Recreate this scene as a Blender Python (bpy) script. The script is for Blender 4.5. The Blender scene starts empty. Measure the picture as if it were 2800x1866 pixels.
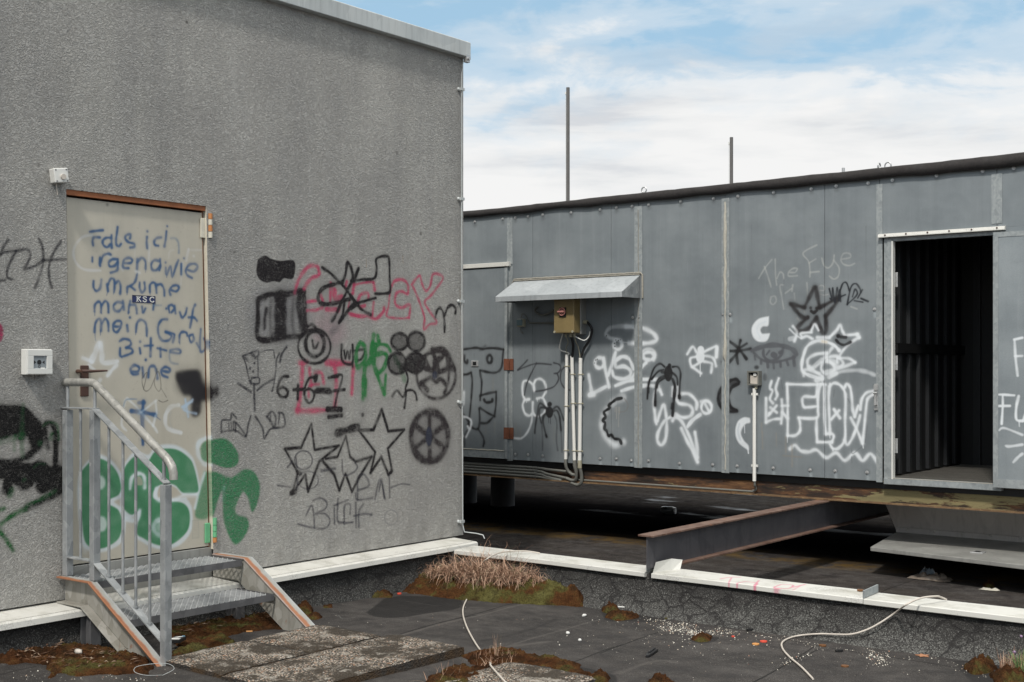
import bpy, bmesh, math, random
import numpy as np
from mathutils import Vector, Matrix, noise as mnoise
random.seed(7); rng = np.random.default_rng(7)
R = math.radians
sc = bpy.context.scene
col = sc.collection

# ------------------------------------------------------------------ camera, sky, sun, exposure
F, CX, HY, EYE = 3467.0, 1400.0, 1000.0, 1.43          # photo focal length / centre / horizon (px), eye height (m)
YAW = R(38.1); CY, SY = math.cos(YAW), math.sin(YAW)
cam = bpy.data.cameras.new('Camera'); camo = bpy.data.objects.new('Camera', cam); col.objects.link(camo)
cam.sensor_width = 36; cam.lens = F/2800*36; cam.shift_x = 0; cam.shift_y = (HY-933)/2800
cam.clip_start = .05; cam.clip_end = 2000
camo.location = (0, 0, EYE); camo.rotation_euler = (R(90), 0, YAW)
sc.camera = camo

SUN = Vector((.20, -.57, .80)).normalized()
EL = math.asin(SUN.z); ROT = math.atan2(SUN.x, SUN.y)
sl = bpy.data.lights.new('Sun', 'SUN'); so = bpy.data.objects.new('Sun', sl); col.objects.link(so)
sl.energy = 2.2; sl.angle = R(5.0); sl.color = (1, .95, .88)
so.rotation_euler = SUN.to_track_quat('Z', 'Y').to_euler(); so.location = (0, -5, 12)

sc.view_settings.view_transform = 'Standard'; sc.view_settings.look = 'None'
sc.view_settings.exposure = 0.42; sc.view_settings.gamma = 1.0
sc.render.engine = 'CYCLES'
sc.cycles.max_bounces = 6

# ------------------------------------------------------------------ node helpers
def N(nt, typ, ins=None, **props):
    n = nt.nodes.new(typ)
    for k, v in props.items(): setattr(n, k, v)
    for k, v in (ins or {}).items():
        s = n.inputs[k]
        if isinstance(v, bpy.types.NodeSocket): nt.links.new(v, s)
        else: s.default_value = v
    return n
def rgb(r, g, b): return (r, g, b, 1)
def s2l(c): return tuple(((x/255)/12.92 if x/255 <= .04045 else ((x/255+.055)/1.055)**2.4) for x in c)
def ramp(nt, fac, stops, interp='LINEAR'):
    n = N(nt, 'ShaderNodeValToRGB', {0: fac}); cr = n.color_ramp; cr.interpolation = interp
    while len(cr.elements) < len(stops): cr.elements.new(.5)
    for e, (p, c) in zip(cr.elements, stops):
        e.position = p; e.color = (c, c, c, 1) if isinstance(c, (int, float)) else (*c[:3], 1)
    return n.outputs[0]
def mix(nt, fac, a, b, blend='MIX'):
    n = N(nt, 'ShaderNodeMix', data_type='RGBA', blend_type=blend)
    for i, v in ((0, fac), (6, a), (7, b)):
        if isinstance(v, bpy.types.NodeSocket): nt.links.new(v, n.inputs[i])
        else: n.inputs[i].default_value = v if i == 0 else (*v[:3], 1)
    return n.outputs[2]
def mth(nt, op, a, b=0.0, clamp=False):
    n = N(nt, 'ShaderNodeMath', {0: a, 1: b}, operation=op); n.use_clamp = clamp; return n.outputs[0]
def mapped(nt, vec, scale=(1, 1, 1), loc=(0, 0, 0)):
    return N(nt, 'ShaderNodeMapping', {'Vector': vec, 'Scale': scale, 'Location': loc}).outputs[0]
def noi(nt, vec, scale, detail=4, rough=.55, dist=0.0):
    return N(nt, 'ShaderNodeTexNoise', {'Vector': vec, 'Scale': scale, 'Detail': detail, 'Roughness': rough, 'Distortion': dist}).outputs[0]
def vor(nt, vec, scale, feature='F1', out=0, rand=1.0):
    return N(nt, 'ShaderNodeTexVoronoi', {'Vector': vec, 'Scale': scale, 'Randomness': rand}, feature=feature).outputs[out]
def mat(name):
    m = bpy.data.materials.new(name); m.use_nodes = True; nt = m.node_tree
    b = nt.nodes['Principled BSDF']
    tc = nt.nodes.new('ShaderNodeTexCoord')
    return m, nt, b, tc
def setp(nt, b, **kw):
    for k, v in kw.items():
        s = b.inputs[k.replace('_', ' ')]
        if isinstance(v, bpy.types.NodeSocket): nt.links.new(v, s)
        elif isinstance(v, tuple) and len(v) == 3: s.default_value = (*v, 1)
        else: s.default_value = v
def bump(nt, b, h, strength=.5, dist=.01):
    n = N(nt, 'ShaderNodeBump', {'Height': h, 'Strength': strength, 'Distance': dist})
    nt.links.new(n.outputs[0], b.inputs['Normal'])

# ------------------------------------------------------------------ world: nishita sky with clouds
w = bpy.data.worlds.new('World'); sc.world = w; w.use_nodes = True; nt = w.node_tree
bg = nt.nodes['Background']
sky = N(nt, 'ShaderNodeTexSky', sky_type='NISHITA', sun_disc=False, sun_elevation=EL, sun_rotation=ROT, altitude=100, air_density=1.0, dust_density=.6, ozone_density=2.0)
tc = nt.nodes.new('ShaderNodeTexCoord'); gen = tc.outputs['Generated']
sep = N(nt, 'ShaderNodeSeparateXYZ', {0: gen}); zz = sep.outputs[2]
n1 = noi(nt, mapped(nt, gen, (7, 7, 22), (3.1, .4, 0)), 1.0, 9, .56, .35)
n2 = noi(nt, mapped(nt, gen, (16, 16, 40), (1.2, 5, 2)), 1.0, 8, .6, .6)
n3 = noi(nt, mapped(nt, gen, (5, 5, 34), (8, 2, 4)), 1.0, 7, .55, .2)
covbase = ramp(nt, zz, [(0.0, .85), (.155, .74), (.205, .52), (.24, .36), (.30, .28), (.5, .62), (1.0, .70)])
cov = mth(nt, 'ADD', covbase, mth(nt, 'MULTIPLY', mth(nt, 'SUBTRACT', n1, .5), .9))
cov = mth(nt, 'ADD', cov, mth(nt, 'MULTIPLY', mth(nt, 'SUBTRACT', n2, .5), .28))
cover = ramp(nt, cov, [(.28, 0.0), (.42, .35), (.56, .85), (.70, 1.0)], 'EASE')
skyc = mix(nt, 1.0, sky.outputs[0], (1.0, 1.0, 1.0), 'MULTIPLY')
skyc = mix(nt, .8, skyc, (2.95, 4.6, 5.9))
shn = nt.nodes.new('ShaderNodeVectorMath'); shn.operation = 'SCALE'
nt.links.new(mix(nt, 1.0, ramp(nt, zz, [(.27, (.71, .71, .71)), (.55, (1.18, 1.16, 1.11)), (1.0, (1.25, 1.22, 1.16))]), ramp(nt, n3, [(.36, (.72, .745, .78)), (.47, (.89, .90, .905)), (.58, (.97, .97, .965))]), 'MULTIPLY'), shn.inputs[0]); shn.inputs[3].default_value = 9.9
cl = mix(nt, cover, skyc, shn.outputs[0])
nt.links.new(cl, bg.inputs['Color']); bg.inputs['Strength'].default_value = .1

# ------------------------------------------------------------------ photo pixel -> point on a real plane
def ray(px, py):
    a = (px-CX)/F
    return CY*a-SY, SY*a+CY, (HY-py)/F
def onX(px, py, X): d = ray(px, py); t = X/d[0]; return Vector((X, t*d[1], EYE+t*d[2]))
def onY(px, py, Y): d = ray(px, py); t = Y/d[1]; return Vector((t*d[0], Y, EYE+t*d[2]))
def onZ(px, py, Z): d = ray(px, py); t = (Z-EYE)/d[2]; return Vector((t*d[0], t*d[1], Z))
SLOPE, SY0 = .022, 2.18
def gz(y): return -SLOPE*(y-SY0)
def onG(px, py, h=0.0):
    d = ray(px, py); t = (SLOPE*SY0-EYE+h)/(d[2]+SLOPE*d[1]); return Vector((t*d[0], t*d[1], EYE+t*d[2]))
XW, YC, LOW = -6.064, 9.25, -.13

# ------------------------------------------------------------------ painted canvases (spray paint, stains) made in memory
REG = {'D1': (200, 600, 3.92), 'D2': (200, 1000, 3.0154), 'L3': (0, 1060, 3.135), 'L4': (0, 600, 3.408), 'W3': (560, 650, 1.8446),
       'W5': (680, 680, 5.227), 'W6': (960, 680, 4.9), 'W7': (590, 900, 4.612), 'W8': (920, 880, 4.356), 'W9': (740, 1100, 3.92),
       'C2': (1260, 930, 4.237), 'C3': (1540, 860, 3.734), 'C4': (1740, 900, 3.92), 'C5': (2040, 640, 4.9), 'C6': (2060, 880, 3.734),
       'C7': (2680, 600, 2.067), 'P3': (1700, 1300, 2.139), 'G6': (600, 1400, 2.614), 'G5': (1640, 1600, 3.922), 'N': (0, 0, 1),
       'R2': (0, 1000, 1.811), 'G7': (2240, 1480, 4.0625), 'B2': (1240, 1250, 3.096), 'K8': (1340, 720, 5.348), 'G4': (1200, 1680, 4.706), 'L0': (0, 1640, 4.202),
       'P1': (160, 1480, 4.3556), 'P2': (500, 1480, 6.0316)}
def nat(reg, x, y): ox, oy, s = REG[reg]; return ox+x/s, oy+y/s
def parse(s): return [tuple(float(v) for v in p.split(',')) for p in s.split()]
def spline(pts, n=6):
    if len(pts) < 3: return pts
    out = []; P = [pts[0]]+list(pts)+[pts[-1]]
    for i in range(1, len(P)-2):
        p0, p1, p2, p3 = (np.array(P[j], float) for j in (i-1, i, i+1, i+2))
        for k in range(n):
            t = k/n; out.append(tuple(.5*((2*p1)+(-p0+p2)*t+(2*p0-5*p1+4*p2-p3)*t*t+(-p0+3*p1-3*p2+p3)*t**3)))
    out.append(tuple(pts[-1])); return out
class Canvas:
    def __init__(s, u0, u1, v0, v1, res, unp, fuzz=1.0, halo=0.0, vary=0.0):
        s.u0, s.u1, s.v0, s.v1, s.res, s.unp = u0, u1, v0, v1, res, unp
        s.W, s.H = int((u1-u0)*res), int((v1-v0)*res)
        s.rgb = np.zeros((s.H, s.W, 3), np.float32); s.a = np.zeros((s.H, s.W), np.float32)
        s.Y, s.X = np.mgrid[0:s.H, 0:s.W].astype(np.float32); s.fuzz, s.halo, s.vary = fuzz, halo, vary
        if vary:
            g = rng.random((s.H//14+3, s.W//14+3)).astype(np.float32); yy, xx = s.Y/14, s.X/14; iy, ix = yy.astype(int), xx.astype(int); fy, fx = yy-iy, xx-ix
            s.mod = 1-vary*np.clip(((g[iy, ix]*(1-fx)+g[iy, ix+1]*fx)*(1-fy)+(g[iy+1, ix]*(1-fx)+g[iy+1, ix+1]*fx)*fy)*1.6-.55, 0, 1)
    def pt(s, reg, x, y):
        u, v, t = s.unp(*nat(reg, x, y)); return ((u-s.u0)*s.res, (v-s.v0)*s.res, t)
    def comp(s, m, x0, y0, c, a):
        h, w_ = m.shape; sl_ = (slice(y0, y0+h), slice(x0, x0+w_))
        al = np.clip(m*a, 0, 1); ba = s.a[sl_]; oa = al+ba*(1-al)
        cc = np.array(c, np.float32)/255
        k = np.where(oa > 1e-5, al/np.maximum(oa, 1e-5), 0)[..., None]
        s.rgb[sl_] = s.rgb[sl_]*(1-k)+cc*k; s.a[sl_] = oa
    def stroke(s, reg, c, r, pts, soft=None, a=1.0, curve=True, grain=0.0):
        P = parse(pts) if isinstance(pts, str) else pts
        if curve: P = spline(P)
        if len(P) == 1: P = [P[0], (P[0][0]+.01, P[0][1])]
        Q = [s.pt(reg, *p) for p in P]
        tm = sum(q[2] for q in Q)/len(Q); sc_ = tm/F*s.res/REG[reg][2]
        rr = max(r*sc_*1.18, .6); so_ = max((soft if soft is not None else r*.5)*sc_, .8)
        so_ *= s.fuzz; hal = s.halo if (a > .55 and r > 6) else 0
        pad = rr+so_+2+(rr*2.6 if hal else 0)
        xs = [q[0] for q in Q]; ys = [q[1] for q in Q]
        x0, x1 = max(int(min(xs)-pad), 0), min(int(max(xs)+pad)+1, s.W); y0, y1 = max(int(min(ys)-pad), 0), min(int(max(ys)+pad)+1, s.H)
        if x1 <= x0 or y1 <= y0: return
        D = np.full((y1-y0, x1-x0), 1e6, np.float32); ph = rng.uniform(0, 6.3, 3); nq = max(len(Q)-1, 1)
        for i_, ((ax, ay, _), (bx, by, _)) in enumerate(zip(Q[:-1], Q[1:])):
            sx0, sx1 = max(int(min(ax, bx)-pad), x0), min(int(max(ax, bx)+pad)+1, x1)
            sy0, sy1 = max(int(min(ay, by)-pad), y0), min(int(max(ay, by)+pad)+1, y1)
            if sx1 <= sx0 or sy1 <= sy0: continue
            X = s.X[sy0:sy1, sx0:sx1]; Y = s.Y[sy0:sy1, sx0:sx1]
            dx, dy = bx-ax, by-ay; L = dx*dx+dy*dy+1e-9
            t = np.clip(((X-ax)*dx+(Y-ay)*dy)/L, 0, 1)
            vr = .13*math.sin(i_*.9+ph[0])+.10*math.sin(i_*.37+ph[1]) if s.vary else 0
            d = np.hypot(X-ax-t*dx, Y-ay-t*dy)-rr*vr
            v = D[sy0-y0:sy1-y0, sx0-x0:sx1-x0]; np.minimum(v, d, out=v)
        m = np.clip((rr+so_-D)/(2*so_), 0, 1); m = m*m*(3-2*m)
        if s.vary: m = m*s.mod[y0:y1, x0:x1]
        if hal:
            hm = np.clip(1-(D-rr)/(rr*2.6), 0, 1)**2*(.5+.9*rng.random(m.shape).astype(np.float32)); s.comp(hm.astype(np.float32), x0, y0, c, hal*a)
        if grain: m = np.clip(m*(1+grain*(rng.random(m.shape).astype(np.float32)-.6)), 0, 1)
        s.comp(m, x0, y0, c, a)
    def poly(s, reg, c, pts, soft=6, a=1.0, curve=True, grain=0.0):
        P = parse(pts) if isinstance(pts, str) else pts
        if curve: P = spline(P+[P[0]])
        else: P = P+[P[0]]
        Q = [s.pt(reg, *p) for p in P]; tm = sum(q[2] for q in Q)/len(Q); so_ = max(soft*tm/F*s.res/REG[reg][2], .8); pad = so_+2
        xs = [q[0] for q in Q]; ys = [q[1] for q in Q]
        x0, x1 = max(int(min(xs)-pad), 0), min(int(max(xs)+pad)+1, s.W); y0, y1 = max(int(min(ys)-pad), 0), min(int(max(ys)+pad)+1, s.H)
        if x1 <= x0 or y1 <= y0: return
        X = s.X[y0:y1, x0:x1]; Y = s.Y[y0:y1, x0:x1]; D = np.full(X.shape, 1e6, np.float32); ins = np.zeros(X.shape, bool)
        for (ax, ay, _), (bx, by, _) in zip(Q[:-1], Q[1:]):
            dx, dy = bx-ax, by-ay; L = dx*dx+dy*dy+1e-9
            t = np.clip(((X-ax)*dx+(Y-ay)*dy)/L, 0, 1); np.minimum(D, np.hypot(X-ax-t*dx, Y-ay-t*dy), out=D)
            c1 = (ay > Y) != (by > Y); xi = ax+(Y-ay)*dx/(dy if abs(dy) > 1e-9 else 1e-9); ins ^= c1 & (X < xi)
        sd = np.where(ins, D, -D); m = np.clip((sd+so_)/(2*so_), 0, 1); m = m*m*(3-2*m)
        if s.vary: m = m*(.72+.28*s.mod[y0:y1, x0:x1])*(.93+.14*rng.random(m.shape).astype(np.float32))
        if grain: m = np.clip(m*(1+grain*(rng.random(m.shape).astype(np.float32)-.6)), 0, 1)
        s.comp(m, x0, y0, c, a)
    def ell(s, reg, c, r, cx, cy, rx, ry, soft=None, a=1.0, fill=False):
        P = [(cx+rx*math.cos(k*math.pi/16), cy+ry*math.sin(k*math.pi/16)) for k in range(33)]
        if fill: s.poly(reg, c, P[:-1], soft if soft is not None else 6, a, curve=False)
        else: s.stroke(reg, c, r, P, soft, a, curve=False)
    def image(s, name):
        im = bpy.data.images.new(name, s.W, s.H, alpha=True)
        px = np.dstack([s.rgb, s.a[..., None]]).astype(np.float32)
        im.alpha_mode = 'CHANNEL_PACKED'; im.pixels.foreach_set(px.ravel()); im.update(); im.pack(); return im
def uX(px, py): p = onX(px, py, XW); return p.y, p.z, p.y/ray(px, py)[1]
def uY(px, py): p = onY(px, py, YC); return p.x, p.z, YC/ray(px, py)[1]
def uG(px, py): p = onG(px, py); return p.x, p.y, p.y/ray(px, py)[1]
def uP(px, py): p = onZ(px, py, .14); return p.x, p.y, p.y/ray(px, py)[1]

BLU, BLK, WHT, PNK, GRN, GRY = (48, 84, 124), (34, 31, 34), (222, 227, 231), (186, 74, 104), (64, 126, 88), (88, 90, 96)
wc = Canvas(2.7, 7.25, .1, 3.72, 360, uX, 1.5, .22, .5)
def door_paint(c):
    faint = (206, 208, 212)
    for p, r, a in (('230,170 130,190 50,280 30,370 60,470 150,540 320,550', 12, .45), ('845,270 840,360 838,450', 11, .4), ('690,290 685,400', 8, .3),
                    ('1265,325 1240,440', 14, .5), ('1200,470 1190,600 1180,700', 12, .35), ('1320,395', 15, .4), ('1400,330 1300,330', 9, .3),
                    ('500,180 560,240 500,330', 8, .25), ('560,550 470,440 380,380', 10, .4), ('700,560 740,575', 12, .6), ('1050,420 1060,350 1100,330', 8, .25)):
        c.stroke('D1', faint, r, p, 8, a)
    c.stroke('D1', (110, 118, 124), 45, '960,920 960,1100 1000,1300 1060,1450', 60, .13)
    r = 11.5
    L = ['205,135 270,125 345,118', '312,195 255,195 235,225 240,280', '438,172 438,220 440,305', '430,200 380,200 345,230 350,275 390,300 425,270', '503,85 495,150 485,220 490,270 515,290 540,265',
         '635,205 640,165 600,170 585,205 620,245 680,265 680,295 640,305', '822,130', '818,190 815,240 820,310', '970,195 920,205 895,240 905,275 940,285', '1027,130 1018,220 1005,290', '1035,75',
         '232,410 232,455', '315,410 310,460 315,500', '320,460 350,390 400,370 430,380', '500,430 450,430 410,460 420,505 470,500 500,460', '505,430 505,500 495,550 430,575', '570,470 640,470 660,440 630,415 580,430 560,480 570,520 620,525',
         '715,430 712,530', '715,460 760,415 800,450 803,530', '958,430 962,500 950,545', '950,450 900,440 865,480 875,540 920,545 955,500', '1018,465', '1020,520 1030,590 1070,510 1090,610 1130,500 1155,440', '1185,480 1185,590', '1215,420',
         '1245,540 1320,560 1360,510 1330,480 1270,490 1235,550 1250,600 1300,630',
         '245,665 245,730 275,770 315,740 330,650', '390,700 400,770', '400,700 430,640 465,650 470,720 465,780', '480,690 515,665 535,720 530,800', '710,600 690,670 650,710 610,730 605,780', '640,720 690,760', '740,680 740,740 765,785 795,750 790,680',
         '850,780 850,710 880,680 910,700 920,790', '930,705 970,700 1000,750 1005,820', '1075,760 1130,775 1160,740 1140,710 1090,720 1060,770 1070,810',
         '255,990 260,920 300,885 325,920 325,1000', '335,920 370,880 400,910 405,1000', '560,880 570,970', '550,900 500,890 460,930 475,980 520,985 555,940', '640,880 625,940 620,1000', '640,920 690,920 705,960 710,1010', '765,940 775,1000 800,960',
         '893,880 885,970', '1025,960', '1060,1000 1050,940 1085,920 1110,960 1080,1000', '1115,930 1125,1010', '1170,1000 1195,1055 1230,1020 1245,955', '1335,920 1315,960 1300,1050 1280,1160', '1265,1055 1320,1055 1355,1090',
         '255,1210 265,1120 300,1070 325,1100 325,1200', '335,1120 370,1070 400,1110 405,1200', '460,1150 530,1150 540,1100 490,1095 455,1140 465,1200 500,1210 535,1160', '635,1055', '605,1140 612,1200', '700,1210 710,1120 750,1080 800,1110 815,1180 815,1250',
         '1035,1075 980,1080 940,1140 940,1230 980,1300 1050,1300 1080,1250 1020,1210', '1020,1210 1100,1230 1110,1260 1095,1320', '1165,1320 1170,1240 1200,1210 1240,1220 1250,1250', '1300,1240 1270,1260 1290,1320 1320,1290 1310,1240',
         '1395,1180 1385,1330 1395,1420 1440,1400 1450,1330 1430,1280', '1350,1330 1375,1375', '525,1310 570,1285 630,1300 645,1345 600,1380', '530,1385 535,1470 600,1460 660,1430 650,1390 590,1380', '745,1315', '740,1385 748,1440', '860,1280 855,1470', '790,1360 880,1355',
         '960,1385 965,1475', '930,1385 1025,1410', '1070,1425 1160,1440 1175,1410 1130,1395 1070,1410', '805,1510']
    for p in L: c.stroke('D1', BLU, r, p, 7, .93)
    for p in ('1075,205 1120,205 1150,240 1160,300 1160,360', '890,925 970,925', '1062,1420 1060,1480 1080,1540 1150,1555'): c.stroke('D1', (96, 118, 140), 9, p, 8, .6)
    for p in ('260,1200 262,1260 268,1300', '320,1190 318,1245', '398,770 385,820', '465,780 458,805', '605,780 604,812', '805,540 803,570', '1030,600 1030,625', '1092,620 1088,632', '700,1200 696,1240', '258,1000 258,1035', '325,1000 335,1018', '850,780 852,810', '620,1000 616,1018', '545,1470 550,1490', '815,1240 820,1265', '1165,1320 1172,1342', '710,600 715,580'):
        c.stroke('D1', BLU, 4, p, 3, .9)
    for p in ('500,50 550,55 565,20 530,0 500,20 495,50 520,75 555,70', '592,20 600,95', '640,100 650,20 690,10 710,60 715,110', '750,45 810,55 815,30 780,15 750,40 755,80 800,100'): c.stroke('D2', BLU, 10, p, 6, .93)
    # white star, scribble, smoky black shape, cross, C, small star
    c.stroke('D1', WHT, 26, '300,1330 265,1430 225,1520', 8, .62); c.stroke('D1', WHT, 22, '320,1330 335,1450 350,1540 500,1525', 8, .62); c.stroke('D1', WHT, 20, '130,1490 230,1530', 8, .6)
    c.stroke('D2', WHT, 13, '380,0 340,40 305,85', 7, .6); c.stroke('D2', WHT, 13, '150,0 195,40', 7, .5); c.stroke('D2', WHT, 16, '245,120 200,170', 8, .4)
    for p in ('590,60 590,150 615,212 660,185 720,50 745,170 725,215 690,150 712,30', '590,110 630,60 600,200', '745,190 790,265', '725,290 760,305 802,290'): c.stroke('D2', BLK, 2.5, p, 2, .85)
    for p, rr, so_ in (('905,95 1030,85', 35, 22), ('940,120 1040,130', 40, 30), ('980,190 1060,180 1110,235', 40, 40), ('1030,150 1035,260 1030,380', 38, 25), ('1080,230 1110,225', 45, 35)): c.stroke('D2', BLK, rr, p, so_*.8, .98)
    c.ell('D2', BLK, 0, 930, 180, 70, 60, 50, .3, True)
    c.poly('D2', BLK, '868,60 1000,38 1070,55 1078,150 1122,190 1128,270 1080,300 1066,390 1030,420 1000,400 995,260 930,245 890,180 868,110', 26, .93)
    for p in ('945,280 970,425', '1005,285 935,365 1035,400', '920,345 1000,300'): c.stroke('D2', (170, 190, 208), 9, p, 6, .85)
    c.stroke('D2', BLU, 15, '600,300 592,400 592,520 596,655', 6, .95); c.stroke('D2', BLU, 16, '500,378 600,390 695,410', 6, .95); c.stroke('D2', BLU, 4, '700,420 740,452', 2, .8); c.stroke('D2', BLU, 12, '560,310 610,310', 6, .8)
    for p in ('465,275 540,340 580,390 680,500 715,555', '705,290 600,375 560,400', '700,300 710,400', '450,290 420,480 460,540', '680,500 700,420'): c.stroke('D2', WHT, 9, p, 6, .5)
    c.stroke('D2', (90, 120, 150), 5, '435,340 460,285 545,280', 4, .7)
    c.stroke('D2', WHT, 15, '890,330 820,350 780,430 800,520 910,558', 6, .55); c.stroke('D2', (160, 165, 170), 3, '830,380 815,440 835,520', 3, .5)
    # green bubble letters across door and wall
    for pts in ('70,880 150,780 230,735 330,780 410,880 440,1000 420,1090 360,1130 430,1190 455,1310 420,1460 310,1530 200,1545 100,1490 70,1300 55,1050',):
        c.poly('D2', (205, 216, 222), pts, 14, .75)
    c.poly('D2', (205, 216, 222), '410,1200 415,900 490,745 560,715 640,740 690,680 770,655 880,665 985,735 1030,820 1065,990 1055,1085 960,1090 1000,1180 1000,1350 920,1470 800,1520 690,1510 590,1460 530,1410 530,1260 470,1270', 14, .75)
    c.poly('D2', GRN, '85,880 160,800 230,770 320,810 385,890 415,1000 395,1070 320,1110 320,1150 395,1200 425,1310 395,1430 300,1500 200,1515 120,1460 95,1300 80,1050', 10, .97)
    for e in ((245, 970, 42, 58), (255, 1312, 45, 65)): c.ell('D2', (205, 214, 212), 0, *e, 16, .85, True)
    c.poly('D2', GRN, '430,1180 430,900 500,775 580,745 640,785 690,720 770,690 880,700 975,765 1015,835 1050,985 1045,1050 930,1055 860,990 790,980 715,1000 680,1060 700,1110 830,1120 935,1145 980,1220 970,1350 895,1440 800,1490 700,1480 600,1430 545,1390 555,1300 575,1200 500,1235', 10, .97)
    c.poly('D2', (176, 168, 152), '715,1060 735,1005 800,990 870,1015 920,1065 1030,1075 1040,1090 950,1090 830,1105 730,1105', 8, .95)
    c.stroke('D2', (214, 222, 226), 13, '1040,1070 930,1075 860,1110 740,1115 700,1080 705,1020', 9, .85)
    c.stroke('D2', (214, 222, 226), 13, '490,1020 505,930 560,895 605,920 610,1010', 8, .9); c.poly('D2', (172, 165, 150), '530,990 540,930 570,920 590,950 590,990', 6, .8)
    c.ell('D2', (206, 216, 220), 16, 745, 1340, 60, 62, 9, .85); c.ell('D2', (180, 196, 190), 0, 745, 1340, 40, 40, 16, .7, True)
    c.stroke('D2', (206, 216, 220), 14, '570,1200 545,1280 440,1265', 8, .8)
    c.stroke('D2', (206, 216, 220), 16, '1130,600 1060,640 1050,720 1090,800 1130,820', 8, .8)
    c.poly('D2', GRN, '1070,690 1095,640 1160,612 1250,605 1320,660 1362,745 1345,825 1260,845 1150,810 1085,775', 14, .93, grain=.5)
    c.poly('D2', GRN, '1100,880 1180,880 1300,925 1400,862 1480,872 1530,950 1537,1050 1505,1170 1470,1205 1445,1110 1405,1045 1365,1100 1335,1190 1360,1235 1430,1260 1445,1340 1390,1440 1330,1475 1280,1400 1240,1280 1232,1150 1225,1040 1190,1120 1140,1260 1030,1255 1045,1110 1080,960', 16, .9, grain=.5)
    c.stroke('D2', (206, 216, 220), 10, '1105,890 1070,1000 1025,1180', 8, .8)
    c.stroke('D2', (150, 165, 165), 14, '1245,1000 1225,1120', 12, .45); c.stroke('D2', (206, 216, 220), 14, '85,1400 120,1540', 12, .5)
    c.stroke('D2', (140, 146, 140), 2, '1003,1285 1055,1280 1057,1425 1003,1430 1003,1285', 1.5, .6, False)
    for k in range(9): c.stroke('D2', (140, 146, 140), 1.5, [(1008, 1298+k*15), (1050, 1295+k*15)], 1.5, .4)
def wall_paint(c):
    # left of the door
    for p, r, so_, a in (('0,230 140,230 240,280', 55, 25, .95), ('0,330 60,360 140,340', 50, 30, .9), ('280,330 320,400 310,500', 45, 25, .97), ('200,300 180,420', 30, 30, .8),
                         ('375,380 400,315 450,325 475,420 475,560 470,670', 20, 10, .97), ('385,380 410,520', 16, 10, .9), ('0,650 120,640 220,600 290,540', 22, 16, .9),
                         ('0,750 60,710 140,690 240,705 270,780 220,845 160,815 110,770 70,820 60,880', 32, 14, .97), ('290,700 340,665 375,690 330,760', 30, 12, .95), ('335,790 350,860 410,860 450,760 400,720', 34, 12, .97),
                         ('480,720 520,720 530,870', 32, 14, .97), ('545,870 420,945 230,1035', 22, 16, .92)): c.stroke('L3', (24, 24, 25), r, p, so_, a)
    c.poly('L3', (24, 24, 25), '-20,160 150,155 235,185 290,250 345,300 360,380 345,470 305,545 255,480 215,410 120,400 -20,440', 22, .93)
    c.poly('L3', (24, 24, 25), '-20,640 100,640 200,660 290,650 370,650 420,680 520,690 545,860 500,910 420,880 350,890 300,800 270,850 200,870 120,800 90,890 30,870 20,790 -20,780', 20, .80)
    for p, r, a in (('195,150 185,400 190,590', 18, .45), ('0,470 100,440 200,410', 26, .4), ('120,420 120,540', 16, .4), ('370,330 420,300 490,330 500,450', 9, .6), ('290,690 330,655 380,660', 8, .5), ('230,1010 330,970 470,890', 14, .6),
                    ('215,1045 110,1095 0,1180', 17, .85), ('0,1240 60,1320 110,1400', 15, .8), ('30,1040 0,1050', 14, .7), ('435,440 440,400', 14, .6), ('200,800 210,790', 16, .5), ('340,480', 20, .5), ('80,930 100,880', 20, .5)): c.stroke('L3', (34, 92, 48), r, p, 10, a, grain=.4)
    for p in ('0,335 40,310 150,298 240,285 282,320 262,400 225,460', '150,298 110,370 70,460 65,540 110,565', '360,185 395,270 400,400 370,520 325,640', '565,210 500,310 455,440 460,560 482,640', '400,385 480,382 612,375', '225,470 320,440 400,385', '0,330 40,240 75,195', '0,575 40,570'):
        c.stroke('L4', (50, 50, 54), 10, p, 6, .72, grain=.7)
    c.ell('L4', (150, 50, 84), 0, -8, 1060, 36, 85, 14, .85, True)
    c.ell('D2', BLK, 0, 1180, 215, 22, 45, 24, .7, True)
    # smoke halo and black blocks
    c.ell('W5', (120, 122, 130), 0, 430, 950, 460, 420, 180, .35, True)
    c.poly('W5', BLK, '130,160 230,105 320,150 450,180 650,185 635,425 500,430 440,485 350,470 250,492 150,440 108,330', 14, .96)
    c.stroke('W5', BLK, 30, '140,720 300,660 550,650 770,610 790,700 800,1000 785,1230 530,1270 150,1300 130,1000 130,750', 14, .95)
    c.stroke('W5', BLK, 88, '450,710 450,900 450,1200', 30, .93); c.stroke('W5', BLK, 22, '250,870 230,1000 220,1150', 16, .7); c.stroke('W5', BLK, 40, '730,640 720,800 760,1150', 26, .9)
    c.stroke('W5', BLK, 20, '180,760 240,720', 18, .5); c.stroke('W5', BLK, 20, '640,700 620,1000 640,1200', 30, .45); c.stroke('W5', BLK, 22, '320,760 300,1000 330,1240', 26, .45)
    # pink letters
    for p, r in (('655,640 700,480 780,340 870,255 975,262 1003,340 990,390 900,425 830,505 790,580', 22), ('840,765 960,750', 20), ('830,890 960,882 1050,845', 18), ('1170,500 1165,760', 20), ('1220,600 1240,720 1330,690', 34), ('1020,660 1060,760', 20), ('1110,870 1280,880', 28), ('1500,520 1480,650', 20), ('1430,930 1568,970', 22), ('1400,480 1380,560', 20), ('1440,760 1420,860', 14)):
        c.stroke('W5', PNK, r, p, 12, .8, grain=.6)
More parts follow.
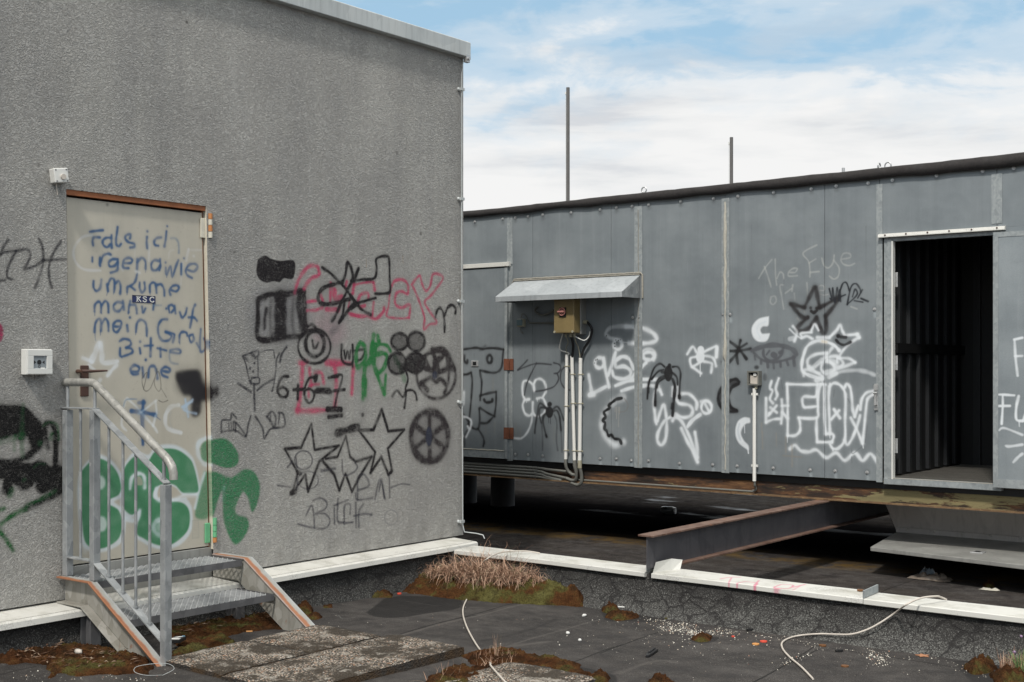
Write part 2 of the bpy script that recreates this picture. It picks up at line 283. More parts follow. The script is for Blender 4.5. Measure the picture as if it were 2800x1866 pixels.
    for p, r in (('545,500 580,440 680,420 750,470 765,560 750,610 680,580 610,600 585,680 600,760 680,795 785,760 775,925', 16), ('775,930 650,940 480,910 500,780 512,650 530,540', 12), ('810,490 860,420 920,370 950,480 1000,570 1060,500 1100,345 1230,390 1140,540 1060,640 985,720 1040,830 1145,990 1050,1020 975,1085 982,950 960,850 900,680 840,540 810,490', 14),
                 ('0,890 130,912 230,905 330,945 430,850 440,800', 20), ('40,480 20,600', 18), ('300,470 315,560', 22), ('285,890 300,720', 15), ('90,700 130,620 220,600 230,670', 18), ('40,490 180,460 300,450', 12), ('120,790 180,770', 20)):
        c.stroke('W6', PNK, r, p, 9, .78, grain=.6)
    for p, r in (('1095,440 1070,800 1030,1040', 24), ('1020,1030 1200,1035 1400,1025', 24), ('1400,425 1568,430', 30), ('1180,500 1200,720', 18), ('1250,560 1330,560 1360,690', 18), ('1500,480 1520,700 1500,980', 26), ('1150,420 1060,430', 24), ('1300,700 1180,720 1170,860', 14)): c.stroke('W7', PNK, r, p, 16, .7, grain=.7)
    c.stroke('W3', PNK, 9, '640,640 740,640 745,700 740,790', 5, .75, grain=.6); c.ell('W3', (170, 110, 130), 0, 620, 470, 90, 90, 60, .22, True)
    # black star scrawl and box
    for p, r in (('1440,725 1250,780 1080,800 1000,760 1000,650 1080,560 1200,520 1340,480', 24), ('1340,490 1385,350 1410,205 1460,280 1490,420 1430,560 1350,720 1240,960 1190,1040', 20), ('1050,275 1180,370 1290,480 1400,600 1500,740 1568,810', 17), ('1370,740 1340,950 1290,1060', 17), ('1290,1060 1440,860 1500,790', 20), ('1560,300 1505,430', 15)): c.stroke('W5', BLK, r, p, 9, .93)
    for p, r in (('0,440 150,420 310,400 340,270 340,140 480,105 510,180 515,400 518,580 430,608 320,610', 16), ('80,735 330,665', 19), ('50,420 100,270', 14), ('0,250 30,440', 17), ('0,650 80,760 150,830 260,890', 16), ('0,800 60,760', 26)): c.stroke('W6', BLK, r, p, 8, .93)
    # concentric rings
    c.ell('W7', BLK, 15, 1240, 225, 205, 215, 9, .85); c.ell('W7', BLK, 22, 1248, 190, 118, 160, 10, .85); c.stroke('W7', BLK, 15, '1215,150 1235,240 1265,230 1290,180', 8, .8); c.stroke('W5', BLK, 18, '850,1115 900,1090 950,1130', 10, .8)
    c.stroke('W3', (70, 68, 72), 14, '665,450 640,480', 12, .35)
    # felt pen figures
    pen = (52, 52, 58)
    for p, r in (('340,350 380,460 410,600 440,700', 9), ('340,345 440,305 530,280 535,330 490,370', 10), ('525,360 532,500 530,600', 7), ('450,620 540,620 540,690 450,690 450,620', 10), ('480,700 485,900 490,1030', 13), ('280,690 440,800', 13), ('520,780 600,710 720,640', 11), ('560,300 640,270 730,270', 6), ('730,290 740,370', 8), ('800,310 762,400 755,520 730,700 708,785', 9), ('890,235 830,320 808,415', 13), ('450,320 480,340', 18), ('370,370 400,400', 12), ('430,500', 14), ('485,435', 12), ('470,540', 12)): c.stroke('W7', pen, r, p, 6, .8, grain=.8)
    for p, r in (('70,1310 75,1160 180,1150 200,1070 260,1130', 10), ('230,1170 310,1250 380,1360', 10), ('80,1300 250,1285 370,1360 405,1220 440,1095', 10), ('160,1190 165,1260', 8), ('190,1180 195,1260', 8), ('218,1180 222,1270', 8), ('245,1190 248,1300', 10), ('500,1110 590,1260 610,1380 690,1265 860,1230 850,1080 790,1060', 11), ('640,1110 700,1180 720,1250', 12), ('650,1100 710,1045 755,1130 740,1240', 12), ('690,1100 680,1170', 10), ('800,1080 790,1200', 9)): c.stroke('W7', pen, r, p, 6, .75, grain=.8)
    for p, r in (('910,600 840,612 790,700 782,800 830,860 890,850 905,790 850,740 810,755', 16), ('1035,715 1030,885', 17), ('980,770 1100,765', 18), ('1265,600 1255,645', 26), ('1250,612 1180,625 1130,720 1118,850 1170,935 1222,900 1238,810 1180,760 1130,775', 15), ('1260,790 1450,800', 22), ('1280,762 1430,765', 20), ('1420,620 1540,600', 16)): c.stroke('W7', BLK, r, p, 8, .85)
    c.stroke('W3', BLK, 6, '640,702 690,695 685,740 668,790 655,855', 3, .8); c.stroke('W3', BLK, 6, '650,775 705,768', 3, .8)
    c.stroke('W9', BLK, 26, '610,80 750,82', 8, .93); c.stroke('W9', BLK, 24, '620,162 760,145', 8, .93); c.stroke('W9', BLK, 20, '985,138', 9, .9); c.stroke('W9', BLK, 36, '715,335 830,300 930,270', 12, .93)
    for p, r in (('60,280 58,430 100,500 190,490 190,280', 13), ('90,350 105,440 130,360 150,440 165,350', 13), ('220,350 330,340 300,440 255,465', 12), ('190,490 190,540', 13)): c.stroke('W8', BLK, r, p, 7, .85)
    # green h
    for p, r in (('285,250 335,310 340,440 260,545 232,450 242,330 285,250', 24), ('440,165 420,330 400,470 340,515', 30), ('490,175 500,260 440,300', 28), ('340,500 325,700 315,920', 28), ('350,700 345,880', 18), ('435,490 490,650 570,865', 24), ('585,640 570,860', 20), ('520,272 600,290 640,350', 18), ('480,392 560,380 600,430 560,560 490,620', 24), ('455,330 440,480', 36)): c.stroke('W8', (44, 122, 66), r, p, 10, .85, grain=.5)
    c.stroke('W8', (44, 110, 62), 30, '690,420 760,560 810,700', 18, .55, grain=.6)
    # clover
    for e in ((750, 240, 100, 100), (950, 240, 102, 118), (722, 500, 108, 128), (935, 495, 115, 118)):
        c.ell('W8', BLK, 0, *e, 14, .55, True); c.ell('W8', BLK, 15, *e, 10, .8)
    c.ell('W8', BLK, 0, 930, 495, 100, 105, 20, .6, True); c.ell('W8', BLK, 0, 790, 560, 40, 60, 20, .6, True)
    for p in ('825,590 850,690 820,800 830,850 808,1030', '665,890 720,825 790,900 830,830 900,820 940,860 955,930'): c.stroke('W8', BLK, 12, p, 8, .85)
    # two spoked wheels
    ash = (52, 47, 49)
    c.ell('W8', ash, 17, 1185, 640, 232, 282, 12, .75)
    for p, r in (('1140,340 1260,330 1340,400 1350,520', 24), ('1140,340 1185,450 1250,430 1300,390 1330,550', 26), ('1060,560 1150,580 1180,480', 30), ('1180,500 1190,600', 50), ('1010,740 1120,670 1180,720 1240,690 1310,770 1285,850', 22), ('1010,740 1080,820', 24), ('1230,600 1350,560 1400,570', 26), ('1340,600 1330,730', 20), ('1050,420 1110,560', 20)): c.stroke('W8', ash, r, p, 14, .8)
    c.ell('W8', (60, 66, 84), 0, 1170, 640, 30, 50, 14, .7, True)
    c.ell('W3', ash, 14, 1133, 1005, 94, 126, 8, .92); c.ell('W3', (70, 66, 70), 0, 1133, 1005, 90, 120, 10, .35, True)
    for k in range(6):
        an = math.pi/6+k*math.pi/3; c.stroke('W3', ash, 11, [(1133, 1005), (1133+80*math.cos(an), 1005+108*math.sin(an))], 7, .75)
    c.ell('W3', (56, 62, 80), 0, 1130, 1005, 16, 48, 8, .8, True)
    # stars and pencil words
    for p in ('150,505 325,490 435,240 470,515 730,470 520,640 400,960 370,780 230,980 290,760 150,505', '590,610 715,590 805,370 850,590 910,640 1080,590 960,790 870,960 800,770 735,950 680,780 560,640', '945,305 1100,300 1190,85 1260,315 1430,300 1255,500 1300,740 1260,780 1185,590 1070,760 1120,540 945,305'):
        c.stroke('W9', BLK, 13, p, 8, .93, curve=False)
    c.stroke('W9', BLK, 26, '225,975 260,960', 9, .8); c.stroke('W9', BLK, 18, '285,750 320,770', 9, .8); c.stroke('W9', BLK, 16, '1290,750', 10, .8)
    lead = (62, 62, 70)
    c.ell('W9', lead, 7, 350, 625, 95, 100, 5, .6); c.ell('W9', lead, 7, 400, 840, 110, 95, 5, .5)
    for p, r in (('270,600 280,700', 9), ('180,700 230,640', 9), ('545,740 690,715', 14), ('765,620 780,780 880,760 930,700 900,650', 8), ('380,1215 420,1130 445,1120 462,1230 468,1350', 8), ('450,1060 530,1030 600,1080 580,1150 480,1200 580,1200 635,1270 590,1350 480,1355 290,1310', 8), ('680,1140 685,1310', 10), ('720,1040 715,1270 780,1290', 10), ('680,1110 830,1050', 9),
                 ('790,1310 790,1120 850,1100 850,1200', 9), ('780,1300 880,1290', 9), ('910,1080 915,1340', 10), ('945,1340 945,1180 990,1100', 10), ('890,1225 1000,1200 1080,1210', 10), ('930,830 930,1050', 11), ('940,800 1000,780 1050,860 1040,910 940,945', 10), ('910,980 930,1050 1090,1030', 9), ('1118,1040 1170,830 1225,1040', 10), ('1160,960 1190,830 1215,1030', 9), ('1270,790 1275,1025', 10), ('1290,920 1400,880 1490,890', 7), ('70,895 210,915', 7), ('280,830 285,930', 8)): c.stroke('W9', lead, r, p, 5, .62, grain=.8)
    c.ell('W9', (110, 112, 120), 6, 1290, 1240, 70, 80, 5, .35)
    for p in ('1130,920 1150,840 1190,800 1230,860 1250,1000 1250,1120', '1252,900 1290,800 1350,760 1400,810 1395,870'): c.stroke('W6', BLK, 16, p, 9, .85)
    # rust runs
    for x, y in ((690, 100), (200, 150), (1080, 100), (1455, 560)): c.stroke('W6', (140, 105, 60), 5, [(x, y), (x+5, y+100)], 5, .4)
for x, y, x2, y2, r_, a_ in ((385, 75, 400, 130, 14, .22), (375, 250, 380, 345, 12, .25), (220, 235, 255, 250, 8, .35), (1085, 298, 1140, 312, 8, .38), (610, 130, 640, 150, 10, .25), (930, 175, 938, 260, 9, .22), (505, 60, 560, 85, 8, .22), (760, 330, 800, 350, 10, .2), (775, 355, 790, 375, 8, .3), (870, 90, 874, 200, 10, .16), (1180, 140, 1184, 300, 12, .18)):
    wc.stroke('N', (172, 170, 164), r_, [(x, y), ((x+x2)/2+3, (y+y2)/2), (x2, y2)], 10, a_, grain=.6)
for k in range(46):
    x, y = rng.uniform(0, 1260), rng.uniform(20, 900); L_ = rng.uniform(60, 330)
    wc.stroke('N', ((96, 96, 95), (160, 158, 152))[k % 3 == 0], rng.uniform(5, 20), [(x, y), (x+rng.uniform(-4, 4), y+L_*.5), (x+rng.uniform(-3, 3), y+L_)], 26, rng.uniform(.06, .17))
for k in range(26):
    x = rng.uniform(600, 1265); y = 1473+(1271-x)*.165; wc.stroke('N', (70, 66, 60), rng.uniform(3, 9), [(x, y), (x, y-rng.uniform(8, 60))], 12, .18)
for x, y in ((510, 62), (1085, 420), (640, 690), (300, 560), (1150, 640), (105, 452), (130, 470)): wc.stroke('N', (40, 38, 36), 3, [(x, y)], 3, .7)
door_paint(wc); wall_paint(wc)
WALLIMG = wc.image('wall_graffiti')

cc = Canvas(-8.1, -2.0, .45, 2.9, 330, uY, 1.3, .25, .3)
def cont_paint(c):
    B2 = (28, 27, 29)
    for p in ('40,115 120,102 200,95 270,110 330,100 420,100 510,115', '512,115 500,200 495,290 470,350 420,380 350,380 240,355', '236,360 245,420 258,500 248,645', '240,648 330,622 422,605', '425,605 422,750 405,885', '405,885 330,850 240,790', '228,795 235,900 230,980 215,1030 170,1030 100,980', '105,990 120,860 140,640 148,480 135,380', '40,405 90,400 135,380', '250,965 320,962 385,900', '215,1030 270,1120 285,1180 275,1230', '240,660 240,700', '40,860 100,940'):
        c.stroke('C2', B2, 11, p, 7, .93)
    c.stroke('C2', B2, 14, '285,695 310,725 370,718 382,690', 7, .93); c.ell('C2', B2, 14, 348, 225, 28, 45, 8, .93); c.stroke('C2', B2, 13, '58,185 58,245 90,270 92,240', 10, .9); c.stroke('C2', B2, 12, '240,115 300,75', 16, .5)
    c.stroke('C2', WHT, 11, '40,888 110,910 138,955 120,1030 95,1000', 8, .95); c.stroke('C2', WHT, 11, '118,1030 75,1122 40,1108', 8, .95); c.stroke('C2', WHT, 14, '50,610 45,740', 14, .75); c.stroke('C2', B2, 9, '90,1050 60,1110 60,1230', 9, .6)
    for p in ('835,520 780,480 725,490 712,600 740,690 790,690', '740,690 715,760 740,850 790,880 830,850', '832,725 836,850 890,885 960,850 985,770 950,680 880,682', '950,660 985,590 970,500 920,455 865,470 842,530 848,590'): c.stroke('C2', WHT, 11, p, 8, .96)
    c.stroke('C2', WHT, 9, '825,870 815,960 770,1070 700,1140 610,1140', 8, .75); c.stroke('C2', WHT, 16, '780,690 840,560', 8, .0); c.stroke('C2', WHT, 14, '770,692 785,690', 7, .95); c.stroke('C2', WHT, 14, '845,540 850,580', 8, .95); c.stroke('C2', WHT, 3, '885,690 885,715', 2, .9); c.stroke('C2', WHT, 3, '760,690 760,730', 2, .9)
    for p in ('770,235 720,290 658,350', '658,352 740,318 870,278 1045,288', '875,270 800,420 760,520 735,640', '1075,268 1140,290 1155,340 1120,385 1078,392', '1118,400 1130,460 1080,540 980,580 870,600', '1205,310 1160,370 1155,480 1200,560 1260,585'): c.stroke('C2', (48, 48, 52), 7, p, 5, .85)
    c.ell('C2', B2, 0, 1025, 840, 44, 68, 10, .97, True); c.ell('C2', B2, 0, 1028, 748, 26, 30, 10, .95, True)
    for p, a in (('990,800 930,740 900,760 885,860 862,1000 855,1080', .85), ('985,790 920,790 905,860 930,960', .85), ('980,860 950,900 962,1010 990,1120', .9), ('975,880 940,960 945,1150 945,1280', .55), ('1060,810 1110,775 1150,820 1190,930', .85), ('1065,830 1110,820 1140,880 1150,960 1160,1050', .9), ('1080,870 1110,960 1105,1150 1120,1280', .55), ('1150,960 1165,1150 1170,1300', .45)): c.stroke('C2', B2, 9, p, 8, a)
    c.stroke('C2', B2, 13, '985,1105 992,1125', 6, .9); c.stroke('C2', B2, 3, '1012,900 1018,965', 2, .9); c.stroke('C2', B2, 3, '1033,900 1038,975', 2, .9)
    for x, y0, y1 in ((390, 450, 600), (310, 980, 1080), (410, 960, 1080), (640, 960, 1100), (1080, 1020, 1200), (690, 1020, 1130)): c.stroke('C2', (130, 128, 120), 9, [(x, y0), (x-3, y1)], 9, .3)
    # crescent with black zigzag, lettering with halo
    c.stroke('C3', WHT, 20, '605,850 520,890 445,970 405,1060 400,1170 440,1260 520,1330 610,1305', 26, .88)
    c.stroke('C3', (18, 18, 19), 12, '595,858 540,870 512,890 465,930 470,960 415,1000 430,1050 400,1085 425,1110 420,1170 440,1190 460,1240 490,1235 520,1270 570,1280 590,1320', 4, .97)
    c.stroke('C3', WHT, 15, '540,262 470,240 432,200 480,140 600,125 720,130', 12, .55); c.stroke('C3', WHT, 16, '640,127 740,132 830,150 920,200 950,262 880,295 760,300 670,294', 12, .95); c.stroke('C3', WHT, 5, '610,288 680,292', 4, .7); c.stroke('C3', WHT, 10, '470,245 540,262', 10, .4)
    c.ell('C3', WHT, 14, 555, 310, 42, 50, 10, .95); c.ell('C3', WHT, 14, 368, 498, 46, 52, 9, .97)
    for p in ('410,450 430,580 465,742', '258,620 275,720 290,810', '262,828 320,800 435,740', '532,390 500,500 455,625', '715,560 670,460 600,435 535,480 540,540 620,535 685,580 670,640 600,662 520,640 495,580', '845,495 750,590 690,658', '530,732 640,690 760,668 955,668', '592,785 720,745 850,730 965,738'): c.stroke('C3', WHT, 15, p, 8, .96)
    c.stroke('C3', WHT, 20, '270,826 310,820', 10, .95); c.ell('C3', WHT, 15, 870, 428, 56, 40, 8, .96); c.stroke('C3', WHT, 10, '785,405 840,360 910,365 940,420 920,470', 10, .7)
    for x, y in ((535, 265), (545, 285), (520, 300), (560, 270), (580, 262), (525, 330), (330, 470), (345, 463), (318, 500), (435, 232), (440, 220)): c.stroke('C3', (40, 42, 44), 5, [(x, y)], 2, .9)
    c.stroke('C3', (120, 112, 104), 4, '620,860 660,930 630,990 560,1000', 4, .5)
    for x, y1 in ((530, 1000), (545, 1070), (565, 1150), (575, 1020)): c.stroke('C3', (170, 166, 158), 4, [(x, 950), (x-4, y1)], 4, .5)
    # hanging black spider and white lettering
    for p in ('270,705 240,650 200,680 186,780 200,950 212,1020', '225,990 250,900 290,820 315,920 322,1050 310,1180 265,1245 225,1200 232,1110 300,990 390,942 470,980 530,1080 590,1220 652,1425', '480,1070 540,1200 600,1310 652,1430', '655,1380 645,1250 625,1110', '640,860 640,780 560,700 460,702', '430,760 460,800 560,820 600,870 580,930 500,952 415,915', '440,610 430,760', '390,630 388,720', '400,950 385,985'): c.stroke('C4', WHT, 14, p, 10, .95)
    c.stroke('C4', WHT, 16, '545,1050 600,980 680,920', 7, .96); c.ell('C4', WHT, 12, 748, 842, 55, 66, 7, .96); c.stroke('C4', WHT, 12, '690,782 760,775 800,820', 10, .8); c.stroke('C4', WHT, 12, '735,810 772,880', 6, .95)
    c.ell('C4', B2, 0, 340, 480, 46, 86, 8, .98, True); c.ell('C4', B2, 0, 352, 395, 20, 24, 8, .98, True)
    for p, r in (('300,410 250,375 190,420 150,520 125,620 115,750', 9), ('290,440 230,460 160,540', 9), ('270,465 300,470', 16), ('290,510 230,550 205,650 200,820', 11), ('300,530 240,570 218,630', 8), ('385,410 440,410 470,470 465,580 455,740', 9), ('380,470 430,520 440,600', 9), ('385,540 410,620 400,750 385,930', 14), ('125,640 125,680', 15), ('458,720 460,740', 13), ('385,810 380,850', 17), ('200,780 200,820', 13)): c.stroke('C4', B2, r, p, 5, .95)
    c.ell('C4', WHT, 0, 682, 300, 46, 70, 10, .97, True); c.ell('C4', WHT, 0, 687, 225, 36, 40, 10, .97, True)
    for p in ('640,250 600,195 542,272', '640,300 575,322 590,405 640,385 670,365', '600,412 690,478', '720,250 790,215 860,195 850,305', '720,290 790,300 830,330 850,400', '720,350 800,370 805,410 798,470'): c.stroke('C4', WHT, 11, p, 8, .9)
    c.stroke('C4', WHT, 15, '858,200 855,300', 9, .9); c.stroke('C4', WHT, 4, '681,370 681,512', 2, .95)
    # asterisk, crescent moons
    for p, r in (('1000,140 1090,210 1175,322', 14), ('1113,125 1092,210 1072,290 1085,375', 13), ('1220,215 1090,238 1005,240', 13), ('1090,215 1180,160', 9), ('1090,240 1010,340 940,385 915,355', 13)): c.stroke('C4', B2, r, p, 7, .95)
    c.poly('C4', (40, 38, 40), '1095,555 1060,535 980,565 900,645 868,750 905,855 980,893 1078,890 1080,862 1020,840 985,780 990,690 1030,625 1098,598', 8, .8)
    for p in ('1098,570 1060,540 980,570 900,650 872,750 910,850 990,890 1075,885', '1092,590 1030,622 990,690 985,780 1020,850 1070,872'): c.stroke('C4', B2, 15, p, 6, .95)
    for x, y in ((955, 655), (920, 700), (905, 770), (925, 800), (985, 600)): c.stroke('C4', (110, 116, 120), 7, [(x, y), (x+12, y+8)], 5, .6)
    c.poly('C4', WHT, '1212,958 1150,950 1088,990 1060,1070 1064,1160 1100,1230 1160,1278 1200,1300 1196,1250 1150,1200 1118,1130 1130,1070 1170,1020 1215,1005', 12, .92)
    c.stroke('C4', WHT, 5, '1156,1040 1158,1118', 2, .95); c.stroke('C4', WHT, 5, '1192,1290 1198,1335', 2, .95); c.stroke('C4', (176, 186, 194), 9, '1100,1020 1085,1100 1110,1190', 8, .5)
    c.poly('C5', WHT, '300,1110 170,1140 90,1220 70,1310 100,1400 170,1450 270,1440 312,1345 270,1340 210,1340 188,1290 220,1245 292,1232', 16, .95)
    c.stroke('C5', (200, 210, 218), 8, '260,1180 170,1220 140,1300 190,1400', 8, .5)
    c.ell('C4', B2, 0, 1285, 415, 26, 22, 14, .8, True); c.ell('C4', B2, 0, 1375, 520, 22, 40, 16, .55, True)
    # chalky words
    fc = (182, 184, 180)
    for p in ('165,600 250,460 340,350', '240,440 290,580 330,715', '385,345 390,560 405,690', '410,600 450,520 490,540 500,610', '570,520 650,520 680,470 620,470 565,520 570,570 680,565', '940,155 760,260 830,370 850,480 850,580', '840,395 930,340', '860,520 970,510', '1010,330 1040,430 1100,460 1160,390 1175,290', '1170,360 1240,460 1230,570 1170,610 1110,570', '1270,345 1390,320 1380,270 1300,270 1265,350 1300,410 1380,430 1450,400',
              '330,850 320,920 360,950 400,900 380,840 330,850', '500,690 450,700 470,830 500,1010', '520,800 600,740', '620,690 610,770', '640,800 650,900', '810,660 820,850', '880,720 850,790', '960,760 1040,760 1030,700 970,710 960,790 1030,825 1095,815', '1060,1000 1110,1050 1060,1080', '700,1030 760,1010 780,1060', '680,1130 720,1180', '1400,980 1480,1010'): c.stroke('C5', fc, 9, p, 8, .42)
    c.stroke('C5', (128, 134, 138), 40, '470,860 620,860', 30, .35)
    for p in ('590,940 680,965 780,992', '780,985 850,840 910,722', '930,720 950,850 982,990', '982,992 1100,930 1245,840', '1240,850 1190,950 1060,1105', '1060,1100 1068,1290 1045,1330 1010,1310 940,1120', '935,1130 860,1240 780,1290 690,1295 700,1240 820,1125', '820,1122 750,1120 660,1030 600,955'): c.stroke('C5', (36, 32, 33), 22, p, 14, .95)
    c.ell('C5', (36, 32, 33), 0, 900, 1010, 260, 260, 160, .14, True)
    c.stroke('C5', (32, 28, 29), 20, '860,995', 8, .95); c.stroke('C5', (32, 28, 29), 17, '938,1000 965,995', 8, .95); c.stroke('C5', (32, 28, 29), 17, '868,1040 900,1060 945,1030', 7, .95)
    for p in ('1110,740 1145,870 1155,730 1185,930 1215,725 1240,900 1250,755 1262,910', '1250,780 1290,672 1340,662 1378,765', '1265,845 1325,820', '1350,950 1400,720 1465,672 1520,740 1530,790', '1350,950 1480,820 1455,748 1420,848', '1552,755 1490,865', '1535,870 1628,910', '1445,900 1560,920', '1120,870 1140,890'): c.stroke('C5', (24, 27, 34), 9, p, 3, .95)
    # winged eye
    ey = (84, 86, 91)
    c.stroke('C6', ey, 20, '-20,300 80,262 200,242 320,257 400,292 435,335', 6, .9)
    for p, r in (('0,320 80,390 180,418 280,405 420,365', 10), ('100,290 102,350 150,400 230,388 280,340 300,270', 12), ('200,340 215,350', 26), ('130,340 160,300', 9), ('75,400 75,430', 13), ('140,415 145,465', 13), ('200,425 205,478', 12), ('272,415 275,460', 13), ('335,400 350,445', 12), ('405,360 415,450', 15), ('265,320 285,310', 14), ('10,355 15,390', 10)): c.stroke('C6', ey, r, p, 4, .9)
    # small white marks, star faces, scribbled head
    for p, r, a in (('400,50 440,110 415,200', 11, .8), ('365,78 430,140 480,172', 6, .9), ('370,180 420,170', 18, .5), ('590,112 485,122 488,155', 10, .9), ('490,172 540,152 598,178', 10, .9), ('590,92 622,30 662,92', 10, .9), ('650,165 770,165', 14, .8), ('775,160 840,100 880,42 905,100 925,145', 12, .92), ('925,145 1060,130', 11, .92), ('1070,165 980,225 900,310 870,375', 11, .8), ('1055,135 1075,165', 14, .9)): c.stroke('C6', WHT, r, p, 9, a)
    for p, r in (('862,150', 17), ('890,160 940,165', 13), ('840,190 870,222 920,240 985,212', 11)): c.stroke('C6', B2, r, p, 5, .95)
    c.stroke('C6', WHT, 13, '872,298 820,245 730,207 640,202 550,250 510,340 490,440 500,510 570,552 700,588', 7, .95); c.stroke('C6', (214, 204, 186), 10, '700,205 740,212', 6, .7)
    for p, r, a in (('750,325 640,335 560,380 550,440 580,500 670,532', 12, .8), ('800,270 700,400 600,480 520,500 510,555', 13, .7), ('700,420 690,490 740,540 822,500 800,430 740,412', 10, .8), ('740,370 850,358 912,430 850,462 750,390', 12, .85), ('860,375 970,380 1035,420', 10, .85), ('1030,420 900,470 720,520', 13, .7), ('640,600 700,580', 22, .8), ('770,570 840,530', 16, .8), ('570,460 640,520 700,560', 10, .8), ('760,400 850,420', 20, .6), ('690,380 600,460', 12, .5)): c.stroke('C6', WHT, r, p, 9, a)
    c.stroke('C6', WHT, 15, '800,550 900,512 1050,500 1160,518 1232,548', 12, .55); c.stroke('C6', WHT, 4, '698,590 698,630', 2, .95); c.stroke('C6', WHT, 4, '848,370 850,425', 2, .95)
    # FLOW
    for p in ('340,640 500,645 652,645', '652,640 640,740 620,770 520,768 495,800 510,870 560,876 652,866', '340,640 346,800 346,950 346,1165', '346,1165 420,1165 470,1120 472,1040 460,985', '460,985 640,985 655,900 655,760 680,645', '680,642 732,645', '722,645 720,800 725,1000 735,1150', '735,1148 800,1150 815,1180 795,1235', '795,1233 720,1233 650,1230', '648,1230 640,1100 642,985', '778,640 765,760 770,950 778,1140', '770,665 820,630 880,650 925,710 938,800 932,1000 930,1200 870,1290 810,1298 778,1255',
              '925,680 950,640 985,680 1000,780 1010,900 1030,970', '1030,975 1068,860 1088,900 1100,800 1150,730 1228,708', '990,985 1050,1100 1110,1245', '1108,1240 1125,1100 1150,850 1170,780 1235,738', '1085,960 1050,1080 1000,1200 955,1258 928,1215', '820,900 878,985', '870,910 790,1000'): c.stroke('C6', WHT, 11, p, 8, .95)
    for p, r in (('126,785 126,1030', 10), ('126,1030 200,1000 275,995', 10), ('285,800 292,900 280,1040', 11), ('285,862 350,860', 11), ('292,930 345,990', 11), ('182,610 165,680 190,712 165,790 195,835', 10), ('255,582 225,680 240,750 222,795', 11), ('170,880 235,930', 10), ('232,860 150,960', 11), ('160,940', 12)): c.stroke('C6', WHT, r, p, 8, .9)
    for p in ('343,1175 343,1235', '775,1150 778,1190', '805,1300 808,1322', '1112,1245 1118,1295', '735,1150 735,1165'): c.stroke('C6', WHT, 4, p, 2, .95)
    c.stroke('C6', WHT, 13, '370,1300 420,1265 480,1320 560,1332 640,1312 740,1390 840,1342 930,1418 1030,1342 1110,1420 1190,1352 1270,1445', 10, .85)
    for p in ('280,600 295,690', '820,700 815,770', '1000,1300 1010,1350 1100,1280', '1160,1060 1140,1240', '1000,1380 1000,1440', '960,790 980,830'): c.stroke('C6', (70, 74, 78), 3, p, 2, .5)
    for x, y0, y1 in ((80, 1040, 1130), (88, 1130, 1300), (325, 1180, 1340), (390, 1260, 1480), (230, 1140, 1270)): c.stroke('C6', (150, 140, 126), 7, [(x, y0), (x+3, y1)], 7, .35)
    c.stroke('C6', (140, 128, 112), 6, '300,1370 490,1385', 5, .35)
cont_paint(cc)
# dents, scratches, dull runs
for k in range(90):
    x = rng.uniform(-8, -2.1); z = rng.uniform(.6, 2.7); L = rng.uniform(.05, .5)
    for q in [0]:
        x0 = int((x-cc.u0)*cc.res); z1 = int((z-cc.v0)*cc.res); z0 = max(int((z-L-cc.v0)*cc.res), 0); wd = int(rng.integers(1, 5))
        if x0 < 0 or x0+wd >= cc.W or z1 >= cc.H or z1 <= z0: continue
        m = np.linspace(0, 1, z1-z0, dtype=np.float32)[:, None]*np.ones((1, wd), np.float32)
        g = int(rng.integers(0, 2)); cc.comp(m, x0, z0, ((150, 158, 162), (74, 80, 84))[g], .16)
SCREWS = [([(88, 915), (203, 903), (255, 898), (308, 893), (368, 886), (485, 877), (605, 865), (672, 857), (737, 851), (805, 845), (937, 832), (1072, 820), (1173, 810), (1320, 795), (1475, 780), (1578, 768), (1710, 756), (1810, 744), (1992, 725), (2182, 706), (2310, 694)], (1240, 0, 1.508)), ([(312, 1370), (377, 1372), (450, 1378), (740, 1392), (822, 1393), (897, 1402), (984, 1403), (905, 680), (938, 678)], (1240, 500, 1.845)), ([(153, 1308), (331, 1315), (462, 1322), (655, 1333), (853, 1343), (987, 1348), (1158, 1356), (387, 510), (424, 510), (1198, 482)], (1780, 600, 1.959))]
for l_, (ox_, oy_, s_) in SCREWS[1:]:
    for x_, y_ in l_:
        px_, py_ = ox_+x_/s_, oy_+y_/s_; cc.stroke('N', (176, 186, 190), 3.0, [(px_, py_-2), (px_+.5, py_+16+10*rng.random())], 4, .5); cc.stroke('N', (58, 62, 64), 5.5, [(px_, py_)], 5, .55)
for x_, y_ in SCREWS[0][0]:
    px_, py_ = 1240+x_/1.508, y_/1.508; cc.stroke('N', (70, 74, 76), 5, [(px_, py_), (px_, py_+9)], 5, .5)
CONTIMG = cc.image('container_graffiti')
oc = Canvas(-3.6, -1.6, .4, 2.6, 300, uY, 1.2, .2, .3)
for p, r, a in (('205,682 250,672', 6, .9), ('207,690 213,790 224,885', 5.5, .8), ('210,776 250,774', 5, .8), ('88,992 140,992 205,996', 5, .95), ('95,1056 180,1055', 5.5, .95), ('140,1000 140,1060 134,1156', 5, .95), ('230,1000 217,1060 217,1130 250,1140', 6, .95), ('120,1192 150,1180 250,1218', 5, .7), ('158,1280 180,1283 250,1273', 6, .8), ('200,1372 225,1345 250,1325', 6, .8), ('255,1140 300,1000', 6, .9), ('232,1140 234,1170', 2, .9)):
    oc.stroke('C7', WHT, r, p, 4, a)
OPENIMG = oc.image('open_door_graffiti')

